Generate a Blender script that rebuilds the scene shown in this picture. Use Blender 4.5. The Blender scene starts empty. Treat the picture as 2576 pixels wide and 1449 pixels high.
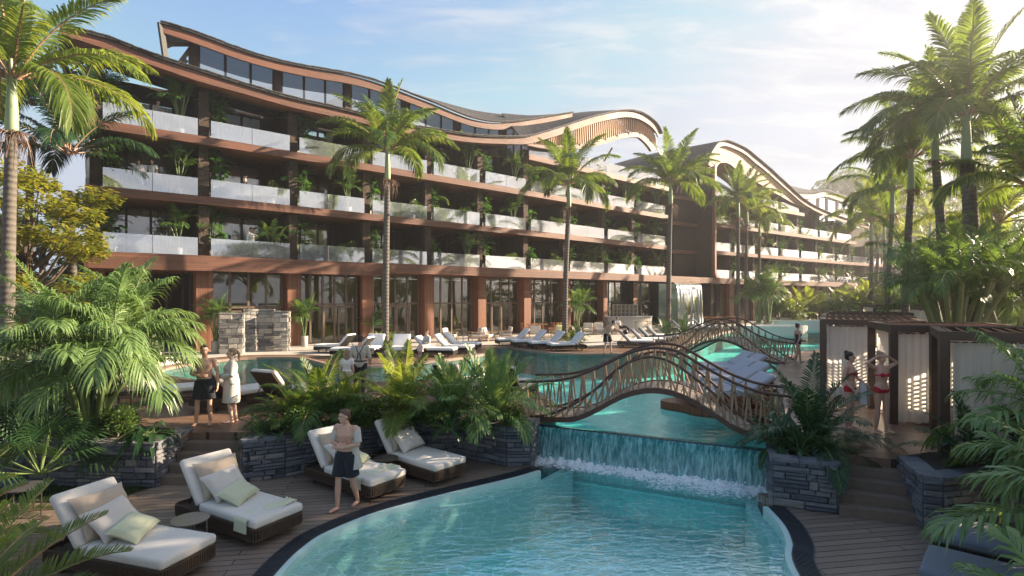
import bpy, math, random
from mathutils import Vector, Matrix, noise
R = math.radians
V = Vector
rnd = random.Random(11)
sc = bpy.context.scene
col = sc.collection

# ---------------------------------------------------------------- camera, sky, sun, exposure
FL, CX, HV, CH = 1380.0, 1288.0, 749.0, 2.85      # focal length and horizon in units of a 2576 px wide frame, eye height
cam = bpy.data.cameras.new('camera'); cam_o = bpy.data.objects.new('camera', cam); col.objects.link(cam_o)
cam.sensor_width = 36; cam.lens = FL*36/2576; cam.shift_y = 24.5/2576
cam.clip_end = 2000; cam.clip_start = .1
cam_o.location = (0, 0, CH); cam_o.rotation_euler = (R(90), 0, 0)
sc.camera = cam_o

SUN_AZ, SUN_EL = math.atan2(.95, .31), R(21)       # azimuth from +Y towards +X
world = bpy.data.worlds.new('World'); sc.world = world; world.use_nodes = True
wn, wl = world.node_tree.nodes, world.node_tree.links
wn.clear()
w_out = wn.new('ShaderNodeOutputWorld'); w_bg = wn.new('ShaderNodeBackground')
sky = wn.new('ShaderNodeTexSky'); sky.sky_type = 'NISHITA'; sky.sun_disc = False
sky.sun_elevation = SUN_EL; sky.sun_rotation = SUN_AZ; sky.air_density = 1.0; sky.dust_density = .3; sky.ozone_density = 1.6
w_tc = wn.new('ShaderNodeTexCoord')
w_sep = wn.new('ShaderNodeSeparateXYZ'); wl.new(w_tc.outputs['Generated'], w_sep.inputs[0])
# project the view direction on a flat cloud layer so that clouds flatten towards the horizon
w_z = wn.new('ShaderNodeMath'); w_z.operation = 'ADD'; w_z.inputs[1].default_value = .18; wl.new(w_sep.outputs['Z'], w_z.inputs[0])
w_dx = wn.new('ShaderNodeMath'); w_dx.operation = 'DIVIDE'; wl.new(w_sep.outputs['X'], w_dx.inputs[0]); wl.new(w_z.outputs[0], w_dx.inputs[1])
w_dy = wn.new('ShaderNodeMath'); w_dy.operation = 'DIVIDE'; wl.new(w_sep.outputs['Y'], w_dy.inputs[0]); wl.new(w_z.outputs[0], w_dy.inputs[1])
w_cmb = wn.new('ShaderNodeCombineXYZ'); wl.new(w_dx.outputs[0], w_cmb.inputs[0]); wl.new(w_dy.outputs[0], w_cmb.inputs[1])
w_map = wn.new('ShaderNodeMapping'); w_map.inputs['Rotation'].default_value = (0, 0, R(-35)); w_map.inputs['Scale'].default_value = (1.0, 3.2, 1)
wl.new(w_cmb.outputs[0], w_map.inputs[0])
w_n1 = wn.new('ShaderNodeTexNoise'); w_n1.inputs['Scale'].default_value = .55; w_n1.inputs['Detail'].default_value = 4; w_n1.inputs['Distortion'].default_value = .6
w_n2 = wn.new('ShaderNodeTexNoise'); w_n2.inputs['Scale'].default_value = 2.6; w_n2.inputs['Detail'].default_value = 12; w_n2.inputs['Roughness'].default_value = .62; w_n2.inputs['Distortion'].default_value = .5
wl.new(w_map.outputs[0], w_n1.inputs['Vector']); wl.new(w_map.outputs[0], w_n2.inputs['Vector'])
w_m = wn.new('ShaderNodeMath'); w_m.operation = 'ADD'; wl.new(w_n1.outputs['Fac'], w_m.inputs[0]); wl.new(w_n2.outputs['Fac'], w_m.inputs[1])
# more cloud on the sunward side of the sky
w_mx = wn.new('ShaderNodeMath'); w_mx.operation = 'MULTIPLY_ADD'; w_mx.inputs[1].default_value = .42; wl.new(w_sep.outputs['X'], w_mx.inputs[0]); wl.new(w_m.outputs[0], w_mx.inputs[2])
w_rmp = wn.new('ShaderNodeMapRange'); w_rmp.inputs['From Min'].default_value = .94; w_rmp.inputs['From Max'].default_value = 1.40; w_rmp.inputs['To Max'].default_value = .96
wl.new(w_mx.outputs[0], w_rmp.inputs['Value'])
w_cap = wn.new('ShaderNodeVectorMath'); w_cap.operation = 'MINIMUM'; wl.new(sky.outputs[0], w_cap.inputs[0]); w_cap.inputs[1].default_value = (2.15, 2.40, 2.85)
w_cm = wn.new('ShaderNodeMapRange'); w_cm.inputs['From Min'].default_value = .40; w_cm.inputs['From Max'].default_value = .60; wl.new(w_n2.outputs['Fac'], w_cm.inputs['Value'])
w_cc = wn.new('ShaderNodeMix'); w_cc.data_type = 'RGBA'; wl.new(w_cm.outputs[0], w_cc.inputs['Factor']); w_cc.inputs[6].default_value = (1.70, 1.90, 2.30, 1); w_cc.inputs[7].default_value = (2.75, 2.80, 2.92, 1)
w_mix = wn.new('ShaderNodeMix'); w_mix.data_type = 'RGBA'
wl.new(w_rmp.outputs[0], w_mix.inputs['Factor']); wl.new(w_cap.outputs[0], w_mix.inputs[6]); wl.new(w_cc.outputs[2], w_mix.inputs[7])
wl.new(w_mix.outputs[2], w_bg.inputs['Color']); w_bg.inputs['Strength'].default_value = .08
wl.new(w_bg.outputs[0], w_out.inputs['Surface'])

sun = bpy.data.lights.new('sun', 'SUN'); sun.energy = 5.0; sun.angle = R(.5); sun.color = (1, .80, .58)
sun_o = bpy.data.objects.new('sun', sun); col.objects.link(sun_o)
sd = V((math.sin(SUN_AZ)*math.cos(SUN_EL), math.cos(SUN_AZ)*math.cos(SUN_EL), math.sin(SUN_EL)))
sun_o.rotation_euler = sd.to_track_quat('Z', 'Y').to_euler(); sun_o.location = sd*200

vs = sc.view_settings; vs.view_transform = 'Standard'; vs.look = 'None'; vs.gamma = 1; vs.use_curve_mapping = False; vs.exposure = 1.9
sc.cycles.use_denoising = True
sc.cycles.max_bounces = 8; sc.cycles.transparent_max_bounces = 24; sc.cycles.volume_bounces = 0
sc.cycles.diffuse_bounces = 3; sc.cycles.glossy_bounces = 3; sc.cycles.transmission_bounces = 4
sc.cycles.caustics_reflective = False; sc.cycles.caustics_refractive = False; sc.cycles.sample_clamp_indirect = 4

# ---------------------------------------------------------------- where things are: from a picture point to the place itself
def at(u, v, z=0.0):
    Y = (CH-z)*FL/(v-HV); return V(((u-CX)/FL*Y, Y, z))
def atY(u, v, Y):
    return V(((u-CX)/FL*Y, Y, CH+(HV-v)/FL*Y))
def xat(u, Y): return (u-CX)/FL*Y
def lerp(a, b, t): return a+(b-a)*t
def interp(tab, x):
    if x <= tab[0][0]: (x0, y0), (x1, y1) = tab[0], tab[1]
    elif x >= tab[-1][0]: (x0, y0), (x1, y1) = tab[-2], tab[-1]
    else:
        for i in range(len(tab)-1):
            if tab[i][0] <= x <= tab[i+1][0]: (x0, y0), (x1, y1) = tab[i], tab[i+1]; break
    return y0+(y1-y0)*(x-x0)/(x1-x0)
def catmull(pts, n, closed=False):
    pts = [V(p) for p in pts]; m = len(pts); out = []
    segs = m if closed else m-1
    for i in range(segs):
        if closed: p0, p1, p2, p3 = pts[(i-1) % m], pts[i], pts[(i+1) % m], pts[(i+2) % m]
        else: p0, p1, p2, p3 = pts[max(i-1, 0)], pts[i], pts[i+1], pts[min(i+2, m-1)]
        for k in range(n):
            t = k/n
            out.append(.5*((2*p1)+(p2-p0)*t+(2*p0-5*p1+4*p2-p3)*t*t+(3*p1-p0-3*p2+p3)*t**3))
    if not closed: out.append(pts[-1])
    return out
def offset2(pts, d, closed=False):
    out = []; m = len(pts)
    for i in range(m):
        a = pts[(i-1) % m] if (closed or i > 0) else pts[i]; b = pts[(i+1) % m] if (closed or i < m-1) else pts[i]
        t = V((b[0]-a[0], b[1]-a[1])); t.normalize()
        out.append(V((pts[i][0]-t.y*d, pts[i][1]+t.x*d)))
    return out

# ---------------------------------------------------------------- mesh builder
class MB:
    def __init__(s): s.v = []; s.f = []; s.m = []
    def add(s, vs_, fs, mi=0):
        o = len(s.v); s.v.extend([tuple(p) for p in vs_]); s.f.extend([tuple(i+o for i in f) for f in fs]); s.m.extend([mi]*len(fs))
    def box(s, c, size, rz=0, M=None, mi=0):
        hx, hy, hz = size[0]/2, size[1]/2, size[2]/2
        M = M or (Matrix.Translation(V(c)) @ Matrix.Rotation(rz, 4, 'Z'))
        vs_ = [M @ V((x, y, z)) for x in (-hx, hx) for y in (-hy, hy) for z in (-hz, hz)]
        s.add(vs_, [(0, 1, 3, 2), (4, 6, 7, 5), (0, 4, 5, 1), (2, 3, 7, 6), (0, 2, 6, 4), (1, 5, 7, 3)], mi)
    def wall(s, p0, p1, th, z0, z1, mi=0):
        # a box along p0-p1 (plan), thickness th towards the left-hand side of the direction
        a, b = V((p0[0], p0[1])), V((p1[0], p1[1])); t = (b-a).normalized(); n = V((-t.y, t.x))*th
        q = [a, b, b+n, a+n]
        s.add([(p.x, p.y, z0) for p in q]+[(p.x, p.y, z1) for p in q],
              [(3, 2, 1, 0), (4, 5, 6, 7), (0, 1, 5, 4), (1, 2, 6, 5), (2, 3, 7, 6), (3, 0, 4, 7)], mi)
    def bar(s, a, b, w, h=None, mi=0):
        a, b = V(a), V(b); h = h or w; d = b-a; L = d.length
        if L < 1e-6: return
        M = Matrix.Translation((a+b)/2) @ d.to_track_quat('X', 'Z').to_matrix().to_4x4()
        s.box((0, 0, 0), (L, w, h), M=M, mi=mi)
    def tube(s, pts, rad, n=8, mi=0, caps=True):
        pts = [V(p) for p in pts]
        if not isinstance(rad, (list, tuple)): rad = [rad]*len(pts)
        o = len(s.v); up = V((0, 0, 1)); prev = None
        for i, p in enumerate(pts):
            t = (pts[min(i+1, len(pts)-1)]-pts[max(i-1, 0)]); t = t.normalized() if t.length > 1e-9 else V((0, 0, 1))
            if prev is None:
                a = t.cross(V((1, 0, 0)) if abs(t.x) < .9 else V((0, 1, 0))).normalized()
            else:
                a = (prev-t*prev.dot(t)); a = a.normalized() if a.length > 1e-6 else t.orthogonal().normalized()
            prev = a; b = t.cross(a)
            for k in range(n):
                w = 2*math.pi*k/n; q = p+(a*math.cos(w)+b*math.sin(w))*rad[i]; s.v.append(tuple(q))
        for i in range(len(pts)-1):
            for k in range(n):
                k2 = (k+1) % n
                s.f.append((o+i*n+k, o+i*n+k2, o+(i+1)*n+k2, o+(i+1)*n+k)); s.m.append(mi)
        if caps:
            s.f.append(tuple(o+k for k in range(n))[::-1]); s.m.append(mi)
            s.f.append(tuple(o+(len(pts)-1)*n+k for k in range(n))); s.m.append(mi)
    def loft(s, rows, closed=False, mi=0, caps=False):
        # rows: polylines of equal length; quads between neighbouring rows
        o = len(s.v); m = len(rows[0])
        for r in rows: s.v.extend([tuple(p) for p in r])
        k = len(rows); rr = k if closed else k-1
        for i in range(rr):
            j = (i+1) % k
            for q in range(m-1): s.f.append((o+i*m+q, o+i*m+q+1, o+j*m+q+1, o+j*m+q)); s.m.append(mi)
        if caps and closed:
            s.f.append(tuple(o+i*m for i in range(k))); s.m.append(mi)
            s.f.append(tuple(o+i*m+m-1 for i in range(k))[::-1]); s.m.append(mi)
    def prism(s, poly, z0, z1, mi=0, mside=None, bottom=False):
        o = len(s.v); n = len(poly)
        s.v.extend([(p[0], p[1], z0) for p in poly]+[(p[0], p[1], z1) for p in poly])
        s.f.append(tuple(o+n+i for i in range(n))); s.m.append(mi)
        if bottom: s.f.append(tuple(o+i for i in range(n))[::-1]); s.m.append(mi)
        for i in range(n):
            j = (i+1) % n; s.f.append((o+i, o+j, o+n+j, o+n+i)); s.m.append(mi if mside is None else mside)
    def lathe(s, prof, n=20, c=(0, 0, 0), mi=0):
        o = len(s.v)
        for r, z in prof:
            for k in range(n):
                w = 2*math.pi*k/n; s.v.append((c[0]+r*math.cos(w), c[1]+r*math.sin(w), c[2]+z))
        for i in range(len(prof)-1):
            for k in range(n):
                k2 = (k+1) % n; s.f.append((o+i*n+k, o+i*n+k2, o+(i+1)*n+k2, o+(i+1)*n+k)); s.m.append(mi)
        s.f.append(tuple(o+k for k in range(n))[::-1]); s.m.append(mi)
        s.f.append(tuple(o+(len(prof)-1)*n+k for k in range(n))); s.m.append(mi)
    def rbox(s, c, size, r, M=None, k=3, bulge=0.0, mi=0, jit=0):
        # box with rounded edges; bulge puffs the top and bottom
        g = []; N = 2*k+4
        def coord(i, h):
            if i <= k: return -h+r-r*math.cos(math.pi/2*i/k) if False else (-1, i)
            return (1, i)
        M = M or Matrix.Translation(V(c))
        hx, hy, hz = [x/2-r for x in size]
        lin = [-1+2*i/(N) for i in range(N+1)]
        idx = {}
        o = len(s.v)
        def put(a, b, cc):
            key = (round(a, 5), round(b, 5), round(cc, 5))
            if key in idx: return idx[key]
            p = V((a, b, cc))
            def sp(t): # split into inner part and corner part
                e = .55
                if abs(t) <= e: return t/e, 0.0
                return math.copysign(1, t), math.copysign((abs(t)-e)/(1-e), t)
            ix, ox = sp(a); iy, oy = sp(b); iz, oz = sp(cc)
            d = V((ox, oy, oz))
            if d.length > 0:
                mxx = max(abs(ox), abs(oy), abs(oz)); d = d.normalized()*(mxx if mxx < 1 else 1)
                if mxx >= 1: d = d.normalized()
            q = V((ix*hx, iy*hy, iz*hz))+d*r
            if bulge: q.z += math.copysign(1, cc)*bulge*(1-ix*ix*(abs(a) if abs(a) < 1 else 1))*(1-iy*iy*(abs(b) if abs(b) < 1 else 1))*(1 if abs(cc) > .5 else 0)
            if jit: q += V((rnd.uniform(-jit, jit), rnd.uniform(-jit, jit), rnd.uniform(-jit, jit)))
            s.v.append(tuple(M @ q)); idx[key] = len(s.v)-1; return idx[key]
        for ax in range(3):
            for sg in (-1, 1):
                for i in range(N):
                    for j in range(N):
                        q = []
                        for (a, b) in ((lin[i], lin[j]), (lin[i+1], lin[j]), (lin[i+1], lin[j+1]), (lin[i], lin[j+1])):
                            t = [0, 0, 0]; t[ax] = sg; t[(ax+1) % 3] = a; t[(ax+2) % 3] = b; q.append(put(*t))
                        s.f.append(tuple(q if sg > 0 else q[::-1])); s.m.append(mi)
    def build(s, name, mats, parent=None, smooth=False, loc=None, local=False):
        me = bpy.data.meshes.new(name); me.from_pydata(s.v, [], s.f)
        if not isinstance(mats, (list, tuple)): mats = [mats]
        for m in mats: me.materials.append(m)
        if len(mats) > 1: me.polygons.foreach_set('material_index', s.m)
        if smooth: me.polygons.foreach_set('use_smooth', [True]*len(me.polygons))
        me.update()
        o = bpy.data.objects.new(name, me); col.objects.link(o)
        if parent:
            o.parent = parent
            if not local:                 # mesh was written in world coordinates
                o.location = -wloc(parent)
        if loc is not None: o.location = loc
        return o

def wloc(o):
    p = V((0, 0, 0))
    while o: p += o.location; o = o.parent
    return p
def tag(o, label=None, cat=None, group=None, kind=None):
    if label: o['label'] = label
    if cat: o['category'] = cat
    if group: o['group'] = group
    if kind: o['kind'] = kind
    return o
def thing(name, label, cat, loc=(0, 0, 0), rz=0, group=None):
    o = bpy.data.objects.new(name, None); col.objects.link(o); o.empty_display_size = .2
    o.location = loc; o.rotation_euler = (0, 0, rz)
    return tag(o, label, cat, group)
def dup(root, loc, rz=0, label=None, group=None, scale=None):
    r = root.copy(); col.objects.link(r); r.location = loc; r.rotation_euler = (0, 0, rz)
    if label: r['label'] = label
    if group: r['group'] = group
    if scale is not None: r.scale = (scale,)*3 if not isinstance(scale, tuple) else scale
    for ch in list(root.children):
        c = ch.copy(); col.objects.link(c); c.parent = r
        for g in list(ch.children):
            d = g.copy(); col.objects.link(d); d.parent = c
    return r
def setting(o, kind='structure'): o['kind'] = kind; return o

# ---------------------------------------------------------------- materials
class NT:
    def __init__(s, name):
        s.mat = bpy.data.materials.new(name); s.mat.use_nodes = True; s.n = s.mat.node_tree.nodes; s.l = s.mat.node_tree.links
        s.n.clear(); s.out = s.n.new('ShaderNodeOutputMaterial')
        s.p = s.n.new('ShaderNodeBsdfPrincipled'); s.l.new(s.p.outputs[0], s.out.inputs[0])
        s.tc = s.n.new('ShaderNodeTexCoord')
    def vec(s, scale=(1, 1, 1), rot=(0, 0, 0), space='Object'):
        m = s.n.new('ShaderNodeMapping'); m.inputs['Scale'].default_value = scale; m.inputs['Rotation'].default_value = rot
        s.l.new(s.tc.outputs[space], m.inputs[0]); return m.outputs[0]
    def wpos(s, scale=(1, 1, 1), rot=(0, 0, 0)):
        g = s.n.new('ShaderNodeNewGeometry'); m = s.n.new('ShaderNodeMapping'); m.inputs['Scale'].default_value = scale; m.inputs['Rotation'].default_value = rot
        s.l.new(g.outputs['Position'], m.inputs[0]); return m.outputs[0]
    def noise(s, scale, vec=None, detail=5, rough=.55, dist=0):
        t = s.n.new('ShaderNodeTexNoise'); t.inputs['Scale'].default_value = scale; t.inputs['Detail'].default_value = detail
        t.inputs['Roughness'].default_value = rough; t.inputs['Distortion'].default_value = dist
        if vec: s.l.new(vec, t.inputs['Vector'])
        return t.outputs['Fac']
    def ramp(s, fac, stops):
        r = s.n.new('ShaderNodeValToRGB'); e = r.color_ramp.elements
        while len(e) < len(stops): e.new(.5)
        for i, (p, c) in enumerate(stops):
            e[i].position = p; e[i].color = (*c, 1) if len(c) == 3 else c
        s.l.new(fac, r.inputs[0]); return r.outputs[0]
    def mix(s, fac, a, b, mode='MIX'):
        m = s.n.new('ShaderNodeMix'); m.data_type = 'RGBA'; m.blend_type = mode
        for sock, val in ((m.inputs[0], fac), (m.inputs[6], a), (m.inputs[7], b)):
            if isinstance(val, (int, float)): sock.default_value = val
            elif isinstance(val, tuple): sock.default_value = (*val, 1)
            else: s.l.new(val, sock)
        return m.outputs[2]
    def math(s, op, a, b=None, c=None):
        m = s.n.new('ShaderNodeMath'); m.operation = op
        for i, val in enumerate((a, b, c)):
            if val is None: continue
            if isinstance(val, (int, float)): m.inputs[i].default_value = val
            else: s.l.new(val, m.inputs[i])
        return m.outputs[0]
    def island(s):
        g = s.n.new('ShaderNodeNewGeometry'); return g.outputs['Random Per Island']
    def base(s, c):
        if isinstance(c, tuple): s.p.inputs['Base Color'].default_value = (*c, 1)
        else: s.l.new(c, s.p.inputs['Base Color'])
    def bump(s, h, strength=.5, dist=.02):
        b = s.n.new('ShaderNodeBump'); b.inputs['Strength'].default_value = strength; b.inputs['Distance'].default_value = dist
        s.l.new(h, b.inputs['Height']); s.l.new(b.outputs[0], s.p.inputs['Normal']); return b.outputs[0]
    def set(s, **k):
        for a, b in k.items():
            s.p.inputs[{'rough': 'Roughness', 'metal': 'Metallic', 'spec': 'Specular IOR Level', 'sheen': 'Sheen Weight', 'sss': 'Subsurface Weight', 'coat': 'Coat Weight'}[a]].default_value = b
        return s

def simple(name, c, rough=.6, var=.15, nscale=6, bump=.15, bscale=60, **k):
    t = NT(name); v = t.vec()
    n = t.noise(nscale, v, 6)
    t.base(t.mix(n, tuple(x*(1-var) for x in c), tuple(min(1, x*(1+var)) for x in c)))
    if bump: t.bump(t.noise(bscale, v, 4), bump, .01)
    t.set(rough=rough, **k); return t.mat

def plank_mat(name, c1, c2, along, width, length, rough=.45, gap=.012, space='w', vertical=False, zrow=False, gapc=(.02, .014, .01), bumpd=.006, coat=0):
    # planks running along the plan direction `along` (radians); zrow = rows stacked in height; vertical = boards standing upright
    t = NT(name)
    g = t.n.new('ShaderNodeNewGeometry'); sp = t.n.new('ShaderNodeSeparateXYZ'); t.l.new(g.outputs['Position'], sp.inputs[0])
    ca, sa = math.cos(along), math.sin(along)
    L = t.math('ADD', t.math('MULTIPLY', sp.outputs['X'], ca), t.math('MULTIPLY', sp.outputs['Y'], sa))
    W_ = t.math('ADD', t.math('MULTIPLY', sp.outputs['X'], -sa), t.math('MULTIPLY', sp.outputs['Y'], ca))
    Z = sp.outputs['Z']
    a, b = (L, W_)
    if zrow: a, b = L, Z
    if vertical: a, b = Z, L
    cv = t.n.new('ShaderNodeCombineXYZ'); t.l.new(a, cv.inputs[0]); t.l.new(b, cv.inputs[1])
    br = t.n.new('ShaderNodeTexBrick'); t.l.new(cv.outputs[0], br.inputs['Vector'])
    br.offset = .37; br.inputs['Scale'].default_value = 1; br.inputs['Brick Width'].default_value = length; br.inputs['Row Height'].default_value = width
    br.inputs['Mortar Size'].default_value = gap/2; br.inputs['Mortar Smooth'].default_value = .1; br.inputs['Bias'].default_value = 0
    br.inputs['Color1'].default_value = (*c1, 1); br.inputs['Color2'].default_value = (*c2, 1); br.inputs['Mortar'].default_value = (*gapc, 1)
    st = t.n.new('ShaderNodeMapping'); st.inputs['Scale'].default_value = (1.2, 22, 1); t.l.new(cv.outputs[0], st.inputs[0])
    gr = t.noise(1.6, st.outputs[0], 6, .6, .4)
    big = t.noise(.55, g.outputs['Position'], 4)
    c = t.mix(t.math('MULTIPLY', gr, .85), br.outputs['Color'], (0.0, 0.0, 0.0), 'MULTIPLY')
    c = t.mix(gr, t.mix(.0, br.outputs['Color'], (0, 0, 0)), t.mix(1.0, br.outputs['Color'], (1.5, 1.45, 1.4), 'MULTIPLY'))
    c = t.mix(t.math('MULTIPLY', big, .5), c, t.mix(1.0, c, (.55, .55, .57), 'MULTIPLY'))
    t.base(c)
    h = t.math('SUBTRACT', t.math('MULTIPLY', gr, .25), br.outputs['Fac'])
    t.bump(h, .8, bumpd)
    rr = t.n.new('ShaderNodeMapRange'); rr.inputs['To Min'].default_value = rough-.12; rr.inputs['To Max'].default_value = rough+.15; t.l.new(big, rr.inputs['Value']); t.l.new(rr.outputs[0], t.p.inputs['Roughness'])
    t.set(coat=coat); return t.mat

def leaf_mat(name, dark, light, trans, tf=.35, rough=.42, spec=.4):
    t = NT(name); isl = t.island(); n = t.noise(2.2, t.wpos(), 3)
    f = t.math('MULTIPLY_ADD', isl, .6, t.math('MULTIPLY_ADD', n, .9, -.25))
    c = t.mix(f, dark, light); t.base(c); t.set(rough=rough, spec=spec)
    tr = t.n.new('ShaderNodeBsdfTranslucent'); t.l.new(t.mix(f, tuple(x*.7 for x in trans), tuple(x*1.2 for x in trans)), tr.inputs['Color'])
    mx = t.n.new('ShaderNodeMixShader'); mx.inputs[0].default_value = tf
    t.l.new(t.p.outputs[0], mx.inputs[1]); t.l.new(tr.outputs[0], mx.inputs[2]); t.l.new(mx.outputs[0], t.out.inputs[0])
    return t.mat

def rock_mat(name, stops, scale=9, bstr=.8, bdist=.03, rough=.85, isl=.7):
    t = NT(name); v = t.wpos(); n = t.noise(scale, v, 8, .65); n2 = t.noise(scale*.25, v, 4)
    f = t.math('MULTIPLY_ADD', t.island(), isl, t.math('MULTIPLY_ADD', n, .5, t.math('MULTIPLY', n2, .35)))
    f = t.math('SUBTRACT', f, isl*.5-.05) if isl else f
    t.base(t.ramp(f, stops)); t.set(rough=rough)
    t.bump(t.noise(scale*2.2, v, 10, .7), bstr, bdist); return t.mat

FA = R(41)       # direction of the long facade in plan
M = {}
M['fascia'] = plank_mat('fascia_wood', (.175, .074, .044), (.105, .048, .031), FA, .105, 2.6, .55, .012, zrow=True, bumpd=.006)
M['board'] = plank_mat('upright_board', (.25, .108, .058), (.175, .075, .042), FA, .085, 9, .5, .016, vertical=True, bumpd=.01)
M['soffit'] = plank_mat('soffit_wood', (.33, .15, .075), (.26, .11, .055), FA, .11, 3, .5, .008)
M['deck'] = plank_mat('deck_wood', (.21, .13, .088), (.145, .09, .062), R(-14), .145, 3.2, .36, .018)
M['deck_low'] = plank_mat('deck_wood_lower', (.25, .195, .155), (.175, .135, .108), R(9), .15, 2.6, .34, .016)
M['walk'] = plank_mat('walkway_wood', (.21, .165, .135), (.155, .12, .098), R(-4), .12, 3.0, .30, .012)
M['pier'] = rock_mat('pier_rock', [(0, (.022, .016, .012)), (.45, (.085, .058, .042)), (1, (.17, .125, .09))], 3.2, 1, .16, isl=0)
M['darkwall'] = rock_mat('dark_render', [(0, (.018, .013, .010)), (.5, (.040, .028, .021)), (1, (.075, .055, .042))], 22, .8, .02, isl=0)
M['stone'] = rock_mat('planter_stone', [(0, (.06, .068, .082)), (.35, (.125, .135, .16)), (.7, (.20, .20, .215)), (1, (.33, .29, .25))], 11, 1, .04, isl=.75)
M['stone_pale'] = rock_mat('shower_stone', [(0, (.12, .12, .12)), (.4, (.30, .295, .28)), (.75, (.50, .47, .42)), (1, (.62, .54, .43))], 9, 1, .03, isl=.9)
M['mortar'] = simple('mortar', (.035, .035, .038), .9)
M['slate'] = NT('slate'); _t = M['slate']
_b = _t.n.new('ShaderNodeTexBrick'); _t.l.new(_t.vec((1, 1, 1), (0, 0, -FA)), _b.inputs['Vector']); _b.inputs['Scale'].default_value = 1; _b.inputs['Brick Width'].default_value = .5; _b.inputs['Row Height'].default_value = .35
_b.inputs['Color1'].default_value = (.10, .095, .095, 1); _b.inputs['Color2'].default_value = (.055, .055, .058, 1); _b.inputs['Mortar'].default_value = (.015, .015, .015, 1); _b.inputs['Mortar Size'].default_value = .02
_t.base(_t.mix(_t.noise(8, _t.wpos(), 5), _b.outputs['Color'], (.12, .11, .10), 'MIX') if False else _b.outputs['Color']); _t.bump(_b.outputs['Fac'], -.8, .03); _t.set(rough=.85, spec=.15); M['slate'] = _t.mat
M['slateedge'] = simple('slate_edge', (.05, .047, .045), .7, .4, 20)
M['tanwood'] = simple('pale_timber', (.52, .33, .19), .6, .2, 8)
M['frame'] = simple('bronze_frame', (.028, .022, .018), .4, .1, 4, 0)
M['frame_warm'] = simple('warm_metal_frame', (.16, .12, .09), .4, .1, 4, 0)
M['white'] = simple('white_paint', (.74, .72, .68), .6, .05, 3, .1)
M['cream'] = simple('cream_stone', (.62, .55, .46), .6, .08, 3, .1)
M['paving'] = plank_mat('light_paving', (.52, .49, .45), (.46, .43, .39), R(20), .6, 1.2, .6, .012, gapc=(.25, .23, .2), bumpd=.002)
M['room'] = simple('room_wall', (.74, .60, .44), .8, .1, 1, 0)
M['roomback'] = simple('room_back', (.30, .21, .14), .8, .2, .6, 0)
M['lobby'] = simple('lobby_wall', (.46, .43, .24), .8, .35, .5, 0)
M['curtain'] = None
M['brownbeam'] = plank_mat('dark_timber', (.085, .052, .033), (.065, .04, .026), 0, 5, 9, .5, .0, bumpd=.001)
M['railwood'] = simple('dark_rail_wood', (.085, .038, .022), .45, .2, 8)
M['baluster'] = simple('baluster_wood', (.34, .225, .135), .55, .25, 10)
M['bridge_deck'] = plank_mat('bridge_planks', (.36, .30, .25), (.27, .225, .19), R(69), .14, 4, .5, .014)
M['slatwood'] = simple('red_timber', (.30, .12, .055), .5, .25, 6)
M['cushion'] = NT('cushion_fabric'); _t = M['cushion']; _v = _t.vec(); _t.base(_t.mix(_t.noise(90, _v, 3), (.60, .55, .49), (.74, .69, .62))); _t.bump(_t.noise(220, _v, 3), .4, .004); _t.set(rough=.9, sheen=.2); M['cushion'] = _t.mat
def fabric(name, a, b, s=90):
    t = NT(name); v = t.vec(); t.base(t.mix(t.noise(s, v, 3), a, b)); t.bump(t.math('ADD', t.noise(s*2, v, 3), t.math('MULTIPLY', t.noise(9, v, 3), 3)), .35, .006); t.set(rough=.92, sheen=.15); return t.mat
M['cushion_white'] = fabric('white_cushion', (.74, .73, .73), (.84, .83, .82))
M['pillow_tan'] = fabric('tan_pillow', (.42, .335, .25), (.52, .42, .32))
M['pillow_grey'] = fabric('pale_pillow', (.54, .49, .44), (.64, .59, .53))
M['pillow_green'] = fabric('sage_pillow', (.47, .49, .33), (.56, .58, .41))
M['towel'] = fabric('towel', (.55, .55, .37), (.66, .65, .47), 150)
M['grey_fabric'] = fabric('grey_cushion', (.13, .15, .19), (.17, .19, .24))
M['rope'] = simple('woven_rope', (.065, .040, .024), .7, .4, 30)
M['darkmetal'] = simple('dark_metal', (.02, .018, .016), .4, .1, 5, 0)
M['tabletop'] = simple('brass_metal', (.30, .26, .21), .35, .1, 5, 0, metal=.5)
M['orangewood'] = simple('orange_timber', (.50, .22, .10), .55, .2, 10)
M['grate'] = simple('pool_grate', (.018, .019, .024), .4, .2, 8, 0)
M['soil'] = simple('soil', (.035, .024, .016), .95, .4, 8, .8, 20)
M['step'] = simple('step_concrete', (.17, .125, .095), .8, .25, 8, .5, 90)
M['trunk'] = None
t = NT('palm_trunk'); g_ = t.n.new('ShaderNodeNewGeometry'); sp_ = t.n.new('ShaderNodeSeparateXYZ'); t.l.new(g_.outputs['Position'], sp_.inputs[0])
_ring = t.n.new('ShaderNodeTexWave'); _ring.bands_direction = 'Z'; _ring.inputs['Scale'].default_value = 1.6; _ring.inputs['Distortion'].default_value = 1.2; _ring.inputs['Detail'].default_value = 3; t.l.new(g_.outputs['Position'], _ring.inputs['Vector'])
_nn = t.noise(7, t.wpos(), 7, .65)
t.base(t.mix(_nn, t.mix(_ring.outputs['Fac'], (.05, .043, .037), (.10, .088, .075)), (.155, .135, .115)))
t.bump(t.math('ADD', _ring.outputs['Fac'], t.math('MULTIPLY', _nn, .8)), .7, .03); t.set(rough=.85); M['trunk'] = t.mat
t = NT('crownshaft'); t.base(t.mix(t.noise(3, t.wpos((1, 1, .3)), 5), (.20, .30, .14), (.36, .43, .29))); t.set(rough=.45); M['shaft'] = t.mat
M['rachis'] = simple('leaf_stalk', (.26, .22, .11), .5, .3, 5, 0)
M['rachis_red'] = simple('leaf_stalk_red', (.30, .17, .11), .5, .3, 5, 0)
M['stalk'] = simple('green_stem', (.14, .20, .07), .5, .3, 5, 0)
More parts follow.
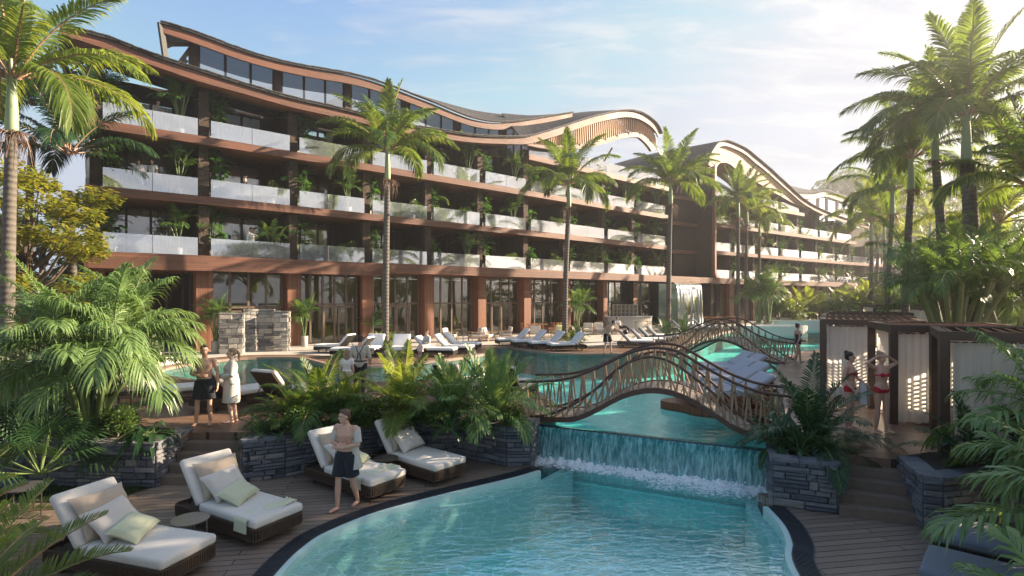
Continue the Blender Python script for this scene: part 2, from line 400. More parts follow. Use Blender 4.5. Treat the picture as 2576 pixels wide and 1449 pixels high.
M['bark'] = rock_mat('tree_bark', [(0, (.04, .03, .022)), (1, (.16, .12, .09))], 12, .8, .03, isl=0)
M['palm_leaf'] = leaf_mat('palm_leaflet', (.020, .060, .014), (.075, .145, .028), (.30, .42, .04), .38)
M['palm_leaf_sun'] = leaf_mat('palm_leaflet_yellowish', (.05, .10, .018), (.15, .21, .035), (.42, .50, .06), .42)
M['areca'] = leaf_mat('areca_leaflet', (.025, .080, .018), (.10, .19, .045), (.26, .42, .06), .30, .36, .5)
M['areca_pale'] = leaf_mat('areca_pale_leaflet', (.07, .15, .04), (.22, .32, .11), (.34, .48, .10), .30, .36, .5)
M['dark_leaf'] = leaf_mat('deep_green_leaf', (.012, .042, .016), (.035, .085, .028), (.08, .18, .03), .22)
M['broad_leaf'] = leaf_mat('broad_leaf', (.015, .075, .015), (.06, .17, .03), (.16, .42, .04), .28, .3, .6)
M['tree_leaf'] = leaf_mat('tree_leaf', (.07, .11, .015), (.21, .25, .03), (.50, .46, .05), .40)
M['olive_leaf'] = leaf_mat('olive_leaf', (.09, .12, .06), (.22, .25, .14), (.22, .28, .09), .25, .55)
M['bush_leaf'] = leaf_mat('bush_leaf', (.025, .060, .014), (.085, .15, .035), (.20, .32, .05), .32)
M['dry'] = leaf_mat('dry_fibre', (.16, .10, .06), (.34, .20, .14), (.35, .18, .08), .3)
M['pot'] = simple('pale_pot', (.52, .48, .42), .7, .12, 4, .1)
M['pot_white'] = simple('white_pot', (.74, .72, .70), .6, .05, 4, .1)
M['grass'] = leaf_mat('grass_blade', (.012, .035, .010), (.04, .085, .02), (.06, .14, .02), .25)
M['skin'] = None
t = NT('skin'); t.base(t.mix(t.noise(14, t.vec(), 4), (.52, .29, .20), (.62, .37, .27))); t.set(rough=.5, sss=.08); t.p.inputs['Subsurface Radius'].default_value = (.02, .008, .004); M['skin'] = t.mat
t = NT('pale_skin'); t.base(t.mix(t.noise(14, t.vec(), 4), (.62, .39, .30), (.70, .47, .38))); t.set(rough=.5); M['skin_pale'] = t.mat
M['navy'] = fabric('black_cloth', (.010, .011, .016), (.018, .020, .028))
M['red'] = fabric('red_cloth', (.42, .012, .02), (.55, .02, .03))
M['robe'] = fabric('robe_cloth', (.52, .48, .42), (.64, .60, .54), 40)
M['shirt'] = fabric('linen_shirt', (.46, .42, .36), (.56, .52, .45), 40)
M['white_cloth'] = fabric('white_cloth', (.70, .68, .66), (.8, .78, .76), 40)
M['hair'] = simple('dark_hair', (.022, .013, .009), .45, .4, 40, .6, 120)
M['hair_brown'] = simple('brown_hair', (.10, .05, .028), .45, .4, 40, .6, 120)
M['hair_blond'] = simple('fair_hair', (.26, .17, .10), .45, .4, 40, .6, 120)
M['white_eye'] = simple('eye', (.5, .45, .42), .3, 0, 1, 0)
M['pink'] = simple('pink_wall', (.62, .36, .33), .8, .05, 3, .05)
M['green_glass'] = None

def glass(name, tint, refl=.25, gloss=.02, trans_mix=1.0, film=None):
    t = NT(name); tr = t.n.new('ShaderNodeBsdfTransparent'); tr.inputs[0].default_value = (*tint, 1)
    gl = t.n.new('ShaderNodeBsdfGlossy'); gl.inputs['Roughness'].default_value = gloss; gl.inputs[0].default_value = (1, 1, 1, 1)
    fr = t.n.new('ShaderNodeFresnel'); fr.inputs['IOR'].default_value = 1.5
    f = t.math('ADD', t.math('MULTIPLY', fr.outputs[0], 1.0), refl)
    m = t.n.new('ShaderNodeMixShader'); t.l.new(f, m.inputs[0])
    src = tr.outputs[0]
    if film:
        df = t.n.new('ShaderNodeBsdfDiffuse'); df.inputs[0].default_value = (*film[0], 1); m2 = t.n.new('ShaderNodeMixShader'); m2.inputs[0].default_value = film[1]
        tl = t.n.new('ShaderNodeBsdfTranslucent'); tl.inputs[0].default_value = (*film[0], 1); m3 = t.n.new('ShaderNodeMixShader'); m3.inputs[0].default_value = .5
        t.l.new(df.outputs[0], m3.inputs[1]); t.l.new(tl.outputs[0], m3.inputs[2])
        t.l.new(src, m2.inputs[1]); t.l.new(m3.outputs[0], m2.inputs[2]); src = m2.outputs[0]
    t.l.new(src, m.inputs[1]); t.l.new(gl.outputs[0], m.inputs[2]); t.l.new(m.outputs[0], t.out.inputs[0])
    return t.mat
M['balustrade'] = glass('frosted_balustrade', (.86, .92, .98), .34, .03, film=((.80, .89, 1.0), .32))
M['window'] = glass('window_glass', (.86, .84, .80), .20, .01)
M['lobby_glass'] = glass('lobby_glass', (.84, .84, .62), .10, .01)
M['clere'] = glass('clerestory_glass', (.25, .28, .32), .45, .02)

t = NT('sheer_curtain'); tl = t.n.new('ShaderNodeBsdfTranslucent'); tl.inputs[0].default_value = (.88, .83, .74, 1)
t.base((.84, .80, .72)); t.set(rough=.9)
m_ = t.n.new('ShaderNodeMixShader'); m_.inputs[0].default_value = .55; t.l.new(t.p.outputs[0], m_.inputs[1]); t.l.new(tl.outputs[0], m_.inputs[2]); t.l.new(m_.outputs[0], t.out.inputs[0]); M['curtain'] = t.mat

def water(name, tint, wave_scale, wave_str, cell, k, fm=.55, cap=.36):
    # clear water: a mirror-like rippled surface over a see-through tint; a web of focused light is painted into that tint
    t = NT(name); w = t.wpos()
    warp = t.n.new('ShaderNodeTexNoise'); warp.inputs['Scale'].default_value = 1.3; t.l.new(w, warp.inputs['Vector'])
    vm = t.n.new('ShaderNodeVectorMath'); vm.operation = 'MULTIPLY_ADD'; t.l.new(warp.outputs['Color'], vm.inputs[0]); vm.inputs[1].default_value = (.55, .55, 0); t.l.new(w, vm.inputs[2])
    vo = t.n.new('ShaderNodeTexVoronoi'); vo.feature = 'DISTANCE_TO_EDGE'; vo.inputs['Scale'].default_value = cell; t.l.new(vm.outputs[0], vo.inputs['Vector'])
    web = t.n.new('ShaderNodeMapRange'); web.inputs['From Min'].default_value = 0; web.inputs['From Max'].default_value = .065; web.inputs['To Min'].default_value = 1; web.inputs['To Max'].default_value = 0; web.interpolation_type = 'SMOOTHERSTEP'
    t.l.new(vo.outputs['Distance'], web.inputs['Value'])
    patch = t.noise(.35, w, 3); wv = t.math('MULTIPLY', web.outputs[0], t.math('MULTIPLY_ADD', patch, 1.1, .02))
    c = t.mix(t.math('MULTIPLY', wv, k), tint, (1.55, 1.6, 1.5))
    tr = t.n.new('ShaderNodeBsdfTransparent'); t.l.new(c, tr.inputs[0])
    gl = t.n.new('ShaderNodeBsdfGlossy'); gl.inputs['Roughness'].default_value = .03
    b = t.n.new('ShaderNodeBump'); b.inputs['Strength'].default_value = wave_str; b.inputs['Distance'].default_value = .022
    wn1 = t.noise(wave_scale, t.wpos((1, 2.2, 1), (0, 0, R(-15))), 3, .5, .8); wn2 = t.noise(wave_scale*.35, w, 2)
    t.l.new(t.math('MULTIPLY_ADD', wn2, 1.5, wn1), b.inputs['Height'])
    t.l.new(b.outputs[0], gl.inputs['Normal'])
    fr = t.n.new('ShaderNodeFresnel'); fr.inputs['IOR'].default_value = 1.33; t.l.new(b.outputs[0], fr.inputs['Normal'])
    m = t.n.new('ShaderNodeMixShader'); t.l.new(t.math('MINIMUM', t.math('ADD', t.math('MULTIPLY', fr.outputs[0], fm), .015), cap), m.inputs[0])
    t.l.new(tr.outputs[0], m.inputs[1]); t.l.new(gl.outputs[0], m.inputs[2]); t.l.new(m.outputs[0], t.out.inputs[0])
    return t.mat
M['fall_pale'] = glass('pale_falling_water', (.80, .90, .88), .12, .1, film=((.82, .90, .90), .55))
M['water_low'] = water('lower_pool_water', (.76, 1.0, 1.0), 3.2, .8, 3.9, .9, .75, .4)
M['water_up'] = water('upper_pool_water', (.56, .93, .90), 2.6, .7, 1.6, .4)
t = NT('pool_tile'); _b = t.n.new('ShaderNodeTexBrick'); t.l.new(t.wpos(), _b.inputs['Vector']); _b.offset = 0; _b.inputs['Scale'].default_value = 1; _b.inputs['Brick Width'].default_value = .12; _b.inputs['Row Height'].default_value = .12; _b.inputs['Mortar Size'].default_value = .004
_b.inputs['Color1'].default_value = (.34, .86, .84, 1); _b.inputs['Color2'].default_value = (.31, .80, .79, 1); _b.inputs['Mortar'].default_value = (.38, .72, .70, 1); t.base(_b.outputs['Color']); t.set(rough=.5); M['pool_tile'] = t.mat
M['pool_ledge'] = simple('pool_ledge', (.50, .68, .64), .6, .08, 3, .1)
# ================================================================ THE SETTING: decks, pools, paving, ground
ZL, ZW, ZU = -.78, -.87, -.12          # lower deck, lower water, upper water
lip0, lip1 = V((.63, 12.8)), V((4.99, 10.63))
west = catmull([(.63, 12.8, 0), (1.0, 13.5, 0), (1.14, 14.3, 0), (.95, 16, 0), (.2, 17.9, 0), (-1.5, 18.8, 0), (-3.2, 19, 0), (-5, 18.5, 0), (-8, 18.1, 0), (-10, 18.6, 0), (-11.6, 19.4, 0), (-13.2, 20.7, 0), (-14, 22.4, 0),
                (-13.6, 24.8, 0), (-12.2, 26.2, 0), (-10.3, 26.2, 0), (-8.8, 24.6, 0), (-7.3, 22.9, 0), (-5.5, 23.1, 0), (-4, 24.4, 0), (-2.7, 25.7, 0), (-1.55, 27.6, 0), (-1.05, 29.8, 0), (-.9, 31.4, 0), (-.2, 31.6, 0), (.77, 30, 0), (2.4, 28.3, 0),
                (5.1, 28.0, 0), (7.6, 28.6, 0), (9.3, 30.6, 0), (11.5, 35, 0), (15, 41, 0), (20, 48, 0), (28, 50, 0), (31, 45, 0), (24.5, 38, 0), (18.5, 31.5, 0), (14.5, 28.2, 0), (11.97, 24.4, 0), (10.5, 21.9, 0), (9.28, 19.6, 0),
                (7.95, 16.3, 0), (6.77, 13.6, 0), (5.7, 11.7, 0), (4.99, 10.63, 0)], 5)
shore = [V((p.x, p.y)) for p in west]
front_w = [(-60, 10.6), (-14, 10.6), (-8.73, 10.73), (-6.83, 10.55), (-6.83, 11.62), (-5.38, 11.62), (-5.34, 10.77), (-4.59, 11.13), (-3.4, 12.05), (-2.4, 12.47), (-1.25, 12.6), (-.11, 11.85), (.39, 11.84)]
front_e = [(4.57, 9.63), (5.46, 9.25), (5.80, 10.07), (6.88, 9.62), (6.5, 8.66), (6.69, 8.58), (7.8, 8.85), (12, 9.5), (80, 9.5), (80, 135), (-60, 135)]
b = MB(); b.prism(front_w+[(p.x, p.y) for p in shore]+front_e, -2.6, 0)
setting(b.build('deck', [M['deck']]))
b = MB(); b.prism([(p.x, p.y) for p in shore], -1.35, -1.30); setting(b.build('pool_floor', M['pool_tile']))
b = MB(); b.loft([[(p.x, p.y, -.002) for p in shore], [(p.x, p.y, -1.3) for p in shore]]); setting(b.build('pool_wall', M['pool_tile']))
b = MB(); b.loft([[(p.x, p.y, .012) for p in shore], [(p.x, p.y, .012) for p in offset2(shore, .22)], [(p.x, p.y, 0) for p in offset2(shore, .22)]][:2]); b.loft([[(p.x, p.y, .012) for p in offset2(shore, -.02)], [(p.x, p.y, -.10) for p in offset2(shore, -.02)]])
setting(b.build('pool_edge', simple('pool_coping', (.30, .21, .165), .6, .15, 5)))
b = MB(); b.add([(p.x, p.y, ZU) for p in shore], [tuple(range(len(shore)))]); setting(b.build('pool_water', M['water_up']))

# lower terrace
Lo = catmull([(-2.3, -1.5, 0), (-2.9, 2, 0), (-3.25, 5, 0), (-3.38, 7.16, 0), (-3.29, 8.17, 0), (-3.05, 8.75, 0), (-2.48, 9.5, 0), (-1.48, 10.33, 0), (-.2, 11.25, 0), (.36, 11.75, 0)], 6)
Ro = catmull([(4.72, 9.5, 0), (4.62, 8.7, 0), (4.40, 8.0, 0), (4.08, 7.32, 0), (3.7, 5.5, 0), (3.1, 2.5, 0), (2.6, -1.5, 0)], 6)
Lo = [V((p.x, p.y)) for p in Lo]; Ro = [V((p.x, p.y)) for p in Ro]
b = MB(); b.prism([(-40, -1.5)]+[(p.x, p.y) for p in Lo]+[(.39, 12.4), (-.11, 12.4), (-1.2, 12.9), (-5.2, 12.3), (-40, 12)], -2.6, ZL)
setting(b.build('lower_deck', M['deck_low']))
b = MB(); b.prism([(4.57, 10.2)]+[(p.x, p.y) for p in Ro]+[(30, -1.5), (30, 10.2)], -2.6, ZL)
setting(b.build('lower_deck_right', M['deck_low'])).name = 'lower_deck'
def ring(c, d0, d1, z): return [[(p.x, p.y, z) for p in offset2(c, -d0)], [(p.x, p.y, z) for p in offset2(c, -d1)]]
for c in (Lo, Ro):
    b = MB(); b.loft(ring(c, 0, .27, ZL-.001)); setting(b.build('drain_channel', M['grate']))
    # grate bars
    b = MB(); L = 0; o1 = offset2(c, -.005); o2 = offset2(c, -.265)
    for i in range(len(c)-1):
        seg = (c[i+1]-c[i]).length; k = max(1, int(seg/.032))
        for j in range(k):
            t_ = j/k; a = o1[i].lerp(o1[i+1], t_); e = o2[i].lerp(o2[i+1], t_); b.bar((a.x, a.y, ZL+.006), (e.x, e.y, ZL+.006), .015, .014)
    b.loft([[(p.x, p.y, ZL+.012) for p in offset2(c, .01)], [(p.x, p.y, ZL+.012) for p in offset2(c, -.012)]]); b.loft([[(p.x, p.y, ZL+.012) for p in offset2(c, -.255)], [(p.x, p.y, ZL+.012) for p in offset2(c, -.275)]])
    tag(b.build('drain_grate', simple('grate_bar', (.04, .042, .05), .45, .1, 5, 0)), ['curved black slotted drain grate along the left edge of the lower pool', 'curved black slotted drain grate beside the right edge of the lower pool'][c is Ro], 'drain grate', 'slotted drains round the lower pool')
    c_ = (c+[V((.62, 12.15)), V((.9, 12.5))]) if c is Lo else ([V((5.0, 10.3)), V((4.83, 9.9))]+c)
    b = MB(); b.loft(ring(c, .275, .36, ZL+.004)); b.loft(ring(c_, .36, .56, -.96)); b.loft([[(p.x, p.y, -.96) for p in offset2(c_, -.56)], [(p.x, p.y, -2.0) for p in offset2(c_, -.57)]]); b.loft([[(p.x, p.y, ZL+.004) for p in offset2(c, -.36)], [(p.x, p.y, -.96) for p in offset2(c, -.36)]]);
    setting(b.build('lower_pool_edge', M['pool_ledge']))
inner = [(p.x, p.y) for p in offset2(Lo, -.355)]+[(.45, 12.0), (.75, 12.6), (5.0, 10.5), (4.5, 9.6)]+[(p.x, p.y) for p in offset2(Ro, -.355)]
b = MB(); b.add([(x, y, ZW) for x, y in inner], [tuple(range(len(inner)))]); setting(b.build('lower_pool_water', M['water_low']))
b = MB(); b.add([(-4.5, -2, -2.0), (6, -2, -2.0), (6, 13, -2.0), (-4.5, 13, -2.0)], [(0, 1, 2, 3)]); setting(b.build('lower_pool_floor', M['pool_tile']))
# weir wall under the waterfall
ld = (lip1-lip0).normalized(); lout = V((ld.y, -ld.x)) if V((ld.y, -ld.x)).y < 0 else V((-ld.y, ld.x))
t = NT('weir_tile'); t.base(t.mix(t.noise(3, t.wpos((1, 1, .2)), 5), (.02, .16, .17), (.05, .30, .30))); t.set(rough=.3); M['weir'] = t.mat
e0, e1 = lip0-ld*.1, lip1+ld*.05
b = MB(); q = [e0, e1, e1+lout*-.22, e0+lout*-.22]
b.prism([(p.x, p.y) for p in q][::-1], ZW-.03, ZU-.012, bottom=True); setting(b.build('pool_weir', M['weir']))
b = MB(); b.loft([[(p.x, p.y, ZW-.03) for p in q[2:]], [(p.x, p.y, -2.0) for p in q[2:]]]); setting(b.build('pool_weir', M['pool_tile']))
b = MB(); b.bar((e0.x, e0.y, ZU-.01), (e1.x, e1.y, ZU-.01), .05, .03); setting(b.build('pool_edge', simple('lip_tile', (.03, .04, .055), .25, .1, 4, 0)))
# the falling sheet of water
t = NT('falling_water'); w = t.wpos((6, 6, .45)); n1 = t.noise(2.1, w, 6, .7); n2 = t.noise(5, t.wpos((5, 5, .25)), 5, .7)
streak = t.ramp(t.math('MULTIPLY', n1, t.math('ADD', n2, .5)), [(.34, (0, 0, 0)), (.72, (1, 1, 1))])
g_ = t.n.new('ShaderNodeNewGeometry'); s_ = t.n.new('ShaderNodeSeparateXYZ'); t.l.new(g_.outputs['Position'], s_.inputs[0]); aer = t.n.new('ShaderNodeMapRange'); aer.inputs['From Min'].default_value = -.25; aer.inputs['From Max'].default_value = -.85; t.l.new(s_.outputs['Z'], aer.inputs['Value'])
t.base(t.mix(t.math('MULTIPLY', aer.outputs[0], t.math('MULTIPLY_ADD', n2, .9, .1)), t.mix(streak, (.04, .38, .38), (.36, .70, .71)), (.78, .88, .90))); t.set(rough=.15, spec=.6); t.bump(n1, .8, .03)
tr = t.n.new('ShaderNodeBsdfTransparent'); tr.inputs[0].default_value = (.25, .72, .72, 1); mm = t.n.new('ShaderNodeMixShader')
t.l.new(t.math('MULTIPLY_ADD', streak, .62, .22), mm.inputs[0]); t.l.new(tr.outputs[0], mm.inputs[1]); t.l.new(t.p.outputs[0], mm.inputs[2]); t.l.new(mm.outputs[0], t.out.inputs[0]); M['fall'] = t.mat
def fall_sheet(a, b_, out, prof, n, amp, name, seed=0):
    mb = MB(); rows = []
    for k, (d, z) in enumerate(prof):
        row = []
        for i in range(n+1):
            s = i/n; p = a.lerp(b_, s); w_ = amp*(k/len(prof))*(noise.noise(V((s*n*.35+seed, z*.35, seed)))+.5*noise.noise(V((s*n*.9+seed, z*.5, seed+4))))
            q = p+out*(d+w_); row.append((q.x, q.y, z))
        rows.append(row)
    mb.loft(rows); return mb
prof = [(-.12, ZU+.002), (-.02, ZU+.004), (.035, ZU-.02), (.07, -.24), (.10, -.36), (.13, -.50), (.155, -.64), (.175, -.76), (.19, -.90)]
f = fall_sheet(lip0, lip1, lout, prof, 260, .07, 'waterfall'); fo = f.build('waterfall', M['fall'], smooth=True)
tag(fo, 'wide teal waterfall sheet pouring over the pool edge below the bridge', 'waterfall', kind=None)
# foam at its foot
t = NT('foam'); nn = t.noise(16, t.wpos((1, 1, 1)), 8, .75)
t.base((.82, .86, .88)); t.set(rough=.5); tr = t.n.new('ShaderNodeBsdfTransparent'); mm = t.n.new('ShaderNodeMixShader')
at_ = t.n.new('ShaderNodeAttribute'); at_.attribute_name = 'dens'
al = t.n.new('ShaderNodeMapRange'); al.inputs['From Min'].default_value = .50; al.inputs['From Max'].default_value = .60; t.l.new(t.math('ADD', nn, t.math('MULTIPLY_ADD', at_.outputs['Fac'], .46, -.21)), al.inputs['Value'])
t.l.new(al.outputs[0], mm.inputs[0]); t.l.new(tr.outputs[0], mm.inputs[1]); t.l.new(t.p.outputs[0], mm.inputs[2]); t.l.new(mm.outputs[0], t.out.inputs[0]); M['foam'] = t.mat
mb = MB(); rows = []; dens = []
for k in range(17):
    d = .08+k*.062; row = []
    for i in range(241):
        s = i/240; p = lip0.lerp(lip1, s)+lout*d; hgt = (.10*max(0, 1-k/7)+.02*max(0, 1-k/12))*(.5+abs(noise.noise(V((p.x*7, p.y*7, k*.2)))*1.6))
        row.append((p.x, p.y, ZW+.006+hgt)); dens.append(max(0, 1-(k/16)*(.9+.5*noise.noise(V((p.x*1.2, p.y*1.2, 3))))))
    rows.append(row)
mb.loft(rows); fo = mb.build('foam', M['foam'], smooth=True); setting(fo, 'stuff')
a_ = fo.data.attributes.new('dens', 'FLOAT', 'POINT'); a_.data.foreach_set('value', dens)
mb = MB()
for i in range(900):                        # splashing drops and froth lumps
    s = rnd.random(); k = abs(rnd.gauss(0, 1)); p = lip0.lerp(lip1, s)+lout*(.17+k*.10); z = ZW+abs(rnd.gauss(0, .05))*max(.2, 1.3-k*.5); r = rnd.uniform(.006, .022)
    mb.add([(p.x-r*1.5, p.y, z), (p.x+r*1.5, p.y, z), (p.x, p.y-r, z), (p.x, p.y+r, z), (p.x, p.y, z+r), (p.x, p.y, z-r)], [(0, 2, 4), (2, 1, 4), (1, 3, 4), (3, 0, 4), (2, 0, 5), (1, 2, 5), (3, 1, 5), (0, 3, 5)])
setting(mb.build('spray', simple('froth', (.85, .88, .9), .5, .02, 4, 0)), 'stuff')

# paving near the hotel, ground beyond
pv = [(-24, 22.5), (-15.3, 23.4), (-14.6, 25.4), (-13, 27.2), (-10, 27.3), (-8.2, 26.5), (-5.5, 28.4), (-2.6, 32.6), (1.2, 33), (4, 32.4), (8, 34), (10.6, 38), (13.5, 43), (17, 48), (24, 53), (40, 60), (40, 75), (-24, 75)]
b = MB(); b.add([(x, y, .006) for x, y in [(p.x, p.y) for p in catmull([(x, y, 0) for x, y in pv[1:-3]], 4)]+pv[-3:]+pv[:1]], [tuple(range(4*(len(pv[1:-3])-1)+1+4))]); setting(b.build('paving', M['paving']))
b = MB()
for x0, x1, y0, y1, z in ((-430, -60, -55, 255, -.1), (80, 550, -55, 255, -.1), (-60, 80, 135, 255, -.1), (-60, -40, -55, 10.6, -.8), (30, 80, -55, 9.5, -.8), (-40, 30, -55, -1.5, -.8)):
    b.add([(x0, y0, z), (x1, y0, z), (x1, y1, z), (x0, y1, z)], [(0, 1, 2, 3)])
setting(b.build('ground', simple('ground_earth', (.10, .10, .055), .95, .4, .6, .5, 20)))

# grass patch at the foot of the left wall
def grass_patch(poly_fn, n, z, h, name='grass'):
    mb = MB()
    for i in range(n):
        x, y = poly_fn(); a = rnd.random()*6.28; w = .006; hh = h*rnd.uniform(.5, 1.2); dx, dy = math.cos(a)*w, math.sin(a)*w; lx, ly = rnd.uniform(-.4, .4)*hh, rnd.uniform(-.4, .4)*hh
        mb.add([(x-dx, y-dy, z), (x+dx, y+dy, z), (x+lx, y+ly, z+hh)], [(0, 1, 2)])
    return setting(mb.build(name, M['grass']), 'stuff')
grass_patch(lambda: (rnd.uniform(-9.6, -7.0), 10.62-rnd.random()**1.0*.9*(1 if True else 0)), 5200, ZL, .07)
b = MB(); b.add([(-9.8, 9.75, ZL+.005), (-8.0, 9.68, ZL+.005), (-7.0, 10.2, ZL+.005), (-6.8, 10.6, ZL+.005), (-9.8, 10.8, ZL+.005)], [(0, 1, 2, 3, 4)]); setting(b.build('lawn', M['soil']))

# ---------------------------------------------------------------- stone walls and planters
def stone_wall(path, z0, z1, mat, side=1, depth=.07, rows_h=(.06, .15), lens=(.13, .42), mortar=M['mortar'], both=False):
    # courses of separate roughly squared stones on a backing; side=+1: outer face on the right of the path direction
    mb = MB(); pts = [V(p) for p in path]
    z = z0
    while z < z1-.03:
        h = rnd.uniform(*rows_h); h = min(h, z1-z)
        if z1-z-h < .05: h = z1-z
        for i in range(len(pts)-1):
            a, c = pts[i], pts[i+1]; L = (c-a).length; t_ = (c-a)/L; n = V((t_.y, -t_.x))*side; s = 0
            while s < L-.01:
                l = rnd.uniform(*lens)*(1.4 if rnd.random() < .15 else 1); l = min(l, L-s)
                if L-s-l < .08: l = L-s
                subs = [(z, h)] if (h < .12 or rnd.random() < .6) else [(z, h*.5), (z+h*.5, h*.5)]
                for (zz, hh) in subs:
                    g = .006; d = depth*rnd.uniform(.35, 1.0); ch = min(.02, hh*.2)
                    def P(ss, o, z_): q = a+t_*ss+n*o; return (q.x, q.y, z_)
                    j = lambda m=.012: rnd.uniform(-m, m)
                    s0, s1, b0, b1 = s+g, s+l-g, zz+g, zz+hh-g
                    vs_ = [P(s0, -.02, b0), P(s1, -.02, b0), P(s1, -.02, b1), P(s0, -.02, b1),
                           P(s0+j(.004), d*.55, b0+j(.004)), P(s1+j(.004), d*.55, b0+j(.004)), P(s1+j(.004), d*.55, b1+j(.004)), P(s0+j(.004), d*.55, b1+j(.004)),
                           P(s0+ch, d+j(), b0+ch), P(s1-ch, d+j(), b0+ch), P(s1-ch, d+j(), b1-ch), P(s0+ch, d+j(), b1-ch)]
                    fs = []
                    for r_ in (0, 4):
                        for k in range(4): k2 = (k+1) % 4; fs.append((r_+k, r_+k2, r_+4+k2, r_+4+k))
                    fs += [(8, 9, 10), (8, 10, 11)]
                    mb.add(vs_, fs if side > 0 else [f_[::-1] for f_ in fs])
                s += l
        z += h
    back = MB()
    for i in range(len(pts)-1): back.wall(pts[i], pts[i+1], .12*side, z0, z1-.004)
    return mb, back
def coping(path, z, w, side=1, mat=None):
    mb = MB(); pts = [V(p) for p in path]
    for i in range(len(pts)-1):
        a, c = pts[i], pts[i+1]; L = (c-a).length; t_ = (c-a)/L; n = V((t_.y, -t_.x))*side; s = 0
        while s < L-.01:
            l = min(rnd.uniform(.3, .6), L-s)
            if L-s-l < .15: l = L-s
            j = lambda: rnd.uniform(-.012, .012)
            q = [a+t_*(s+.004)+n*(.05+j()), a+t_*(s+l-.004)+n*(.05+j()), a+t_*(s+l-.004)-n*(w+j()), a+t_*(s+.004)-n*(w+j())]
            h = z+rnd.uniform(0, .012)
            mb.add([(p.x, p.y, z-.05) for p in q]+[(p.x, p.y, h+rnd.uniform(-.004, .004)) for p in q], [(4, 5, 6, 7), (0, 1, 5, 4), (1, 2, 6, 5), (2, 3, 7, 6), (3, 0, 4, 7)])
            s += l
    return mb
def planter(path, z1, label, soil=None, z0=ZL, cw=.28):
    r = thing('stone_planter', label, 'stone planter', (path[0][0], path[0][1], z0))
    mb, bk = stone_wall(path, z0, z1-.04, M['stone'])
    w_ = mb.build('stone_face', M['stone'], r); bk.build('wall_core', M['mortar'], r)
    coping(path, z1, cw).build('coping', M['stone'], r)
    if soil:
        s = MB(); s.add([(x, y, z1-.02) for x, y in soil], [tuple(range(len(soil)))]); s.build('soil', M['soil'], r)
    return r
planter([(-14, 10.5), (-10.5, 10.45), (-8.73, 10.6), (-6.83, 10.5), (-6.86, 11.75)], .07, 'blue grey stone planter wall left of the lower left steps', [(-14, 10.5), (-8.73, 10.6), (-6.86, 10.55), (-6.9, 11.7), (-8.4, 11.9), (-10, 12.6), (-14, 13.2)])
planter([(-5.32, 11.75), (-5.30, 10.77), (-4.59, 11.1), (-3.95, 11.6), (-3.4, 12.0), (-2.4, 12.42), (-1.25, 12.55), (-.6, 12.15), (-.11, 11.82), (.39, 11.84), (.60, 12.78)], .05, 'long curved grey stone planter wall behind the two upper lower-deck loungers',
        [(-5.3, 11.7), (-5.28, 10.8), (-4.59, 11.12), (-3.4, 12.02), (-2.4, 12.44), (-1.25, 12.57), (-.11, 11.84), (.37, 11.86), (.55, 12.8), (.2, 13.2), (-1, 13.5), (-3, 13.3), (-4.5, 12.6)])
planter([(4.98, 10.66), (4.57, 9.60), (5.46, 9.22), (5.80, 10.1)], .06, 'square grey stone planter between the waterfall and the right steps', [(4.95, 10.7), (4.6, 9.63), (5.44, 9.26), (5.78, 10.2), (5.7, 11.0), (5.2, 11.0)])
planter([(6.86, 9.7), (6.46, 8.62), (6.69, 8.52), (7.8, 8.8), (9.5, 9.2), (12, 9.5)], .06, 'dark stone planter wall on the right of the right steps', [(6.86, 9.7), (6.5, 8.64), (6.69, 8.58), (7.8, 8.85), (12, 9.5), (12, 10.0), (9, 9.9), (7.6, 10.0)])
def steps(p0, p1, back, n, run, rise, label, mat=M['step'], z0=ZL):
    a, c, bk = V(p0), V(p1), V(back).normalized()
    r = thing('garden_steps', label, 'steps', ((a.x+c.x)/2, (a.y+c.y)/2, z0))
    for k in range(n):
        b = MB(); f0 = a+bk*run*k; f1 = c+bk*run*k; e = bk*run*(n-k+.02)
        b.prism([(p.x, p.y) for p in (f0, f1, f1+e, f0+e)], z0-.01, z0+rise*(k+1)); b.build('step', mat, r)
    return r
steps((-6.80, 10.62), (-5.40, 10.62), (0, 1), 4, .25, .156, 'brown steps on the left between two stone planters')
steps((5.46, 9.15), (6.46, 8.74), (.38, .92), 4, .25, .156, 'brown steps on the right from lower deck up to the cabana walkway')
# ================================================================ THE HOTEL
def mkpath(tab):
    def B(u):
        s = interp(tab, u); Y = FL*3.15/s; return V(((u-CX)/FL*Y, Y))
    def N(u):
        t_ = B(u+6)-B(u-6); t_.normalize(); return V((-t_.y, t_.x))
    def A(u, d=0.0): return B(u)+N(u)*d
    def Ray(u, d):               # point of the line at offset d that lies in direction u
        if abs(d) < 1e-6: return B(u)
        lo, hi = u-160, u+160
        g = lambda q: (lambda p: CX+FL*p.x/p.y-u)(A(q, d))
        for _ in range(40):
            mid = (lo+hi)/2
            if g(mid) < 0: lo = mid
            else: hi = mid
        return A((lo+hi)/2, d)
    return B, N, A, Ray
B1, N1, A1, R1 = mkpath([(215, 165), (501, 148.5), (737, 134), (1077, 113.5), (1318, 98.8), (1674, 76)])
B2, N2, A2, R2 = mkpath([(1778, 70), (1955, 61.2), (2129, 52.5), (2245, 47.6)])
Z2, Z3, Z4, Z5 = 5.05, 8.2, 11.35, 14.25
def c3(p, z): return (p.x, p.y, z)
def zof(v, Y): return CH+(HV-v)/FL*Y
def curve_uv(Ray, pts, d, n=6, uoff=0):
    out = []
    for u, v in pts:
        p = Ray(u, d); out.append(V((p.x, p.y, zof(v, p.y))))
    return catmull(out, n)
def upath(A, u0, u1, d, n=24): return [A(lerp(u0, u1, i/n), d) for i in range(n+1)]
def rowz(ps, z): return [(p.x, p.y, z) for p in ps]
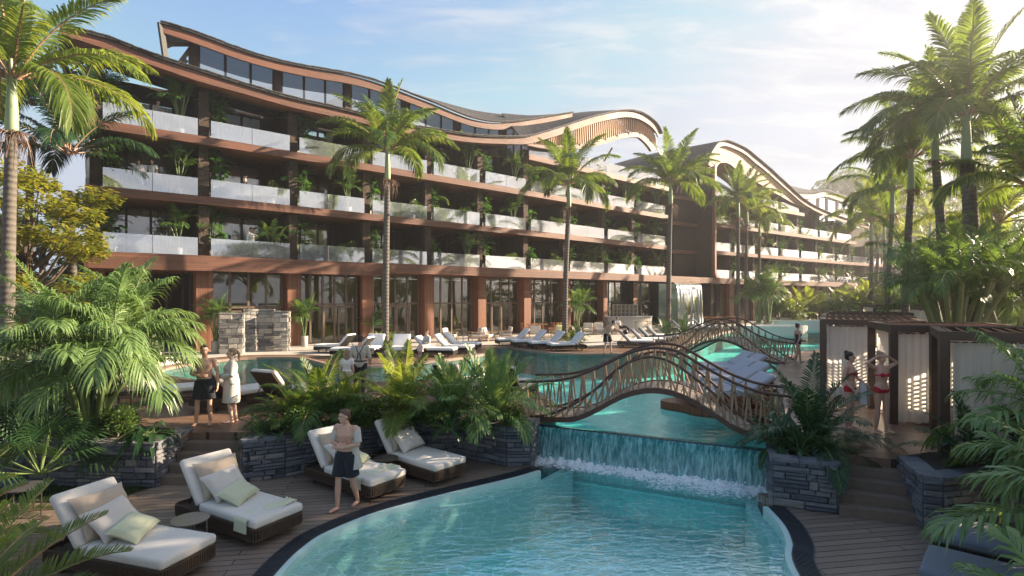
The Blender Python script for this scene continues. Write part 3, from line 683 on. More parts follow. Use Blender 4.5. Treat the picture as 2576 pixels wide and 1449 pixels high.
def band(A, u0, u1, d0, d1, z0, z1, n=24, roundend=False):
    mb = MB(); f = upath(A, u0, u1, d0, n); k = upath(A, u0, u1, d1, n)
    mb.loft([rowz(f, z0), rowz(f, z1), rowz(k, z1), rowz(k, z0)], closed=True, caps=True); return mb

def wing(root, A, Ray, cols, name_of, levels, colw, ends, gf_cols=None, rd=3.0, deep=7.0, skip=(), curt=()):
    pass

hotel = thing('hotel_building', 'long dark brown hotel wing with stone piers, balconies and a wavy slate roof', 'building', (B1(236).x, B1(236).y, 0))
hotel2 = thing('hotel_building', 'far hazy hotel wing with arched slatted roof behind the tall palms', 'building', (B2(1790).x, B2(1790).y, 0))
hotel3 = thing('hotel_building', 'small distant hotel wing with white glazed upper storey and curved roof', 'building', (60, 105, 0))

cols1 = [236, 513, 737, 922, 1077, 1208, 1323, 1422, 1518, 1593]
cw1 = .50
# --- floor slabs with timber edge bands
def level_band(A, root, u0, u1, d0, ztop, h, mat=M['fascia'], nm='floor_band'):
    return band(A, u0, u1, d0, d0+.12, ztop-h, ztop, 30).build(nm, mat, root)
for z in (Z3, Z4):
    level_band(A1, hotel, 214, 1672, -.62, z, .42)
    band(A1, 216, 1670, -.49, 7, z-.36, z-.04, 30).build('floor_slab', M['soffit'], hotel)
level_band(A1, hotel, 1318, 1674, -.62, Z5, .42); band(A1, 1320, 1670, -.49, 7, Z5-.36, Z5-.04, 12).build('floor_slab', M['soffit'], hotel)
level_band(A1, hotel, 212, 960, -1.0, Z2, .80); level_band(A1, hotel, 940, 1724, -1.75, Z2-.02, .62)
band(A1, 214, 958, -.87, 9, Z2-.74, Z2-.06, 24).build('floor_slab', M['soffit'], hotel); band(A1, 958.5, 1722, -1.62, 9, Z2-.58, Z2-.07, 24).build('floor_slab', M['soffit'], hotel)
# side end caps of the bands at the left corner
for z, h, d0 in ((Z3, .42, -.62), (Z4, .42, -.62), (Z2, .8, -1.0)):
    mb = MB(); a = A1(213.5, d0); c = A1(213.5, 6.5); mb.wall(c, a, .12, z-h-.002, z+.002); mb.build('floor_band', M['fascia'], hotel)
# --- roof curves
lowT = [(150, 66), (205, 82), (279, 102), (337, 125), (418, 154), (499, 180), (604, 213), (733, 250), (863, 279), (1025, 318), (1090, 328), (1187, 343), (1275, 347), (1327, 345), (1366, 335), (1415, 320), (1467, 303), (1515, 290), (1567, 280), (1603, 283), (1629, 295), (1652, 315), (1664, 338)]
lowB = [(150, 84), (205, 103), (279, 127), (337, 149), (418, 176), (499, 204), (604, 233), (733, 269), (863, 298), (1025, 335), (1090, 345), (1187, 358), (1275, 362), (1327, 362), (1366, 352), (1415, 337), (1467, 319), (1515, 305), (1567, 295), (1603, 298), (1629, 311), (1648, 328), (1657, 345)]
DF = -1.2
top = curve_uv(R1, lowT, DF); bot = curve_uv(R1, lowB, DF)
nv = [V((N1(300).x, N1(300).y, 0)) if False else V((N1(lerp(150, 1664, i/(len(top)-1))).x, N1(lerp(150, 1664, i/(len(top)-1))).y, 0)) for i in range(len(top))]
def timber_band(top, bot, nv, th, root, mat, name):
    mb = MB(); mb.loft([bot, top, [t_+n*th for t_, n in zip(top, nv)], [b_+n*th for b_, n in zip(bot, nv)]], closed=True, caps=True); return mb.build(name, mat, root)
timber_band(top, bot, nv, .15, hotel, M['fascia'], 'roof_fascia')
def slate_roof(top, nv, depth, rise, root, over=.14, th=.13, name='roof', edge=True, zback=None, soff=True):
    mb = MB(); f = [t_-n*over+V((0, 0, .01)) for t_, n in zip(top, nv)]
    k = [t_+n*depth+V((0, 0, rise)) for t_, n in zip(top, nv)]
    if zback: k = zback
    up = V((0, 0, th))
    mb.loft([f, [p+up for p in f], [p+up for p in k], k], closed=True, caps=True)
    o = mb.build(name, M['slate'], root)
    # ragged slate ends along the eaves
    sb = MB()
    for i in range(len(f)-1):
        L = (f[i+1]-f[i]).length; m = max(1, int(L/.33))
        for j in range(m):
            a = f[i].lerp(f[i+1], j/m); c = f[i].lerp(f[i+1], (j+.92)/m); n = nv[i]
            h = rnd.uniform(-.012, .02)
            sb.add([tuple(a-n*.05+V((0, 0, th-.035+h))), tuple(c-n*.05+V((0, 0, th-.035+h))), tuple(c+n*.3+V((0, 0, th+.03))), tuple(a+n*.3+V((0, 0, th+.03))), tuple(a-n*.05+V((0, 0, th+.012+h))), tuple(c-n*.05+V((0, 0, th+.012+h)))], [(0, 1, 5, 4), (4, 5, 2, 3)])
    sb.build('slate_edge', M['slateedge'], o)
    return o
i_cut = next(i for i, p in enumerate(top) if CX+FL*p.x/p.y > 1330)
slate_roof(top[:i_cut+1], nv[:i_cut+1], 4.0, -.05, hotel)
# underside of the low roof: pale timber rafters on dark boards
mb = MB(); mb.loft([[p+n*.15 for p, n in zip(bot[:i_cut+1], nv)], [p+n*3.0+V((0, 0, .50)) for p, n in zip(bot[:i_cut+1], nv)]]); mb.build('roof_soffit', M['soffit'], hotel)
# crest: roof surface reaching back, slats below it, lower chord
k0 = i_cut-4
cb_pts = [(1262, 288), (1310, 292), (1353, 294), (1434, 288), (1486, 283), (1520, 284), (1545, 292), (1562, 306), (1575, 325)]
cb = catmull([V((R1(u, 6.5).x, R1(u, 6.5).y, zof(v, R1(u, 6.5).y))) for u, v in cb_pts], 8)
crest = top[k0:]; m_ = len(crest)
def resample(pl, m):
    Ls = [0]
    for i in range(len(pl)-1): Ls.append(Ls[-1]+(pl[i+1]-pl[i]).length)
    out = []
    for i in range(m):
        s = Ls[-1]*i/(m-1); j = 0
        while j < len(Ls)-2 and Ls[j+1] < s: j += 1
        out.append(pl[j].lerp(pl[j+1], (s-Ls[j])/max(1e-6, Ls[j+1]-Ls[j])))
    return out
cr = resample(crest, 60); cbk = resample(cb, 60); crn = [nv[min(len(nv)-1, k0+int(i*(m_-1)/59))] for i in range(60)]
ro = slate_roof(cr, crn, 0, 0, hotel, zback=cbk)
lcT = [(1322, 352), (1366, 362), (1415, 365), (1470, 361), (1528, 347), (1567, 336), (1603, 333), (1622, 341), (1640, 357), (1652, 372)]
lcB = [(1322, 364), (1366, 373), (1415, 377), (1470, 373), (1528, 359), (1567, 348), (1603, 345), (1616, 352), (1630, 366), (1640, 380)]
lt = curve_uv(R1, lcT, DF+.35); lb = curve_uv(R1, lcB, DF+.35); lnv = [V((N1(1500).x, N1(1500).y, 0))]*len(lt)
timber_band(lt, lb, lnv, .3, hotel, M['fascia'], 'arch_chord')
su = resample(bot[k0+4:], 62); sl = resample(lt, 62)
for i in range(2, 62):
    mb = MB(); n = V((N1(1500).x, N1(1500).y, 0)); a = su[i]+n*.35; c = sl[i]+n*.1
    mb.bar(a, c, .10, .34); mb.build('roof_slat', M['tanwood'], hotel)
# trusses behind the arch
tr_ = MB()
for i in range(3, 60, 6):
    p = sl[i]; q = cbk[min(59, i)]; tr_.bar(p+V((0, 0, -.1)), q+V((0, 0, -.75)), .16, .22)
    if i+6 < 60:
        q2 = sl[i+6]; tr_.bar(p.lerp(q, .5)+V((0, 0, -.4)), q2.lerp(cbk[i+6], .1)+V((0, 0, .1)), .12)
back_ch = [p+V((0, 0, -.8)) for p in cbk]
for i in range(0, 56, 4): tr_.bar(back_ch[i], back_ch[i+4], .18, .24); tr_.bar(back_ch[i], cbk[i+2], .1); tr_.bar(cbk[i+2], back_ch[i+4], .1)
tr_.build('roof_truss', simple('truss_timber', (.34, .22, .15), .6, .2, 6), hotel)
pa = R1(1473, 3.0); mb = MB(); mb.bar(atY(1540, 372, pa.y+1), atY(1462, 500, pa.y+1), .16); mb.build('roof_strut', M['tanwood'], hotel)
# --- upper roof and clerestory
upT = [(403.5, 60), (486, 85), (606, 129), (701, 157), (798, 176), (886, 191), (960, 212), (1038, 242), (1090, 262), (1140, 283), (1187, 300), (1235, 309), (1279, 309), (1327, 304), (1390, 293), (1440, 285)]
upB = [(403.5, 80), (486, 107), (606, 150), (701, 177), (798, 197), (886, 212), (960, 232), (1038, 261), (1090, 281), (1140, 301), (1187, 317), (1235, 325), (1279, 325), (1327, 320), (1390, 307), (1440, 297)]
ut = curve_uv(R1, upT, 1.7); ub = curve_uv(R1, upB, 1.7); unv = [V((N1(lerp(403, 1440, i/(len(ut)-1))).x, N1(lerp(403, 1440, i/(len(ut)-1))).y, 0)) for i in range(len(ut))]
timber_band(ut, ub, unv, .15, hotel, M['fascia'], 'roof_fascia')
upK = [(414, 125), (486, 108), (606, 141), (701, 165), (798, 179), (886, 190), (970, 213), (1038, 237), (1090, 253), (1150, 270), (1207, 282), (1279, 291), (1353, 293), (1434, 287)]
uk = resample(curve_uv(R1, upK, 9.0), len(ut))
slate_roof(ut, unv, 0, 0, hotel, zback=uk)
mb = MB(); mb.loft([[p+n*.15 for p, n in zip(ub, unv)], [p+n*1.4+V((0, 0, .55)) for p, n in zip(ub, unv)]]); mb.build('roof_soffit', M['soffit'], hotel)
# gable end of the upper roof: slanting dark edge and truss
mb = MB(); p0 = ut[0]; g0 = R1(418, 1.9); pe = V((g0.x, g0.y, zof(160, g0.y)))
mb.bar(p0+V((0, 0, .05)), pe, .14, .3); mb.build('gable_edge', M['slateedge'], hotel)
mb = MB(); q = R1(480, 3.0)
for (v0, v1, u0, u1) in ((112, 112, 420, 480), (175, 118, 440, 482), (150, 180, 470, 440)):
    a, c = R1(u0, 2.6), R1(u1, 3.0); mb.bar(c3(a, zof(v0, a.y)), c3(c, zof(v1, c.y)), .14, .2)
mb.build('gable_truss', simple('grey_timber', (.12, .105, .09), .7, .2, 6), hotel)
ucols = [489, 700, 876, 1023, 1153.5, 1268.5]
uw = [11, 9, 7, 7, 5.5, 5]
def z_on(curve, u):
    best = min(range(len(curve)), key=lambda i: abs(CX+FL*curve[i].x/curve[i].y-u)); return curve[best].z
for u, w_ in zip(ucols, uw):
    a, c = R1(u-w_, 2.75), R1(u+w_, 2.75); mb = MB(); mb.wall(a, c, .5, 13.4 if u < 800 else 12.9, z_on(ub, u)+.6); mb.build('stone_pier', M['pier'], hotel)
for i in range(len(ucols)):
    u0 = ucols[i]+uw[i]; u1 = (ucols[i+1]-uw[i+1]) if i+1 < len(ucols) else 1330
    a, c = R1(u0, 3.0), R1(u1, 3.0); fr = MB(); gl_ = MB(); n = 8
    rows = [[], []]
    for k in range(n+1):
        p = a.lerp(c, k/n); u = CX+FL*p.x/p.y; rows[0].append((p.x, p.y, z_on(bot, min(u, 1330))+.1)); rows[1].append((p.x, p.y, z_on(ub, u)+.6))
    gl_.loft(rows)
    for k in (0, 1, 2, 3):
        p = a.lerp(c, k/3); u = CX+FL*p.x/p.y; w = .07; q = (c-a).normalized()*w
        fr.wall(p-q, p+q, .1, z_on(bot, min(u, 1330)), z_on(ub, u)+.6)
    f_ = fr.build('clerestory_window', M['frame'], hotel); gl_.build('pane', M['clere'], f_)
mb = MB()      # room behind the clerestory
for i in range(len(ucols)):
    a = R1(ucols[i]+8, 3.2); c = A1(ucols[i]+40, 6.2); mb.wall(a, c, .1, 13.6, z_on(ub, ucols[i])+.05)
mb.build('attic_partition', M['room'], hotel)
mb = MB(); f = upath(A1, 520, 1400, 6.6, 20); mb.loft([rowz(f, 12.5), [(p.x, p.y, 14.6) for p in f]]); mb.build('attic_back_wall', M['lobby'], hotel)

# --- piers, partitions, balconies
def pier(A, u, w, d, dd, z0, z1, root, mat='pier', name='stone_pier'):
    a = A(u, d); t_ = (A(u+2, d)-A(u-2, d)).normalized(); mb = MB()
    # a slightly irregular rough face
    rows = []
    n = max(2, int((z1-z0)/.3)); ring_ = []
    for k in range(n+1):
        z = lerp(z0, z1, k/n); jj = (lambda: rnd.uniform(-.02, .02)) if mat == 'pier' else (lambda: 0)
        nn_ = V((-t_.y, t_.x)); q = [a-t_*(w/2+jj())+nn_*jj(), a+t_*(w/2+jj())+nn_*jj(), a+t_*(w/2)+nn_*dd, a-t_*(w/2)+nn_*dd]
        ring_.append([(p.x, p.y, z) for p in q])
    o = len(mb.v)
    for r_ in ring_: mb.v.extend(r_)
    for k in range(n):
        for j in range(4): j2 = (j+1) % 4; mb.f.append((o+k*4+j, o+k*4+j2, o+(k+1)*4+j2, o+(k+1)*4+j)); mb.m.append(0)
    mb.f.append((o+n*4, o+n*4+1, o+n*4+2, o+n*4+3)); mb.m.append(0)
    return mb.build(name, M[mat], root)
def window_unit(p0, p1, z0, z1, root, nm='balcony_window', panes=3, transom=None, glassm='window', back=0.0, door=False, fm='frame', curtain=0):
    a, c = V(p0), V(p1); t_ = (c-a).normalized(); L = (c-a).length; n = V((-t_.y, t_.x)); fr = MB(); w = .06
    for k in range(panes+1):
        s = L*k/panes; s = min(max(s, w), L-w); p = a+t_*s; fr.wall(p-t_*w, p+t_*w, .1, z0, z1)
    fr.wall(a+t_*w, c-t_*w, .094, z1-.1, z1-.003); fr.wall(a+t_*w, c-t_*w, .094, z0+.003, z0+.08)
    if transom: fr.wall(a+t_*w, c-t_*w, .09, transom-.06, transom+.06)
    f_ = fr.build(nm, M[fm], root)
    g = MB(); p, q = a+n*.05, c+n*.05; g.add([c3(p, z0+.02), c3(q, z0+.02), c3(q, z1-.02), c3(p, z1-.02)], [(0, 1, 2, 3)]); g.build('pane', M[glassm], f_)
    if curtain:
        cu = MB(); m = 46; s0, s1 = (0, .42) if curtain == 1 else ((.55, 1) if curtain == 2 else (0, 1)); r0, r1 = [], []
        for k in range(m+1):
            s = lerp(s0, s1, k/m)*L; o_ = n*(.35+.05*math.sin(k*1.25)); p = a+t_*s+o_; r0.append(c3(p, z0+.03)); r1.append(c3(p, z1-.05))
        cu.loft([r0, r1]); cu.build('curtain', M['curtain'], f_, smooth=True)
    return f_
ce = [1674]
allc = cols1+ce
for i, u in enumerate(cols1):
    for li, (z0, z1) in enumerate(((Z2, Z3-.42), (Z3, Z4-.42), (Z4, None))):
        if z1 is None:
            z1 = z_on(bot, u) if u < 1300 else Z5-.42
        pier(A1, u, cw1 if u > 300 else .62, 0, .45, z0-.05, z1+.03, hotel)
    # partition walls between the balconies
    mb = MB(); a = A1(u, .45); c = A1(u, 7.0); mb.wall(a, c, .28, Z2-.1, (z_on(bot, u)+.3) if u < 1300 else Z5-.3); mb.build('partition_wall', M['darkwall'], hotel)
pier(A1, 1323, cw1, 0, .45, Z5, z_on(bot, 1323)+.05, hotel)
def bal_glass(A, u0, u1, z, root, inset=.28, h=.98, d=-.30):
    a, c = A(u0, d), A(u1, d); t_ = (c-a).normalized(); a += t_*inset; c -= t_*inset; L = (c-a).length; mb = MB(); np_ = 2 if L > 3 else 1
    for k in range(np_): p, q = a+t_*(L*k/np_+.012), a+t_*(L*(k+1)/np_-.012); mb.wall(p, q, .02, z-.03, z+h)
    return mb.build('glass_balustrade', M['balustrade'], root)
rnd2 = random.Random(5)
for i in range(len(allc)-1):
    u0, u1 = allc[i], allc[i+1]
    for li, z in enumerate((Z2, Z3, Z4)):
        bal_glass(A1, u0, u1, z, hotel, .27 if i else .33)
        ztop = (Z3, Z4, 0)[li]-.42 if li < 2 else (min(z_on(bot, max(u0, 240)), z_on(bot, u1))+.5 if u1 < 1330 else Z5-.42)
        a, c = A1(u0, 3.0), A1(u1, 3.0); t_ = (c-a).normalized()
        zt = min(ztop, z+(2.75 if li < 2 or i == 0 else ztop-z))
        tm = z+2.6 if (li == 2 and 0 < i < 6) else None
        if li == 2 and i == 0: zt = z+2.35
        window_unit(a+t_*.3, c-t_*.9, z, zt, hotel, panes=3, transom=tm, curtain=rnd2.choice((0, 1, 2, 3, 2)))
        b_ = MB(); b_.wall(c-t_*.9, c, .25, z, ztop+.1)
        if zt < ztop-.05: b_.wall(a+t_*.3, c-t_*.9, .25, zt, ztop+.1)
        b_.build('back_wall', M['darkwall'], hotel)
    # room behind
    for li, z in enumerate((Z2, Z3, Z4)):
        a, c = A1(u0, 6.6), A1(u1, 6.6); mb = MB(); mb.wall(a, c, .1, z, (Z3, Z4, 14.6)[li]-.4); mb.build('room_wall', M['room'], hotel)
for u0, u1 in ((1323, 1422), (1422, 1518), (1518, 1593), (1593, 1674)):
    bal_glass(A1, u0, u1, Z5, hotel, .05, 1.05)
# timber fin that closes the wing on the right and curls out at its foot
def fin_curve(A, u, z0, z1, d, curl, root, sgn=-1, w=.16, name='timber_fin'):
    pts = [(0, z1), (0, lerp(z0, z1, .5)), (0, z0+.95), (.06, z0+.55), (.25, z0+.22), (.6, z0+.03), (1.1, z0)]
    p = A(u, d); t_ = (A(u+3, d)-A(u-3, d)).normalized(); n = V((-t_.y, t_.x)); rows = [[], [], [], []]
    pp = catmull([(x*curl, z, 0) for x, z in pts], 5)
    for i, q in enumerate(pp):
        dq = (pp[min(i+1, len(pp)-1)]-pp[max(i-1, 0)]); dq = V((dq.x, dq.y)).normalized(); nr = V((-dq.y, dq.x))*w/2
        for r_, (sx, dd) in enumerate(((1, 0), (-1, 0), (-1, .6), (1, .6))):
            s = q.x*sgn+nr.x*sx*sgn; z = q.y+nr.y*sx; g = p+t_*s+n*dd; rows[r_].append((g.x, g.y, z))
    mb = MB(); mb.loft(rows, closed=True, caps=True); return mb.build(name, simple('fin_wood', (.27, .13, .085), .5, .2, 8) if 'finw' not in M else M['finw'], root)
M['finw'] = simple('fin_wood', (.27, .13, .085), .5, .2, 8)
fin_curve(A1, 1674, Z2, Z5+.3, -.62, 1.0, hotel, -1)
mb = MB(); mb.wall(A1(1674, -.4), A1(1674, 7), .25, 0, Z5+.2); mb.build('end_wall', M['darkwall'], hotel)
# recessed link between the wings
RC = [A1(1674, 2.2), B2(1778)+N2(1790)*1.2]
for z in (Z2, Z3, Z4, Z5):
    a, c = RC; mb = MB(); tt = (c-a).normalized(); mb.wall(a, c, 5, z-.36, z-.04); mb.build('floor_slab', M['soffit'], hotel)
    mb = MB(); mb.wall(a-V((-tt.y, tt.x))*.12, c-V((-tt.y, tt.x))*.12, .12, z-.4, z); mb.build('floor_band', M['fascia'], hotel)
    if z > 5:
        mid = a+tt*(c-a).length*.50; g = MB(); g.wall(a+V((-tt.y, tt.x))*.3, mid+V((-tt.y, tt.x))*.3, .02, z, z+1.0); g.build('glass_balustrade', M['balustrade'], hotel)
        if z < 14:
            pm = a+tt*(c-a).length*.28; mb = MB(); mb.wall(pm, pm+tt*.45, .45, z, z+2.75); mb.build('stone_pier', M['pier'], hotel)
a, c = RC; tt = (c-a).normalized(); nn2 = V((-tt.y, tt.x)); mid = a+tt*(c-a).length*.52
mb = MB(); mb.wall(mid+nn2*.15, c+nn2*.15, 3, Z2-.3, Z5+1.0); mb.build('link_wall', M['darkwall'], hotel)
mb = MB(); mb.wall(a+nn2*3.2, c+nn2*3.2, .3, 0, Z5+.6); mb.build('link_back_wall', M['darkwall'], hotel)
mb = MB()
for s0, s1 in ((.55, .75), (.95, .75), (.62, .85)): mb.bar(c3(a.lerp(c, s0), Z5+.3), c3(a.lerp(c, s1), Z5+3.6), .18)
mb.build('roof_strut', M['finw'], hotel)

# --- ground floor: boarded columns, tall glazing
gcols = [(242, .70), (514, .82), (739, .78), (924, .78), (1078, .76), (1211, .74), (1325, .74), (1426, .74), (1520, .60), (1596, .60)]
for u, w in gcols: pier(A1, u, w, -.12, .75, 0, Z2-.6, hotel, 'board', 'boarded_column')
gz = Z2-.62
for i in range(1, len(gcols)):
    u0 = gcols[i][0]; u1 = gcols[i+1][0] if i+1 < len(gcols) else 1690
    a, c = A1(u0, .55), A1(u1, .55); t_ = (c-a).normalized()
    z0 = 2.05 if i == 1 else .0
    w = window_unit(a+t_*.42, c-t_*.42, z0, gz+.03, hotel, 'shopfront_window', 4 if i != 2 else 5, 2.45 if i != 1 else 2.3, 'lobby_glass', fm='frame_warm' if i < 7 else 'frame')
    if i == 1:
        mb = MB(); mb.wall(a+t_*.42, c-t_*.42, .3, 0, 2.02); mb.build('plinth_wall', M['darkwall'], hotel)
    if i in (2, 3, 5, 7):                   # glazed doors
        d = MB(); L = (c-a).length; s = L*(.42 if i == 2 else .3); nn_ = V((-t_.y, t_.x))
        for k in range(3): p = a+t_*(s+k*.95)-nn_*.03; d.wall(p, p+t_*.12, .1, 0, 2.35)
        d.wall(a+t_*(s+.12)-nn_*.03, a+t_*(s+1.9)-nn_*.03, .1, 2.2, 2.35); d.wall(a+t_*(s+.12)-nn_*.03, a+t_*(s+1.9)-nn_*.03, .1, .0, .18)
        dd = d.build('glazed_door', M['frame_warm'], hotel)
        h = MB(); p = a+t_*(s+.86)-nn_*.1; h.bar(c3(p, .95), c3(p, 1.25), .03); h.bar(c3(p+t_*.24, .95), c3(p+t_*.24, 1.25), .03); h.build('handle', M['darkmetal'], dd)
# open entrance bay on the far left
a, c = A1(242, 3.5), A1(505, 3.5); t_ = (c-a).normalized(); nn_ = V((-t_.y, t_.x))
mb = MB(); mb.wall(A1(500, .6), A1(500, 6), .06, .02, gz); mb.build('entrance_glass', glass('blue_glass', (.30, .38, .48), .35, .02, film=((.45, .58, .75), .55)), hotel)
mb = MB(); mb.wall(a+nn_*3, c+nn_*3, .2, 0, gz); mb.build('entrance_wall', M['darkwall'], hotel)
mb = MB()
for k in range(6): p = a+t_*(.8*k); mb.wall(p, p+t_*.1, .1, 0, gz)
mb.build('entrance_screen', M['frame'], hotel)
# lobby interior
f = upath(A1, 500, 1690, 8.6, 24); mb = MB(); mb.loft([rowz(f, 0), rowz(f, gz)]); mb.build('lobby_back_wall', M['lobby'], hotel)
f0, f1 = upath(A1, 236, 1690, .5, 24), upath(A1, 236, 1690, 8.6, 24); mb = MB(); mb.loft([rowz(f0, .012), rowz(f1, .012)]); mb.build('lobby_floor', simple('lobby_floor_stone', (.34, .31, .26), .35, .1, 2, 0), hotel)
mb = MB()
for u in (620, 820, 1000, 1140, 1265, 1370, 1470, 1555):
    p = A1(u, 4.5); q = A1(u+rnd.uniform(4, 10), 4.5); mb.wall(p, q, .5, .02, gz)
mb.build('lobby_column', simple('lobby_column_plaster', (.40, .36, .26), .7, .1, 2, 0), hotel)

# --- left gable lattice: curved rib screen hanging from the roof overhang
mb = MB(); g = A1(216, .2); e = V((N1(220).x, N1(220).y)); tl_ = -(A1(240)-A1(216)).normalized()
outer = catmull([V((atY(151, 84, 27).x, atY(151, 84, 27).y, atY(151, 84, 27).z)), atY(160, 150, 27.5), atY(176, 215, 28), atY(186, 270, 28.3), atY(196, 330, 28.6)], 6)
innr = [p+V((1.35, .3, .25))*(1-i/len(outer)*.55) for i, p in enumerate(outer)]
for i in range(0, len(outer)-1): mb.bar(outer[i], outer[i+1], .16, .3); mb.bar(innr[i], innr[i+1], .12, .2)
for i in range(0, len(outer)-3, 3): mb.bar(outer[i], innr[i+3], .08); mb.bar(innr[i], outer[i+3], .08); mb.bar(outer[i], innr[i], .1)
for p in outer[::4]: mb.bar(p, p+V((-2.5, 5, .8)), .12, .2)
mb.build('gable_lattice', simple('dark_steel', (.04, .045, .055), .5, .2, 5), hotel)
mb = MB(); mb.wall(A1(217, -.3), A1(217, 7), -.12, Z2, 14.6); mb.build('side_wall', simple('side_panel', (.10, .12, .16), .3, .1, 2, 0), hotel)

# ================================================================ second wing
cols2 = [1838, 1897, 1955, 2007, 2054, 2097, 2138, 2178, 2212, 2250]
for z in (Z3, Z4):
    e_ = 2252 if z == Z3 else 2144
    level_band(A2, hotel2, 1785, e_, -.62, z, .42); band(A2, 1786, e_-1, -.49, 7, z-.36, z-.04, 20).build('floor_slab', M['soffit'], hotel2)
level_band(A2, hotel2, 1785, 2012, -.62, Z5, .42); band(A2, 1786, 2011, -.49, 7, Z5-.36, Z5-.04, 10).build('floor_slab', M['soffit'], hotel2)
level_band(A2, hotel2, 1716, 2250, -1.5, Z2, .62); band(A2, 1718, 2249, -1.37, 9, Z2-.56, Z2-.05, 20).build('floor_slab', M['soffit'], hotel2)
r2T = [(1781, 412), (1783, 395), (1792, 378), (1803, 363), (1816, 357), (1835, 358), (1875, 376), (1905, 400), (1934, 424), (1960, 448), (1983, 469), (2024, 505), (2076, 533), (2139, 555), (2180, 566), (2225, 572)]
r2B = [(1788, 420), (1790, 404), (1798, 389), (1807, 374), (1816, 368), (1834, 369), (1872, 386), (1901, 410), (1930, 433), (1957, 457), (1981, 478), (2024, 514), (2076, 542), (2139, 563), (2180, 574), (2225, 579)]
t2 = curve_uv(R2, r2T, -1.0); b2 = curve_uv(R2, r2B, -1.0); nv2 = [V((N2(1900).x, N2(1900).y, 0))]*len(t2)
timber_band(t2, b2, nv2, .15, hotel2, M['fascia'], 'roof_fascia')
bk2 = [(1535, 436), (1545, 432), (1572, 424), (1610, 412), (1660, 398), (1700, 388), (1735, 382), (1765, 378), (1790, 385), (1830, 405), (1875, 435), (1930, 470), (1985, 500), (2040, 520), (2100, 538)]
bb = []
for u, v in bk2: p = R2(u, 13.0); bb.append(V((p.x, p.y, zof(v, p.y))))
bb = resample(catmull(bb, 5), len(t2)); slate_roof(t2, nv2, 0, 0, hotel2, zback=bb)
mb = MB(); ff = [p+V((0, 0, -.5)) for p in b2]; 
l2T = [(1796, 430), (1800, 412), (1812, 402), (1835, 404), (1870, 428), (1936, 467), (1972, 489), (2003, 507), (2040, 523)]
l2B = [(1799, 438), (1804, 420), (1814, 410), (1834, 412), (1868, 437), (1934, 476), (1970, 497), (2002, 514), (2040, 528)]
lt2 = curve_uv(R2, l2T, -.7); lb2 = curve_uv(R2, l2B, -.7); timber_band(lt2, lb2, nv2[:len(lt2)], .3, hotel2, M['fascia'], 'arch_chord')
su2 = resample([p for p in b2 if CX+FL*p.x/p.y < 2032], 50); sl2 = resample(lt2, 50)
for i in range(50):
    mb = MB(); n = nv2[0]; mb.bar(su2[i]+n*.3, sl2[i]+n*.1, .12, .34); mb.build('roof_slat', M['tanwood'], hotel2)
mb = MB(); mb.loft([[p+nv2[0]*.2 for p in su2], [p+nv2[0]*6 for p in su2]]); mb.build('roof_soffit', M['soffit'], hotel2)
fin_curve(A2, 1781, Z2-.1, zof(412, R2(1781, -1).y), -1.0, 1.3, hotel2, 1, .3)
mb = MB(); a = A2(1783, -.6); c = A2(1783, 9); mb.wall(a, c, .5, 0, 17.5); mb.wall(A2(1783, -.3), A2(1790, -.3), .4, Z2, 16.5); mb.build('end_wall', M['darkwall'], hotel2)
allc2 = [1783]+cols2
for i, u in enumerate(cols2):
    top_z = Z5-.4 if u < 2012 else max(Z4-.2, z_on(b2, u)) if u < 2145 else Z4-.42
    pier(A2, u, .62, 0, .5, Z2-.1, top_z, hotel2)
    mb = MB(); mb.wall(A2(u, .5), A2(u, 4), .3, Z2-.1, top_z); mb.build('partition_wall', M['darkwall'], hotel2)
    pier(A2, u, .95, -.15, .8, 0, Z2-.5, hotel2, 'board', 'boarded_column')
for i in range(len(allc2)-1):
    u0, u1 = allc2[i], allc2[i+1]
    for li, z in enumerate((Z2, Z3, Z4, Z5)):
        if li == 2 and u1 > 2145: continue
        if li == 3 and u1 > 2012: continue
        bal_glass(A2, u0, u1, z, hotel2, .33, 1.0)
        if li == 3: continue
        a, c = A2(u0, 2.6), A2(u1, 2.6); t_ = (c-a).normalized(); zt = z+2.7
        window_unit(a+t_*.3, a+t_*2.6, z, zt, hotel2, panes=2)
        b_ = MB(); b_.wall(a+t_*2.6, c, .25, z, z+2.79 if li < 2 else (Z5-.4 if u1 < 2012 else z+2.9)); b_.wall(a, a+t_*2.6, .22, zt, zt+.1); b_.build('back_wall', M['darkwall'], hotel2)
    a, c = A2(u0, 1.2), A2(u1, 1.2); t_ = (c-a).normalized()
    window_unit(a+t_*.6, a+t_*3.0, 0, Z2-.56, hotel2, 'ground_window', 3, None, 'window')
    b_ = MB(); b_.wall(a+t_*3.0, c-t_*.3, .25, 0, Z2-.56); b_.build('ground_wall', M['darkwall'], hotel2)
f = upath(A2, 1783, 2250, 7, 14); mb = MB(); mb.loft([rowz(f, 0), rowz(f, Z5)]); mb.build('room_wall', M['room'], hotel2)
f = upath(A2, 2012, 2225, 3, 12); mb = MB(); mb.loft([rowz(f, Z4), [(p.x, p.y, Z5+.2) for p in f]]); mb.build('back_wall', M['darkwall'], hotel2)
# glazing by the link, with mullions
a = B2(1745)+N2(1780)*-.5; c = B2(1795)+N2(1780)*-.5; window_unit(A2(1752, 1.0), A2(1822, 1.0), 0, Z2-.5, hotel2, 'ground_window', 5, 2.3, 'window')
mb = MB(); mb.wall(A1(1690, 1.2), A1(1800, 3), .2, 0, Z2-.5); mb.build('link_wall', M['lobby'], hotel2)
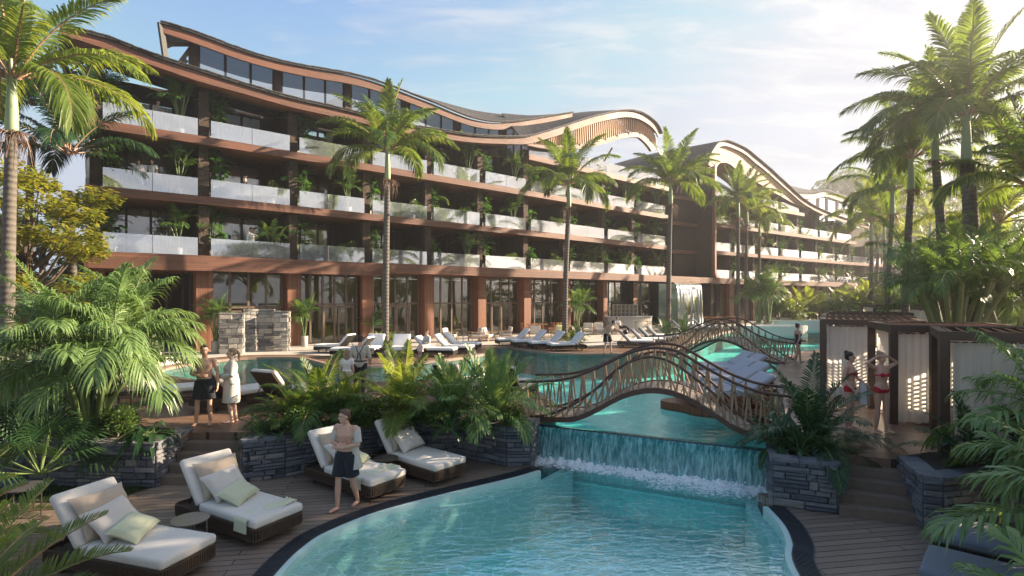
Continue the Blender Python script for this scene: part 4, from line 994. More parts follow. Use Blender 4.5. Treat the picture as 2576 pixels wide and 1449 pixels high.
# pillars of water: the decorative fall by the link
wa, wb = V((xat(1694, 55), 55)), V((xat(1757, 57), 57))
wf = thing('wall_fountain', 'tall thin curtain of water falling from the canopy behind the fourth palm', 'water feature', (wa.x, wa.y, 0))
outw = V((.3, -.95)).normalized()
f = fall_sheet(wa, wb, outw, [(0, 4.35), (.3, 4.3), (.5, 4.1), (.65, 3.6), (.72, 2.8), (.78, 1.8), (.8, .8), (.8, .02)], 50, .18, 'w', 7); f.build('water_sheet', M['fall_pale'], wf, smooth=True)
mb = MB(); mb.wall(V((xat(1660, 56), 56.4)), V((xat(1757, 58), 58.2)), .05, 0, 4.3); mb.build('glass_backing', glass('green_glass', (.55, .75, .62), .15, .05, film=((.35, .55, .42), .45)), wf)
mb = MB(); mb.prism([(xat(1655, 53), 53), (xat(1765, 54), 54), (xat(1765, 58), 58), (xat(1655, 57), 57)], 0, .12); mb.build('basin', M['cream'], wf)

# ================================================================ third wing in the distance
def far_curve(pts, Y): return catmull([atY(u, v, Y(u)) for u, v in pts], 5)
Yf = lambda u: 96+(u-1990)*.06
ft = far_curve([(1984, 478), (2010, 486), (2050, 487), (2078, 482), (2110, 492), (2150, 508), (2200, 526)], Yf)
fb = [p+V((0, 0, -.9)) for p in ft]
nf = [V((0, 1, 0))]*len(ft); timber_band(ft, fb, nf, .3, hotel3, M['cream'], 'roof_fascia')
kk = far_curve([(1945, 462), (1968, 463), (2010, 474), (2050, 481), (2078, 478), (2110, 488), (2150, 500), (2200, 516)], lambda u: Yf(u)+14); kk = resample(kk, len(ft)); slate_roof(ft, nf, 0, 0, hotel3, zback=kk)
for i in range(0, len(fb)-1, 4):
    j = min(i+4, len(fb)-1); p, q = fb[i], fb[j]; mb = MB(); mb.add([tuple(p+V((0, .6, 0))), tuple(q+V((0, .6, 0))), (q.x, q.y+.6, 14.5), (p.x, p.y+.6, 14.5)], [(0, 1, 2, 3)])
    fw = MB(); fw.bar(p+V((0, .5, 0)), (p.x, p.y+.5, 14.5), .35); f_ = fw.build('window', M['cream'], hotel3); mb.build('pane', glass('pale_glass', (.75, .78, .8), .3, .05, film=((.8, .82, .84), .5)) if i == 0 else mb_pane, f_)
    if i == 0: mb_pane = bpy.data.materials['pale_glass']
mb = MB(); mb.loft([[(p.x, p.y+1, 14.5) for p in ft], [(p.x, p.y+1, 0) for p in ft]]); mb.build('wall', M['darkwall'], hotel3)
# ================================================================ PLANTS
def frond(mb, base, az, el, L, droop, n, ll, lw, ld=.35, a0=72, a1=26, t0=.12, rr=.018, vee=.22, seg=10, mleaf=0, mstalk=1, twist=.35, power=1.4, rn=rnd, swing=0.0, fine=False):
    pts, tn = [], []; p = V(base); step = L/seg
    for k in range(seg+1):
        t_ = k/seg; e = el-droop*t_**power; a = az+swing*t_
        d = V((math.cos(e)*math.cos(a), math.cos(e)*math.sin(a), math.sin(e))); pts.append(p.copy()); tn.append(d); p = p+d*step
    mb.tube(pts, [rr*(1-.75*k/seg) for k in range(seg+1)], 4, mi=mstalk, caps=False)
    dn = V((0, 0, -1))
    for i in range(n):
        t_ = t0+(1-t0)*(i+.5)/n; x = t_*seg; k = min(seg-1, int(x)); f = x-k
        q = pts[k].lerp(pts[k+1], f); d = tn[k].lerp(tn[k+1], f).normalized(); a = az+swing*t_
        side = V((-math.sin(a), math.cos(a), 0)); nrm = d.cross(side)
        u_ = (t_-t0)/(1-t0); prof = min(1, .42+2.0*u_)*(1-.72*max(0, (u_-.5)/.5)**1.6)
        ang = R(lerp(a0, a1, u_))+rn.uniform(-.08, .08)
        for s in (-1, 1):
            l = ll*prof*rn.uniform(.85, 1.1); dr = (d*math.cos(ang)+side*s*math.sin(ang)+nrm*(vee+rn.uniform(-.12, .12))).normalized()
            g = ld*rn.uniform(.7, 1.3)
            w = dr.cross(nrm).normalized(); tw = rn.uniform(-twist, twist); w = (w*math.cos(tw)+nrm*math.sin(tw))*(lw*.5)
            p1 = q+dr*l*.35+dn*g*l*.06; p2 = q+dr*l*.68+dn*g*l*.32; p3 = q+dr*l*.93+dn*g*l*.85
            o = len(mb.v)
            mb.v.extend([tuple(q-w*.35), tuple(q+w*.35), tuple(p1-w), tuple(p1+w), tuple(p2-w*.8), tuple(p2+w*.8), tuple(p3)])
            mb.f.extend([(o, o+2, o+3, o+1), (o+2, o+4, o+5, o+3), (o+4, o+6, o+5)]); mb.m.extend([mleaf]*3)
def mesh_of(mb, name, mats, smooth=False):
    me = bpy.data.meshes.new(name); me.from_pydata(mb.v, [], mb.f)
    for m in mats: me.materials.append(m)
    me.polygons.foreach_set('material_index', mb.m)
    if smooth: me.polygons.foreach_set('use_smooth', [True]*len(me.polygons))
    me.update(); return me
def child(name, me, parent, loc=(0, 0, 0), rz=0, scale=1):
    o = bpy.data.objects.new(name, me); col.objects.link(o); o.parent = parent; o.location = loc; o.rotation_euler = (0, 0, rz); o.scale = (scale,)*3; return o

# royal palm crowns (unit: metres, base of the fronds at the origin)
def royal_crown(seed, leaf, nf=19, L=4.3):
    rn = random.Random(seed); mb = MB()
    for i in range(nf):
        az = i*2.399+rn.uniform(-.25, .25); t_ = i/(nf-1)
        el = R(lerp(87, 18, t_**.8)+rn.uniform(-5, 5)); droop = R(lerp(25, 112, t_**.8)+rn.uniform(-10, 10))
        frond(mb, (math.cos(az)*.06, math.sin(az)*.06, -.05), az, el, L*rn.uniform(.88, 1.08), droop, 90, 1.0, .055, ld=lerp(.40, .8, t_), t0=.16, rr=.04, vee=.25, seg=12, twist=.6, rn=rn, swing=rn.uniform(-.25, .25))
    return mesh_of(mb, 'crown', [leaf, M['rachis_red']])
RC_ = [royal_crown(3, M['palm_leaf']), royal_crown(8, M['palm_leaf'], 18, 4.1), royal_crown(21, M['palm_leaf_sun'], 19, 4.3)]
def far_crown(seed):
    rn = random.Random(seed); mb = MB()
    for i in range(13):
        az = i*2.399; t_ = i/12
        frond(mb, (0, 0, 0), az, R(lerp(86, 22, t_)), 4.1*rn.uniform(.9, 1.1), R(lerp(25, 110, t_)), 40, .9, .08, ld=.6, t0=.16, rr=.045, seg=8, twist=.6, rn=rn)
    return mesh_of(mb, 'crown', [M['palm_leaf_sun'], M['rachis_red']])
RC_.append(far_crown(5)); RC_.append(royal_crown(31, M['dark_leaf'], 14, 4.2))  # last crown: darker leaf colour stands in for shade on the left palms
mb = MB(); mb.lathe([(.155, -1.75), (.17, -1.6), (.165, -1.2), (.14, -.6), (.105, -.1), (.07, .2)], 12)
for i in range(6):
    a = i*1.05; mb.tube([(math.cos(a)*.05, math.sin(a)*.05, -.25), (math.cos(a)*.14, math.sin(a)*.14, .25), (math.cos(a)*.34, math.sin(a)*.34, .62)], [.075, .06, .035], 6)
SHAFT = mesh_of(mb, 'crownshaft', [M['shaft']], True)
def fruit(seed):
    rn = random.Random(seed); mb = MB()
    for i in range(70):
        a = rn.random()*6.28; r = rn.uniform(.25, .75); z = rn.uniform(-1.1, -.25); p = [(math.cos(a)*.15, math.sin(a)*.15, 0)]
        for k in range(1, 5): t_ = k/4; p.append((math.cos(a+t_*rn.uniform(-.3, .3))*lerp(.15, r, t_**.7), math.sin(a+t_*.2)*lerp(.15, r, t_**.7), z*t_**1.8+.1*math.sin(3*t_)))
        mb.tube(p, [.012, .009, .008, .006, .004], 3, caps=False)
    return mesh_of(mb, 'fruit_cluster', [M['dry']])
FRU = fruit(4)
def royal(x, y, H, label, group=None, s=1.0, var=0, rz=0, fruitz=True, tr=.155, z0=0, lean=(0, 0), shaft=True):
    # H = height of the frond base above the ground
    r = thing('royal_palm', label, 'palm tree', (x, y, z0), 0, group)
    n = 14; mb = MB(); rn = random.Random(int(x*13+y*7)); ht = H-1.72*s; pts, rad = [], []
    for k in range(n+1):
        t_ = k/n; pts.append((lean[0]*t_*t_, lean[1]*t_*t_, ht*t_)); rad.append(tr*s*(1.22-.25*t_+.10*math.sin(t_*3.1)+.22*max(0, 1-t_*12))*rn.uniform(.985, 1.015))
    mb.tube(pts, rad, 14); me = mesh_of(mb, 'trunk', [M['trunk']], True); child('trunk', me, r)
    tp = (lean[0], lean[1], H)
    if shaft: child('crownshaft', SHAFT, r, tp, rn.random()*6, s)
    child('crown', RC_[var], r, tp, rz, s)
    if fruitz: child('fruit_cluster', FRU, r, (lean[0], lean[1], H-1.72*s), rn.random()*6, s)
    return r
def rp(u, v, Y, label, group='tall royal palms', z0=0, **k):
    p = atY(u, v, Y); k.setdefault('lean', (.35*math.sin(u*1.7), .3*math.cos(u*.9))); p.x -= k['lean'][0]; p.y -= k['lean'][1]; return royal(p.x, p.y, p.z-z0, label, group, z0=z0, **k)
G1 = 'royal palms in front of the long hotel wing'; G2 = 'royal palms in front of the far hotel wing'; G3 = 'royal palms in the hazy grove on the right'
rp(30, 196, 17.5, 'nearest royal palm at the left edge, cut by the frame, with sunlit drooping fronds', None, s=1.02, var=2, rz=.5, tr=.15)
rp(975, 378, 31, 'royal palm in front of the fourth balcony column, its crown overlapping the roof', G1, var=0, rz=.3, s=.98, lean=(.12, 0))
rp(1431, 462, 38, 'royal palm before the arch of the long wing, left of the beach bar', G1, var=1, rz=2.1, s=.98)
rp(1687, 460, 44, 'royal palm at the end of the long wing, left of the wall fountain', G1, var=0, rz=4.0, s=1.02)
rp(1857, 505, 55, 'leftmost royal palm of the three before the far wing', G2, var=1, rz=.9, s=1.0)
rp(1879, 528, 62, 'middle royal palm of the three before the far wing', G2, var=2, rz=2.5, s=1.0)
rp(1911, 560, 66, 'rightmost and shortest royal palm of the three before the far wing', G2, var=0, rz=5.2, s=1.0)
rp(2431, 290, 25, 'large dark royal palm at the right with the thickest trunk behind the cabanas', G3, var=0, rz=1.0, s=1.22, tr=.21)
rp(2353, 318, 27.5, 'second thick royal palm left of the largest right-hand palm', G3, var=1, rz=2.9, s=1.0, tr=.18)
rp(2292, 398, 30, 'royal palm with a pale shaft between the two thick palms and the distant ones', G3, var=0, rz=4.4, s=1.0)
rp(2245, 480, 40, 'royal palm standing over the brown back cabanas, fourth from the right', G3, var=1, rz=.2, s=1.0)
rp(2192, 557, 56, 'royal palm at the right end of the far wing, its crown over the balconies', G3, var=2, rz=3.3, s=1.2)
rp(2224, 566, 61, 'slim royal palm just right of the far wing corner', G3, var=3, rz=1.7, s=1.0)
rp(2268, 594, 70, 'hazy distant royal palm behind the fountain garden', G3, var=3, rz=2.7, s=1.0)
rp(2305, 590, 74, 'hazy distant royal palm just left of the thick trunks', G3, var=3, rz=.6, s=1.0)
rp(2208, 600, 68, 'hazy distant royal palm hanging pink fruit beside the far wing', G3, var=3, rz=5.0, s=1.1)
rp(2376, 606, 78, 'hazy distant royal palm seen between the two thickest trunks', G3, var=3, rz=3.8, s=1.1)
rp(2340, 560, 66, 'hazy royal palm behind the second thick trunk', G3, var=3, rz=4.3, s=1.2)
rp(2600, 470, 23, 'royal palm cut by the right frame edge behind the tall areca', G3, var=0, rz=2.2, s=1.05)
rp(2510, 560, 31, 'low royal palm with spread fronds behind the tall areca on the right', G3, var=2, rz=.4, s=1.1)
rp(2440, 640, 40, 'short royal palm deep in the green right-hand grove', G3, var=1, rz=5.7, s=1.05)
G4 = 'shaded royal palms behind the left end of the hotel'
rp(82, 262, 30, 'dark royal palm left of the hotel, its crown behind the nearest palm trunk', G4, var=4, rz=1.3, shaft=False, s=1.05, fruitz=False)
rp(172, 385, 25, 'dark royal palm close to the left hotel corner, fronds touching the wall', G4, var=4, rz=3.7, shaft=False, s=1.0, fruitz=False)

# areca clumps: several ringed stems with arching fronds
def areca_mesh(seed, stems, H, L, nleaf, ll, lw, spread=.35, leaf='areca', fr=(5, 7), droop=(45, 85), stalk='stalk', ld=.6, el=(78, 25), vee=.3, up=.0):
    rn = random.Random(seed); fo, st = MB(), MB()
    for s in range(stems):
        a = s*2.399+rn.uniform(-.4, .4); r0 = spread*.25*math.sqrt(rn.random()); lean = spread*math.sqrt((s+.5)/stems); h = H*rn.uniform(.45, .8)
        top = V((math.cos(a)*(r0+lean*.8), math.sin(a)*(r0+lean*.8), h)); b0 = V((math.cos(a)*r0, math.sin(a)*r0, 0)); mid = b0.lerp(top, .5)-V((math.cos(a), math.sin(a), 0))*lean*.12
        st.tube(catmull([b0, mid, top], 3), [.028*H/1.8]*7, 6, caps=False)
        k = rn.randint(*fr)
        for i in range(k):
            az = a+i*2.399+rn.uniform(-.4, .4); t_ = i/max(1, k-1)
            frond(fo, top+V((0, 0, -.05)), az, R(lerp(el[0], el[1], t_)+rn.uniform(-8, 8)), L*rn.uniform(.75, 1.1), R(lerp(droop[0], droop[1], t_)), nleaf, ll, lw, ld=ld, t0=.2, rr=.012*H/1.8, vee=vee, seg=8, rn=rn, twist=.35, a0=62, a1=24, swing=rn.uniform(-.2, .2))
    return mesh_of(fo, 'fronds', [M[leaf], M['stalk']]), mesh_of(st, 'stems', [M[stalk]], True)
AR = {}
AR['big'] = areca_mesh(1, 17, 3.1, 1.8, 34, .66, .034, .9, fr=(6, 7), droop=(42, 85), ld=.75, el=(82, 8), leaf='areca_pale')  # paler leaf colour stands in for sunlight on these fronds
AR['fore'] = areca_mesh(2, 9, 1.9, 2.0, 24, .62, .050, .9, leaf='areca_pale', fr=(5, 6), droop=(45, 80), ld=.75, el=(70, 8))
AR['mid'] = areca_mesh(3, 9, 2.6, 1.6, 26, .42, .034, .7, fr=(5, 6), droop=(50, 100), ld=.7)
AR['tree'] = areca_mesh(4, 11, 5.0, 2.4, 30, .62, .042, 1.6, leaf='areca', fr=(5, 6), droop=(50, 100), ld=.7)
AR['pot'] = areca_mesh(5, 7, 1.55, .95, 16, .30, .030, .32, fr=(4, 5), droop=(40, 85), ld=.5)
AR['pot2'] = areca_mesh(6, 6, 1.2, .95, 15, .30, .030, .38, fr=(4, 5), droop=(50, 105), ld=.6, el=(70, 5))
AR['lush'] = areca_mesh(7, 9, 2.0, 1.7, 24, .48, .05, .9, leaf='palm_leaf_sun', fr=(5, 6), droop=(45, 95), ld=.6, el=(76, 15))
def areca(kind, x, y, z, label, group=None, s=1.0, rz=0, cat='areca palm', name='areca_palm'):
    r = thing(name, label, cat, (x, y, z), rz, group); r.scale = (s, s, s)
    child('fronds', AR[kind][0], r); child('stem', AR[kind][1], r); return r
# kentia/cycad rosettes: fronds from one base
def rosette(seed, nf, L, nleaf, ll, lw, el=(82, 20), droop=(40, 85), leaf='palm_leaf', ld=.35, a0=60, a1=30, rr=.016, vee=.3, t0=.16, trunk=0, power=1.4):
    rn = random.Random(seed); mb = MB()
    for i in range(nf):
        az = i*2.399+rn.uniform(-.2, .2); t_ = i/(nf-1)
        frond(mb, (math.cos(az)*.04, math.sin(az)*.04, trunk), az, R(lerp(el[0], el[1], t_)+rn.uniform(-5, 5)), L*rn.uniform(.82, 1.1), R(lerp(droop[0], droop[1], t_)), nleaf, ll, lw, ld=ld, a0=a0, a1=a1, rr=rr, vee=vee, seg=10, rn=rn, t0=t0, twist=.25, swing=rn.uniform(-.2, .2), power=power)
    return mesh_of(mb, 'fronds', [M[leaf], M['rachis_red'] if leaf in ('palm_leaf', 'palm_leaf_sun') else M['stalk']])
RO = {}
RO['kentia'] = rosette(1, 18, 2.0, 62, .52, .026, (87, 34), (28, 96), 'palm_leaf_sun', .5)
RO['kentia2'] = rosette(2, 18, 1.9, 60, .50, .026, (86, 28), (30, 98), 'palm_leaf', .5)
RO['liriope'] = rosette(3, 26, 1.35, 30, .42, .024, (88, 28), (22, 95), 'areca_pale', .45, 40, 16)
RO['cycad'] = rosette(4, 24, 1.45, 70, .26, .017, (78, 20), (25, 75), 'palm_leaf_sun', .1, 62, 50, vee=.45, trunk=.2, t0=.1)
RO['dark'] = rosette(5, 16, 1.5, 34, .36, .028, (85, 10), (40, 95), 'dark_leaf', .45)
RO['fern'] = rosette(6, 18, .7, 22, .12, .03, (75, 10), (50, 100), 'dark_leaf', .2)
def fan_mesh(seed, nf, L, leaf):
    rn = random.Random(seed); mb = MB()
    for i in range(nf):
        az = i*2.399; t_ = i/(nf-1); el = R(lerp(80, 5, t_)); d = V((math.cos(el)*math.cos(az), math.cos(el)*math.sin(az), math.sin(el))); c = V((0, 0, .35))+d*L*.6
        mb.tube([(0, 0, .3), tuple(c)], [.014, .009], 4, mi=1, caps=False); side = V((-math.sin(az), math.cos(az), 0)); nrm = d.cross(side)
        for k in range(26):
            a = R(lerp(-125, 125, k/25)); dr = (d*math.cos(a)+side*math.sin(a)-nrm*.15).normalized(); l = L*.62*(1-.25*abs(a)/2.2)*rn.uniform(.9, 1.05); w = dr.cross(nrm).normalized()*.016
            p1 = c+dr*l*.6; p2 = c+dr*l*.98+V((0, 0, -l*.25))
            mb.add([tuple(c), tuple(p1-w), tuple(p2), tuple(p1+w)], [(0, 1, 2, 3)])
    return mesh_of(mb, 'fronds', [M[leaf], M['stalk']])
RO['fan'] = fan_mesh(3, 15, .95, 'dark_leaf')
def ros(kind, x, y, z, label, group=None, s=1.0, rz=0, cat='palm shrub', name='feather_palm'):
    o = bpy.data.objects.new(name, RO[kind]); col.objects.link(o); o.location = (x, y, z); o.rotation_euler = (0, 0, rz); o.scale = (s, s, s); return tag(o, label, cat, group)
# broad-leaved plants
def broad_mesh(seed, nl, H, ll, lw, spread=.5, leaf='broad_leaf', stemn=3, droop=.5):
    rn = random.Random(seed); mb = MB()
    tips = []
    for s in range(stemn):
        a = rn.random()*6.28; top = V((math.cos(a)*spread*.5*rn.random(), math.sin(a)*spread*.5*rn.random(), H)); mb.tube([(0, 0, 0), tuple(top*.5+V((rn.uniform(-.05, .05), 0, 0))), tuple(top)], [.018, .014, .008], 5, mi=1, caps=False); tips.append(top)
    for i in range(nl):
        top = tips[i % stemn]; f = rn.uniform(.35, 1); base = top*f; az = rn.random()*6.28; el = R(rn.uniform(0, 70)*(f if f > .8 else .6)); l = ll*rn.uniform(.7, 1.1); d = V((math.cos(el)*math.cos(az), math.cos(el)*math.sin(az), math.sin(el)))
        pet = base+d*l*.3; side = V((-math.sin(az), math.cos(az), 0)); rows = [[], [], []]
        for k in range(6):
            t_ = k/5; c = pet+d*l*t_+V((0, 0, -1))*droop*l*t_*t_; w = lw*math.sin(math.pi*min(1, t_*.93+.05))**.8*.5
            nrm = d.cross(side); rows[0].append(c-side*w+nrm*w*.35); rows[1].append(c); rows[2].append(c+side*w+nrm*w*.35)
        mb.loft([[tuple(p) for p in r_] for r_ in rows]); mb.tube([tuple(base), tuple(pet)], [.008, .006], 3, mi=1, caps=False)
    return mesh_of(mb, 'foliage', [M[leaf], M['stalk']], True)
BR = {'ficus': broad_mesh(2, 34, 1.25, .34, .24, .5), 'ficus2': broad_mesh(5, 40, .85, .32, .20, .7, stemn=5), 'bird': broad_mesh(9, 15, 1.1, .95, .30, .3, stemn=6, droop=.25),
      'hosta': broad_mesh(12, 46, .12, .55, .10, .3, 'dark_leaf', 6, .8), 'creeper': broad_mesh(13, 60, .25, .12, .10, .9, 'bush_leaf', 9, .3)}
def bush_mesh(seed, n, rad, size, leaf='bush_leaf', clumps=7, flat=.8, stem=True):
    rn = random.Random(seed); mb = MB(); cs = []
    for i in range(clumps): a = rn.random()*6.28; r = math.sqrt(rn.random())*.7; cs.append((V((math.cos(a)*r*rad, math.sin(a)*r*rad, rad*flat*rn.uniform(.35, 1.1))), rad*rn.uniform(.3, .55)))
    for i in range(n):
        c, r = cs[rn.randrange(clumps)]; d = V((rn.gauss(0, 1), rn.gauss(0, 1), rn.gauss(0, .8))).normalized(); p = c+d*r*rn.random()**.35; l = size*rn.uniform(.6, 1.2)
        ax = (d+V((rn.uniform(-.8, .8), rn.uniform(-.8, .8), rn.uniform(-.6, .5)))).normalized(); sd_ = ax.orthogonal().normalized(); sd_ = (Matrix.Rotation(rn.random()*6.28, 3, ax) @ sd_)*l*.26
        mb.add([tuple(p), tuple(p+ax*l*.45+sd_), tuple(p+ax*l), tuple(p+ax*l*.45-sd_)], [(0, 1, 2, 3)])
    if stem:
        for c, r in cs: mb.tube([(0, 0, 0), tuple(c*.5+V((0, 0, .05))), tuple(c)], [.03*rad, .02*rad, .008*rad], 4, mi=1, caps=False)
    return mesh_of(mb, 'foliage', [M[leaf], M['bark']])
BU = {'bush': bush_mesh(1, 2600, .6, .085), 'olive': bush_mesh(2, 4200, .9, .10, 'olive_leaf', 10), 'soft': bush_mesh(3, 1300, .5, .10, 'bush_leaf', 9, 1.3), 'cover': bush_mesh(4, 1500, .55, .07, 'bush_leaf', 9, .35, False)}
def bush(kind, x, y, z, label, group=None, s=1.0, rz=0, name='leafy_shrub', cat='shrub', lib=BU):
    o = bpy.data.objects.new(name, lib[kind]); col.objects.link(o); o.location = (x, y, z); o.rotation_euler = (0, 0, rz); o.scale = (s, s, s); return tag(o, label, cat, group)

# --- planting of the near left planter
areca('big', *at(228, 1102)[:2], 0.02, 'huge sunlit areca palm filling the left stone planter', None, .93, .4)
bush('hosta', *at(372, 1112)[:2], .04, 'dark strap-leaved plant at the right corner of the left planter', None, .95, 1, 'strap_leaf_plant', 'plant', BR)
ros('dark', -9.0, 11.7, .05, 'dark feathery palm in the left planter beside the huge areca', 'dark shrubs in the left planter', 1.0, .3)
ros('dark', -10.6, 12.2, .05, 'dark feathery palm at the far left of the left planter', 'dark shrubs in the left planter', 1.05, 2.3)
ros('fan', -8.6, 10.0, ZL, 'dark fan palm on the lawn in front of the left stone wall', None, 1.35, .9, name='fan_palm', cat='fan palm')
bush('bush', -7.9, 11.2, .05, 'low dark leafy shrub under the huge areca', 'shrubs in the left planter', .8, 2)
bush('bush', -10.4, 11.4, .05, 'low dark leafy shrub at the left end of the left wall', 'shrubs in the left planter', .95, 1)
bush('olive', -12.4, 14.6, 0, 'silvery green shrub beyond the left planter, lower one', 'silvery shrubs on the left', 1.05, 0)
bush('olive', -15.2, 18.0, 0, 'silvery green shrub in front of the pink wall', 'silvery shrubs on the left', 1.5, 2)
bush('olive', -13.1, 17.6, .0, 'tall silvery green shrub behind the huge areca', 'silvery shrubs on the left', 1.7, 4)
bush('olive', -14.6, 15.2, 0, 'silvery green shrub at the left frame edge', 'silvery shrubs on the left', 1.0, 5)
# big cycad at lower left, close to the camera
ros('cycad', -5.35, 4.95, ZL, 'near cycad in the bottom left corner with stiff yellow-green fronds', 'near cycads at the lower left', 1.25, .25, name='cycad', cat='cycad')
ros('cycad', -7.6, 7.0, ZL, 'cycad behind the corner one, left of the nearest lounger', 'near cycads at the lower left', 1.1, 1.9, name='cycad', cat='cycad')
# --- planting of the middle planter
ros('kentia2', *at(800, 1062)[:2], .03, 'leftmost arching feather palm in the long stone planter', 'feather palms in the long planter', .92, .4)
ros('kentia', *at(872, 1064)[:2], .03, 'low yellowish feather palm between the two tallest planter palms', 'feather palms in the long planter', .55, 2.4)
ros('kentia', *at(1015, 1062)[:2], .03, 'tallest arching feather palm, right of centre in the long stone planter', 'feather palms in the long planter', .90, 1.6)
ros('kentia2', *at(735, 1075)[:2], .03, 'small dark feather palm at the left end of the long planter', 'feather palms in the long planter', .55, 1.2)
ros('liriope', *at(1138, 1062)[:2], .03, 'darker strap-leaved palm in the long planter next to the bright one', 'strap palms in the long planter', 1.2, .2, name='strap_palm')
ros('liriope', *at(1243, 1062)[:2], .03, 'bright strap-leaved palm at the right end of the long planter', 'strap palms in the long planter', 1.32, 1.9, name='strap_palm')
for i, (u, v, s) in enumerate(((690, 1085, .7), (770, 1085, .8), (850, 1080, .7), (930, 1075, .9), (1010, 1080, .8), (1085, 1078, .7), (1180, 1082, .7), (1290, 1078, .6), (1060, 1062, .9), (880, 1066, .9))):
    p = at(u, v); w_ = ('left end', 'left third', 'shade of the second palm', 'foot of the middle palm', 'foot of the tallest palm', 'gap before the strap palms', 'foot of the strap palms', 'right end', 'back row', 'back row left')[i]
    bush(('cover', 'bush')[i % 2], p.x, p.y, .02, 'low green shrub at the %s of the long planter' % w_ if 'foot' not in w_ and 'shade' not in w_ and 'gap' not in w_ else 'low green shrub in the long planter, at the %s' % w_, 'low shrubs in the long planter', s, i)
for i, (u, v, s) in enumerate(((655, 1098, .8), (725, 1092, .9), (1130, 1086, .8), (1215, 1086, .7))):
    p = at(u, v); ros('fern', p.x, p.y, .02, ('small fern at the left end of the long planter', 'small fern under the leftmost feather palm', 'small fern under the dark strap palm', 'small fern under the bright strap palm')[i], 'ferns in the long planter', s, i, name='fern', cat='fern')
bush('creeper', *at(1205, 1083)[:2], .02, 'bright creeping leafy plant spilling over the long planter edge', None, .9, 1, 'creeping_plant', 'plant', BR)
grass_patch(lambda: (lambda p: (p.x+rnd.gauss(0, .12), p.y+rnd.gauss(0, .12)))(at(1305, 1072)), 500, .02, .16, 'grass_tuft')
# --- planting of the right planter
ros('dark', *at(2035, 1118)[:2], .0, 'dark feather palm with long drooping fronds in the square planter', None, 1.18, .7)
ros('dark', *at(2060, 1125)[:2], .0, 'smaller feather palm leaning over the square planter', None, .8, 2.5)
ros('fern', *at(1960, 1128)[:2], .02, 'fern hanging over the waterfall edge of the square planter', 'ferns in the square planter', 1.15, .5, name='fern', cat='fern')
ros('fern', *at(2010, 1140)[:2], .02, 'fern at the front of the square planter', 'ferns in the square planter', 1.0, 1.5, name='fern', cat='fern')
bush('creeper', *at(2085, 1142)[:2], .02, 'round-leaved creeper at the right edge of the square planter', None, 1.0, .5, 'creeping_plant', 'plant', BR)
bush('cover', *at(2020, 1138)[:2], .0, 'dense low ground plant covering the square planter', None, .8, .5)
# --- right foreground
areca('fore', 7.15, 5.9, ZL, 'very near bright-leaved palm entering from the right frame edge', 'near palms at the right edge', .92, 2.2)
areca('fore', 5.15, 3.9, ZL-.75, 'very near bright-leaved palm in the bottom right corner', 'near palms at the right edge', .85, .4)
areca('fore', 8.5, 7.5, ZL+.3, 'near palm above the right stone wall at the right edge', 'near palms at the right edge', 1.0, 4.2)
ros('dark', 7.9, 9.45, .0, 'dark low feather palm behind the right stone wall', 'dark palms behind the right wall', .8, 1.4)
ros('dark', 9.0, 9.7, .0, 'dark low feather palm at the right end behind the right wall', 'dark palms behind the right wall', .95, .2)
areca('mid', 9.6, 10.2, 0, 'slender areca in front of the third cabana curtain', None, .72, 1.1)
areca('tree', *at(2440, 815)[:2], 0, 'tall leafy areca clump at the right, left one', 'tall arecas at the right', .98, .3) if False else None
areca('tree', 17.3, 21.4, 0, 'tall leafy areca clump behind the third cabana', 'tall arecas at the right', 1.12, .3)
areca('tree', 21.3, 23.4, 0, 'tall leafy areca clump at the right frame edge', 'tall arecas at the right', 1.2, 2.3)
areca('tree', 20.5, 25.5, 0, 'tall leafy areca clump farther back between the thick trunks and the frame edge', 'tall arecas at the right', 1.1, 4.3)


# --- pots by the hotel front
def potmesh(r0, r1, h, mat):
    mb = MB(); mb.lathe([(r0, 0), (r0*1.02, .02), (r1, h), (r1*.9, h), (r1*.88, h-.05), (.01, h-.05)], 20); return mesh_of(mb, 'pot', [M[mat]], True)
POT = {'tall': potmesh(.17, .20, .62, 'pot'), 'bowl': potmesh(.26, .33, .45, 'pot'), 'white': potmesh(.17, .20, .42, 'pot_white'), 'round': potmesh(.30, .38, .40, 'pot')}
def potted(kind, x, y, z, label, group, s=1, rz=0, pot='tall', lib='AR', cat='potted plant', name='potted_plant', ph=.56):
    r = thing(name, label, cat, (x, y, z), rz, group); child('pot', POT[pot], r, (0, 0, 0), 0, 1)
    if lib == 'AR': s *= 1.0; child('fronds', AR[kind][0], r, (0, 0, ph), 0, s); child('stem', AR[kind][1], r, (0, 0, ph), 0, s)
    elif lib == 'BR': child('foliage', BR[kind], r, (0, 0, ph), 0, s)
    elif lib == 'BU': child('foliage', BU[kind], r, (0, 0, ph-.15), 0, s)
    else: child('foliage', RO[kind], r, (0, 0, ph), 0, s)
    return r
GP = 'potted plants along the hotel front'
p = at(541, 888); potted('pot', p.x, p.y, 0, 'tall potted areca left of the curved stone shower', GP, 1.25, .3, 'tall', ph=.6)
p = at(766, 872); potted('pot', p.x, p.y, 0, 'tall potted areca right of the curved stone shower', GP, 1.22, 1.3, 'tall', ph=.58)
p = at(938, 860); potted('bird', p.x, p.y, 0, 'potted bird-of-paradise plant beside the second royal palm', GP, 1.25, .8, 'bowl', 'BR', ph=.4)
p = at(1456, 845); potted('pot', p.x, p.y, 0, 'tall potted areca right of the third royal palm', GP, 1.7, 1.8, 'tall', ph=.5)
GU = 'low plants round the palm trunks'
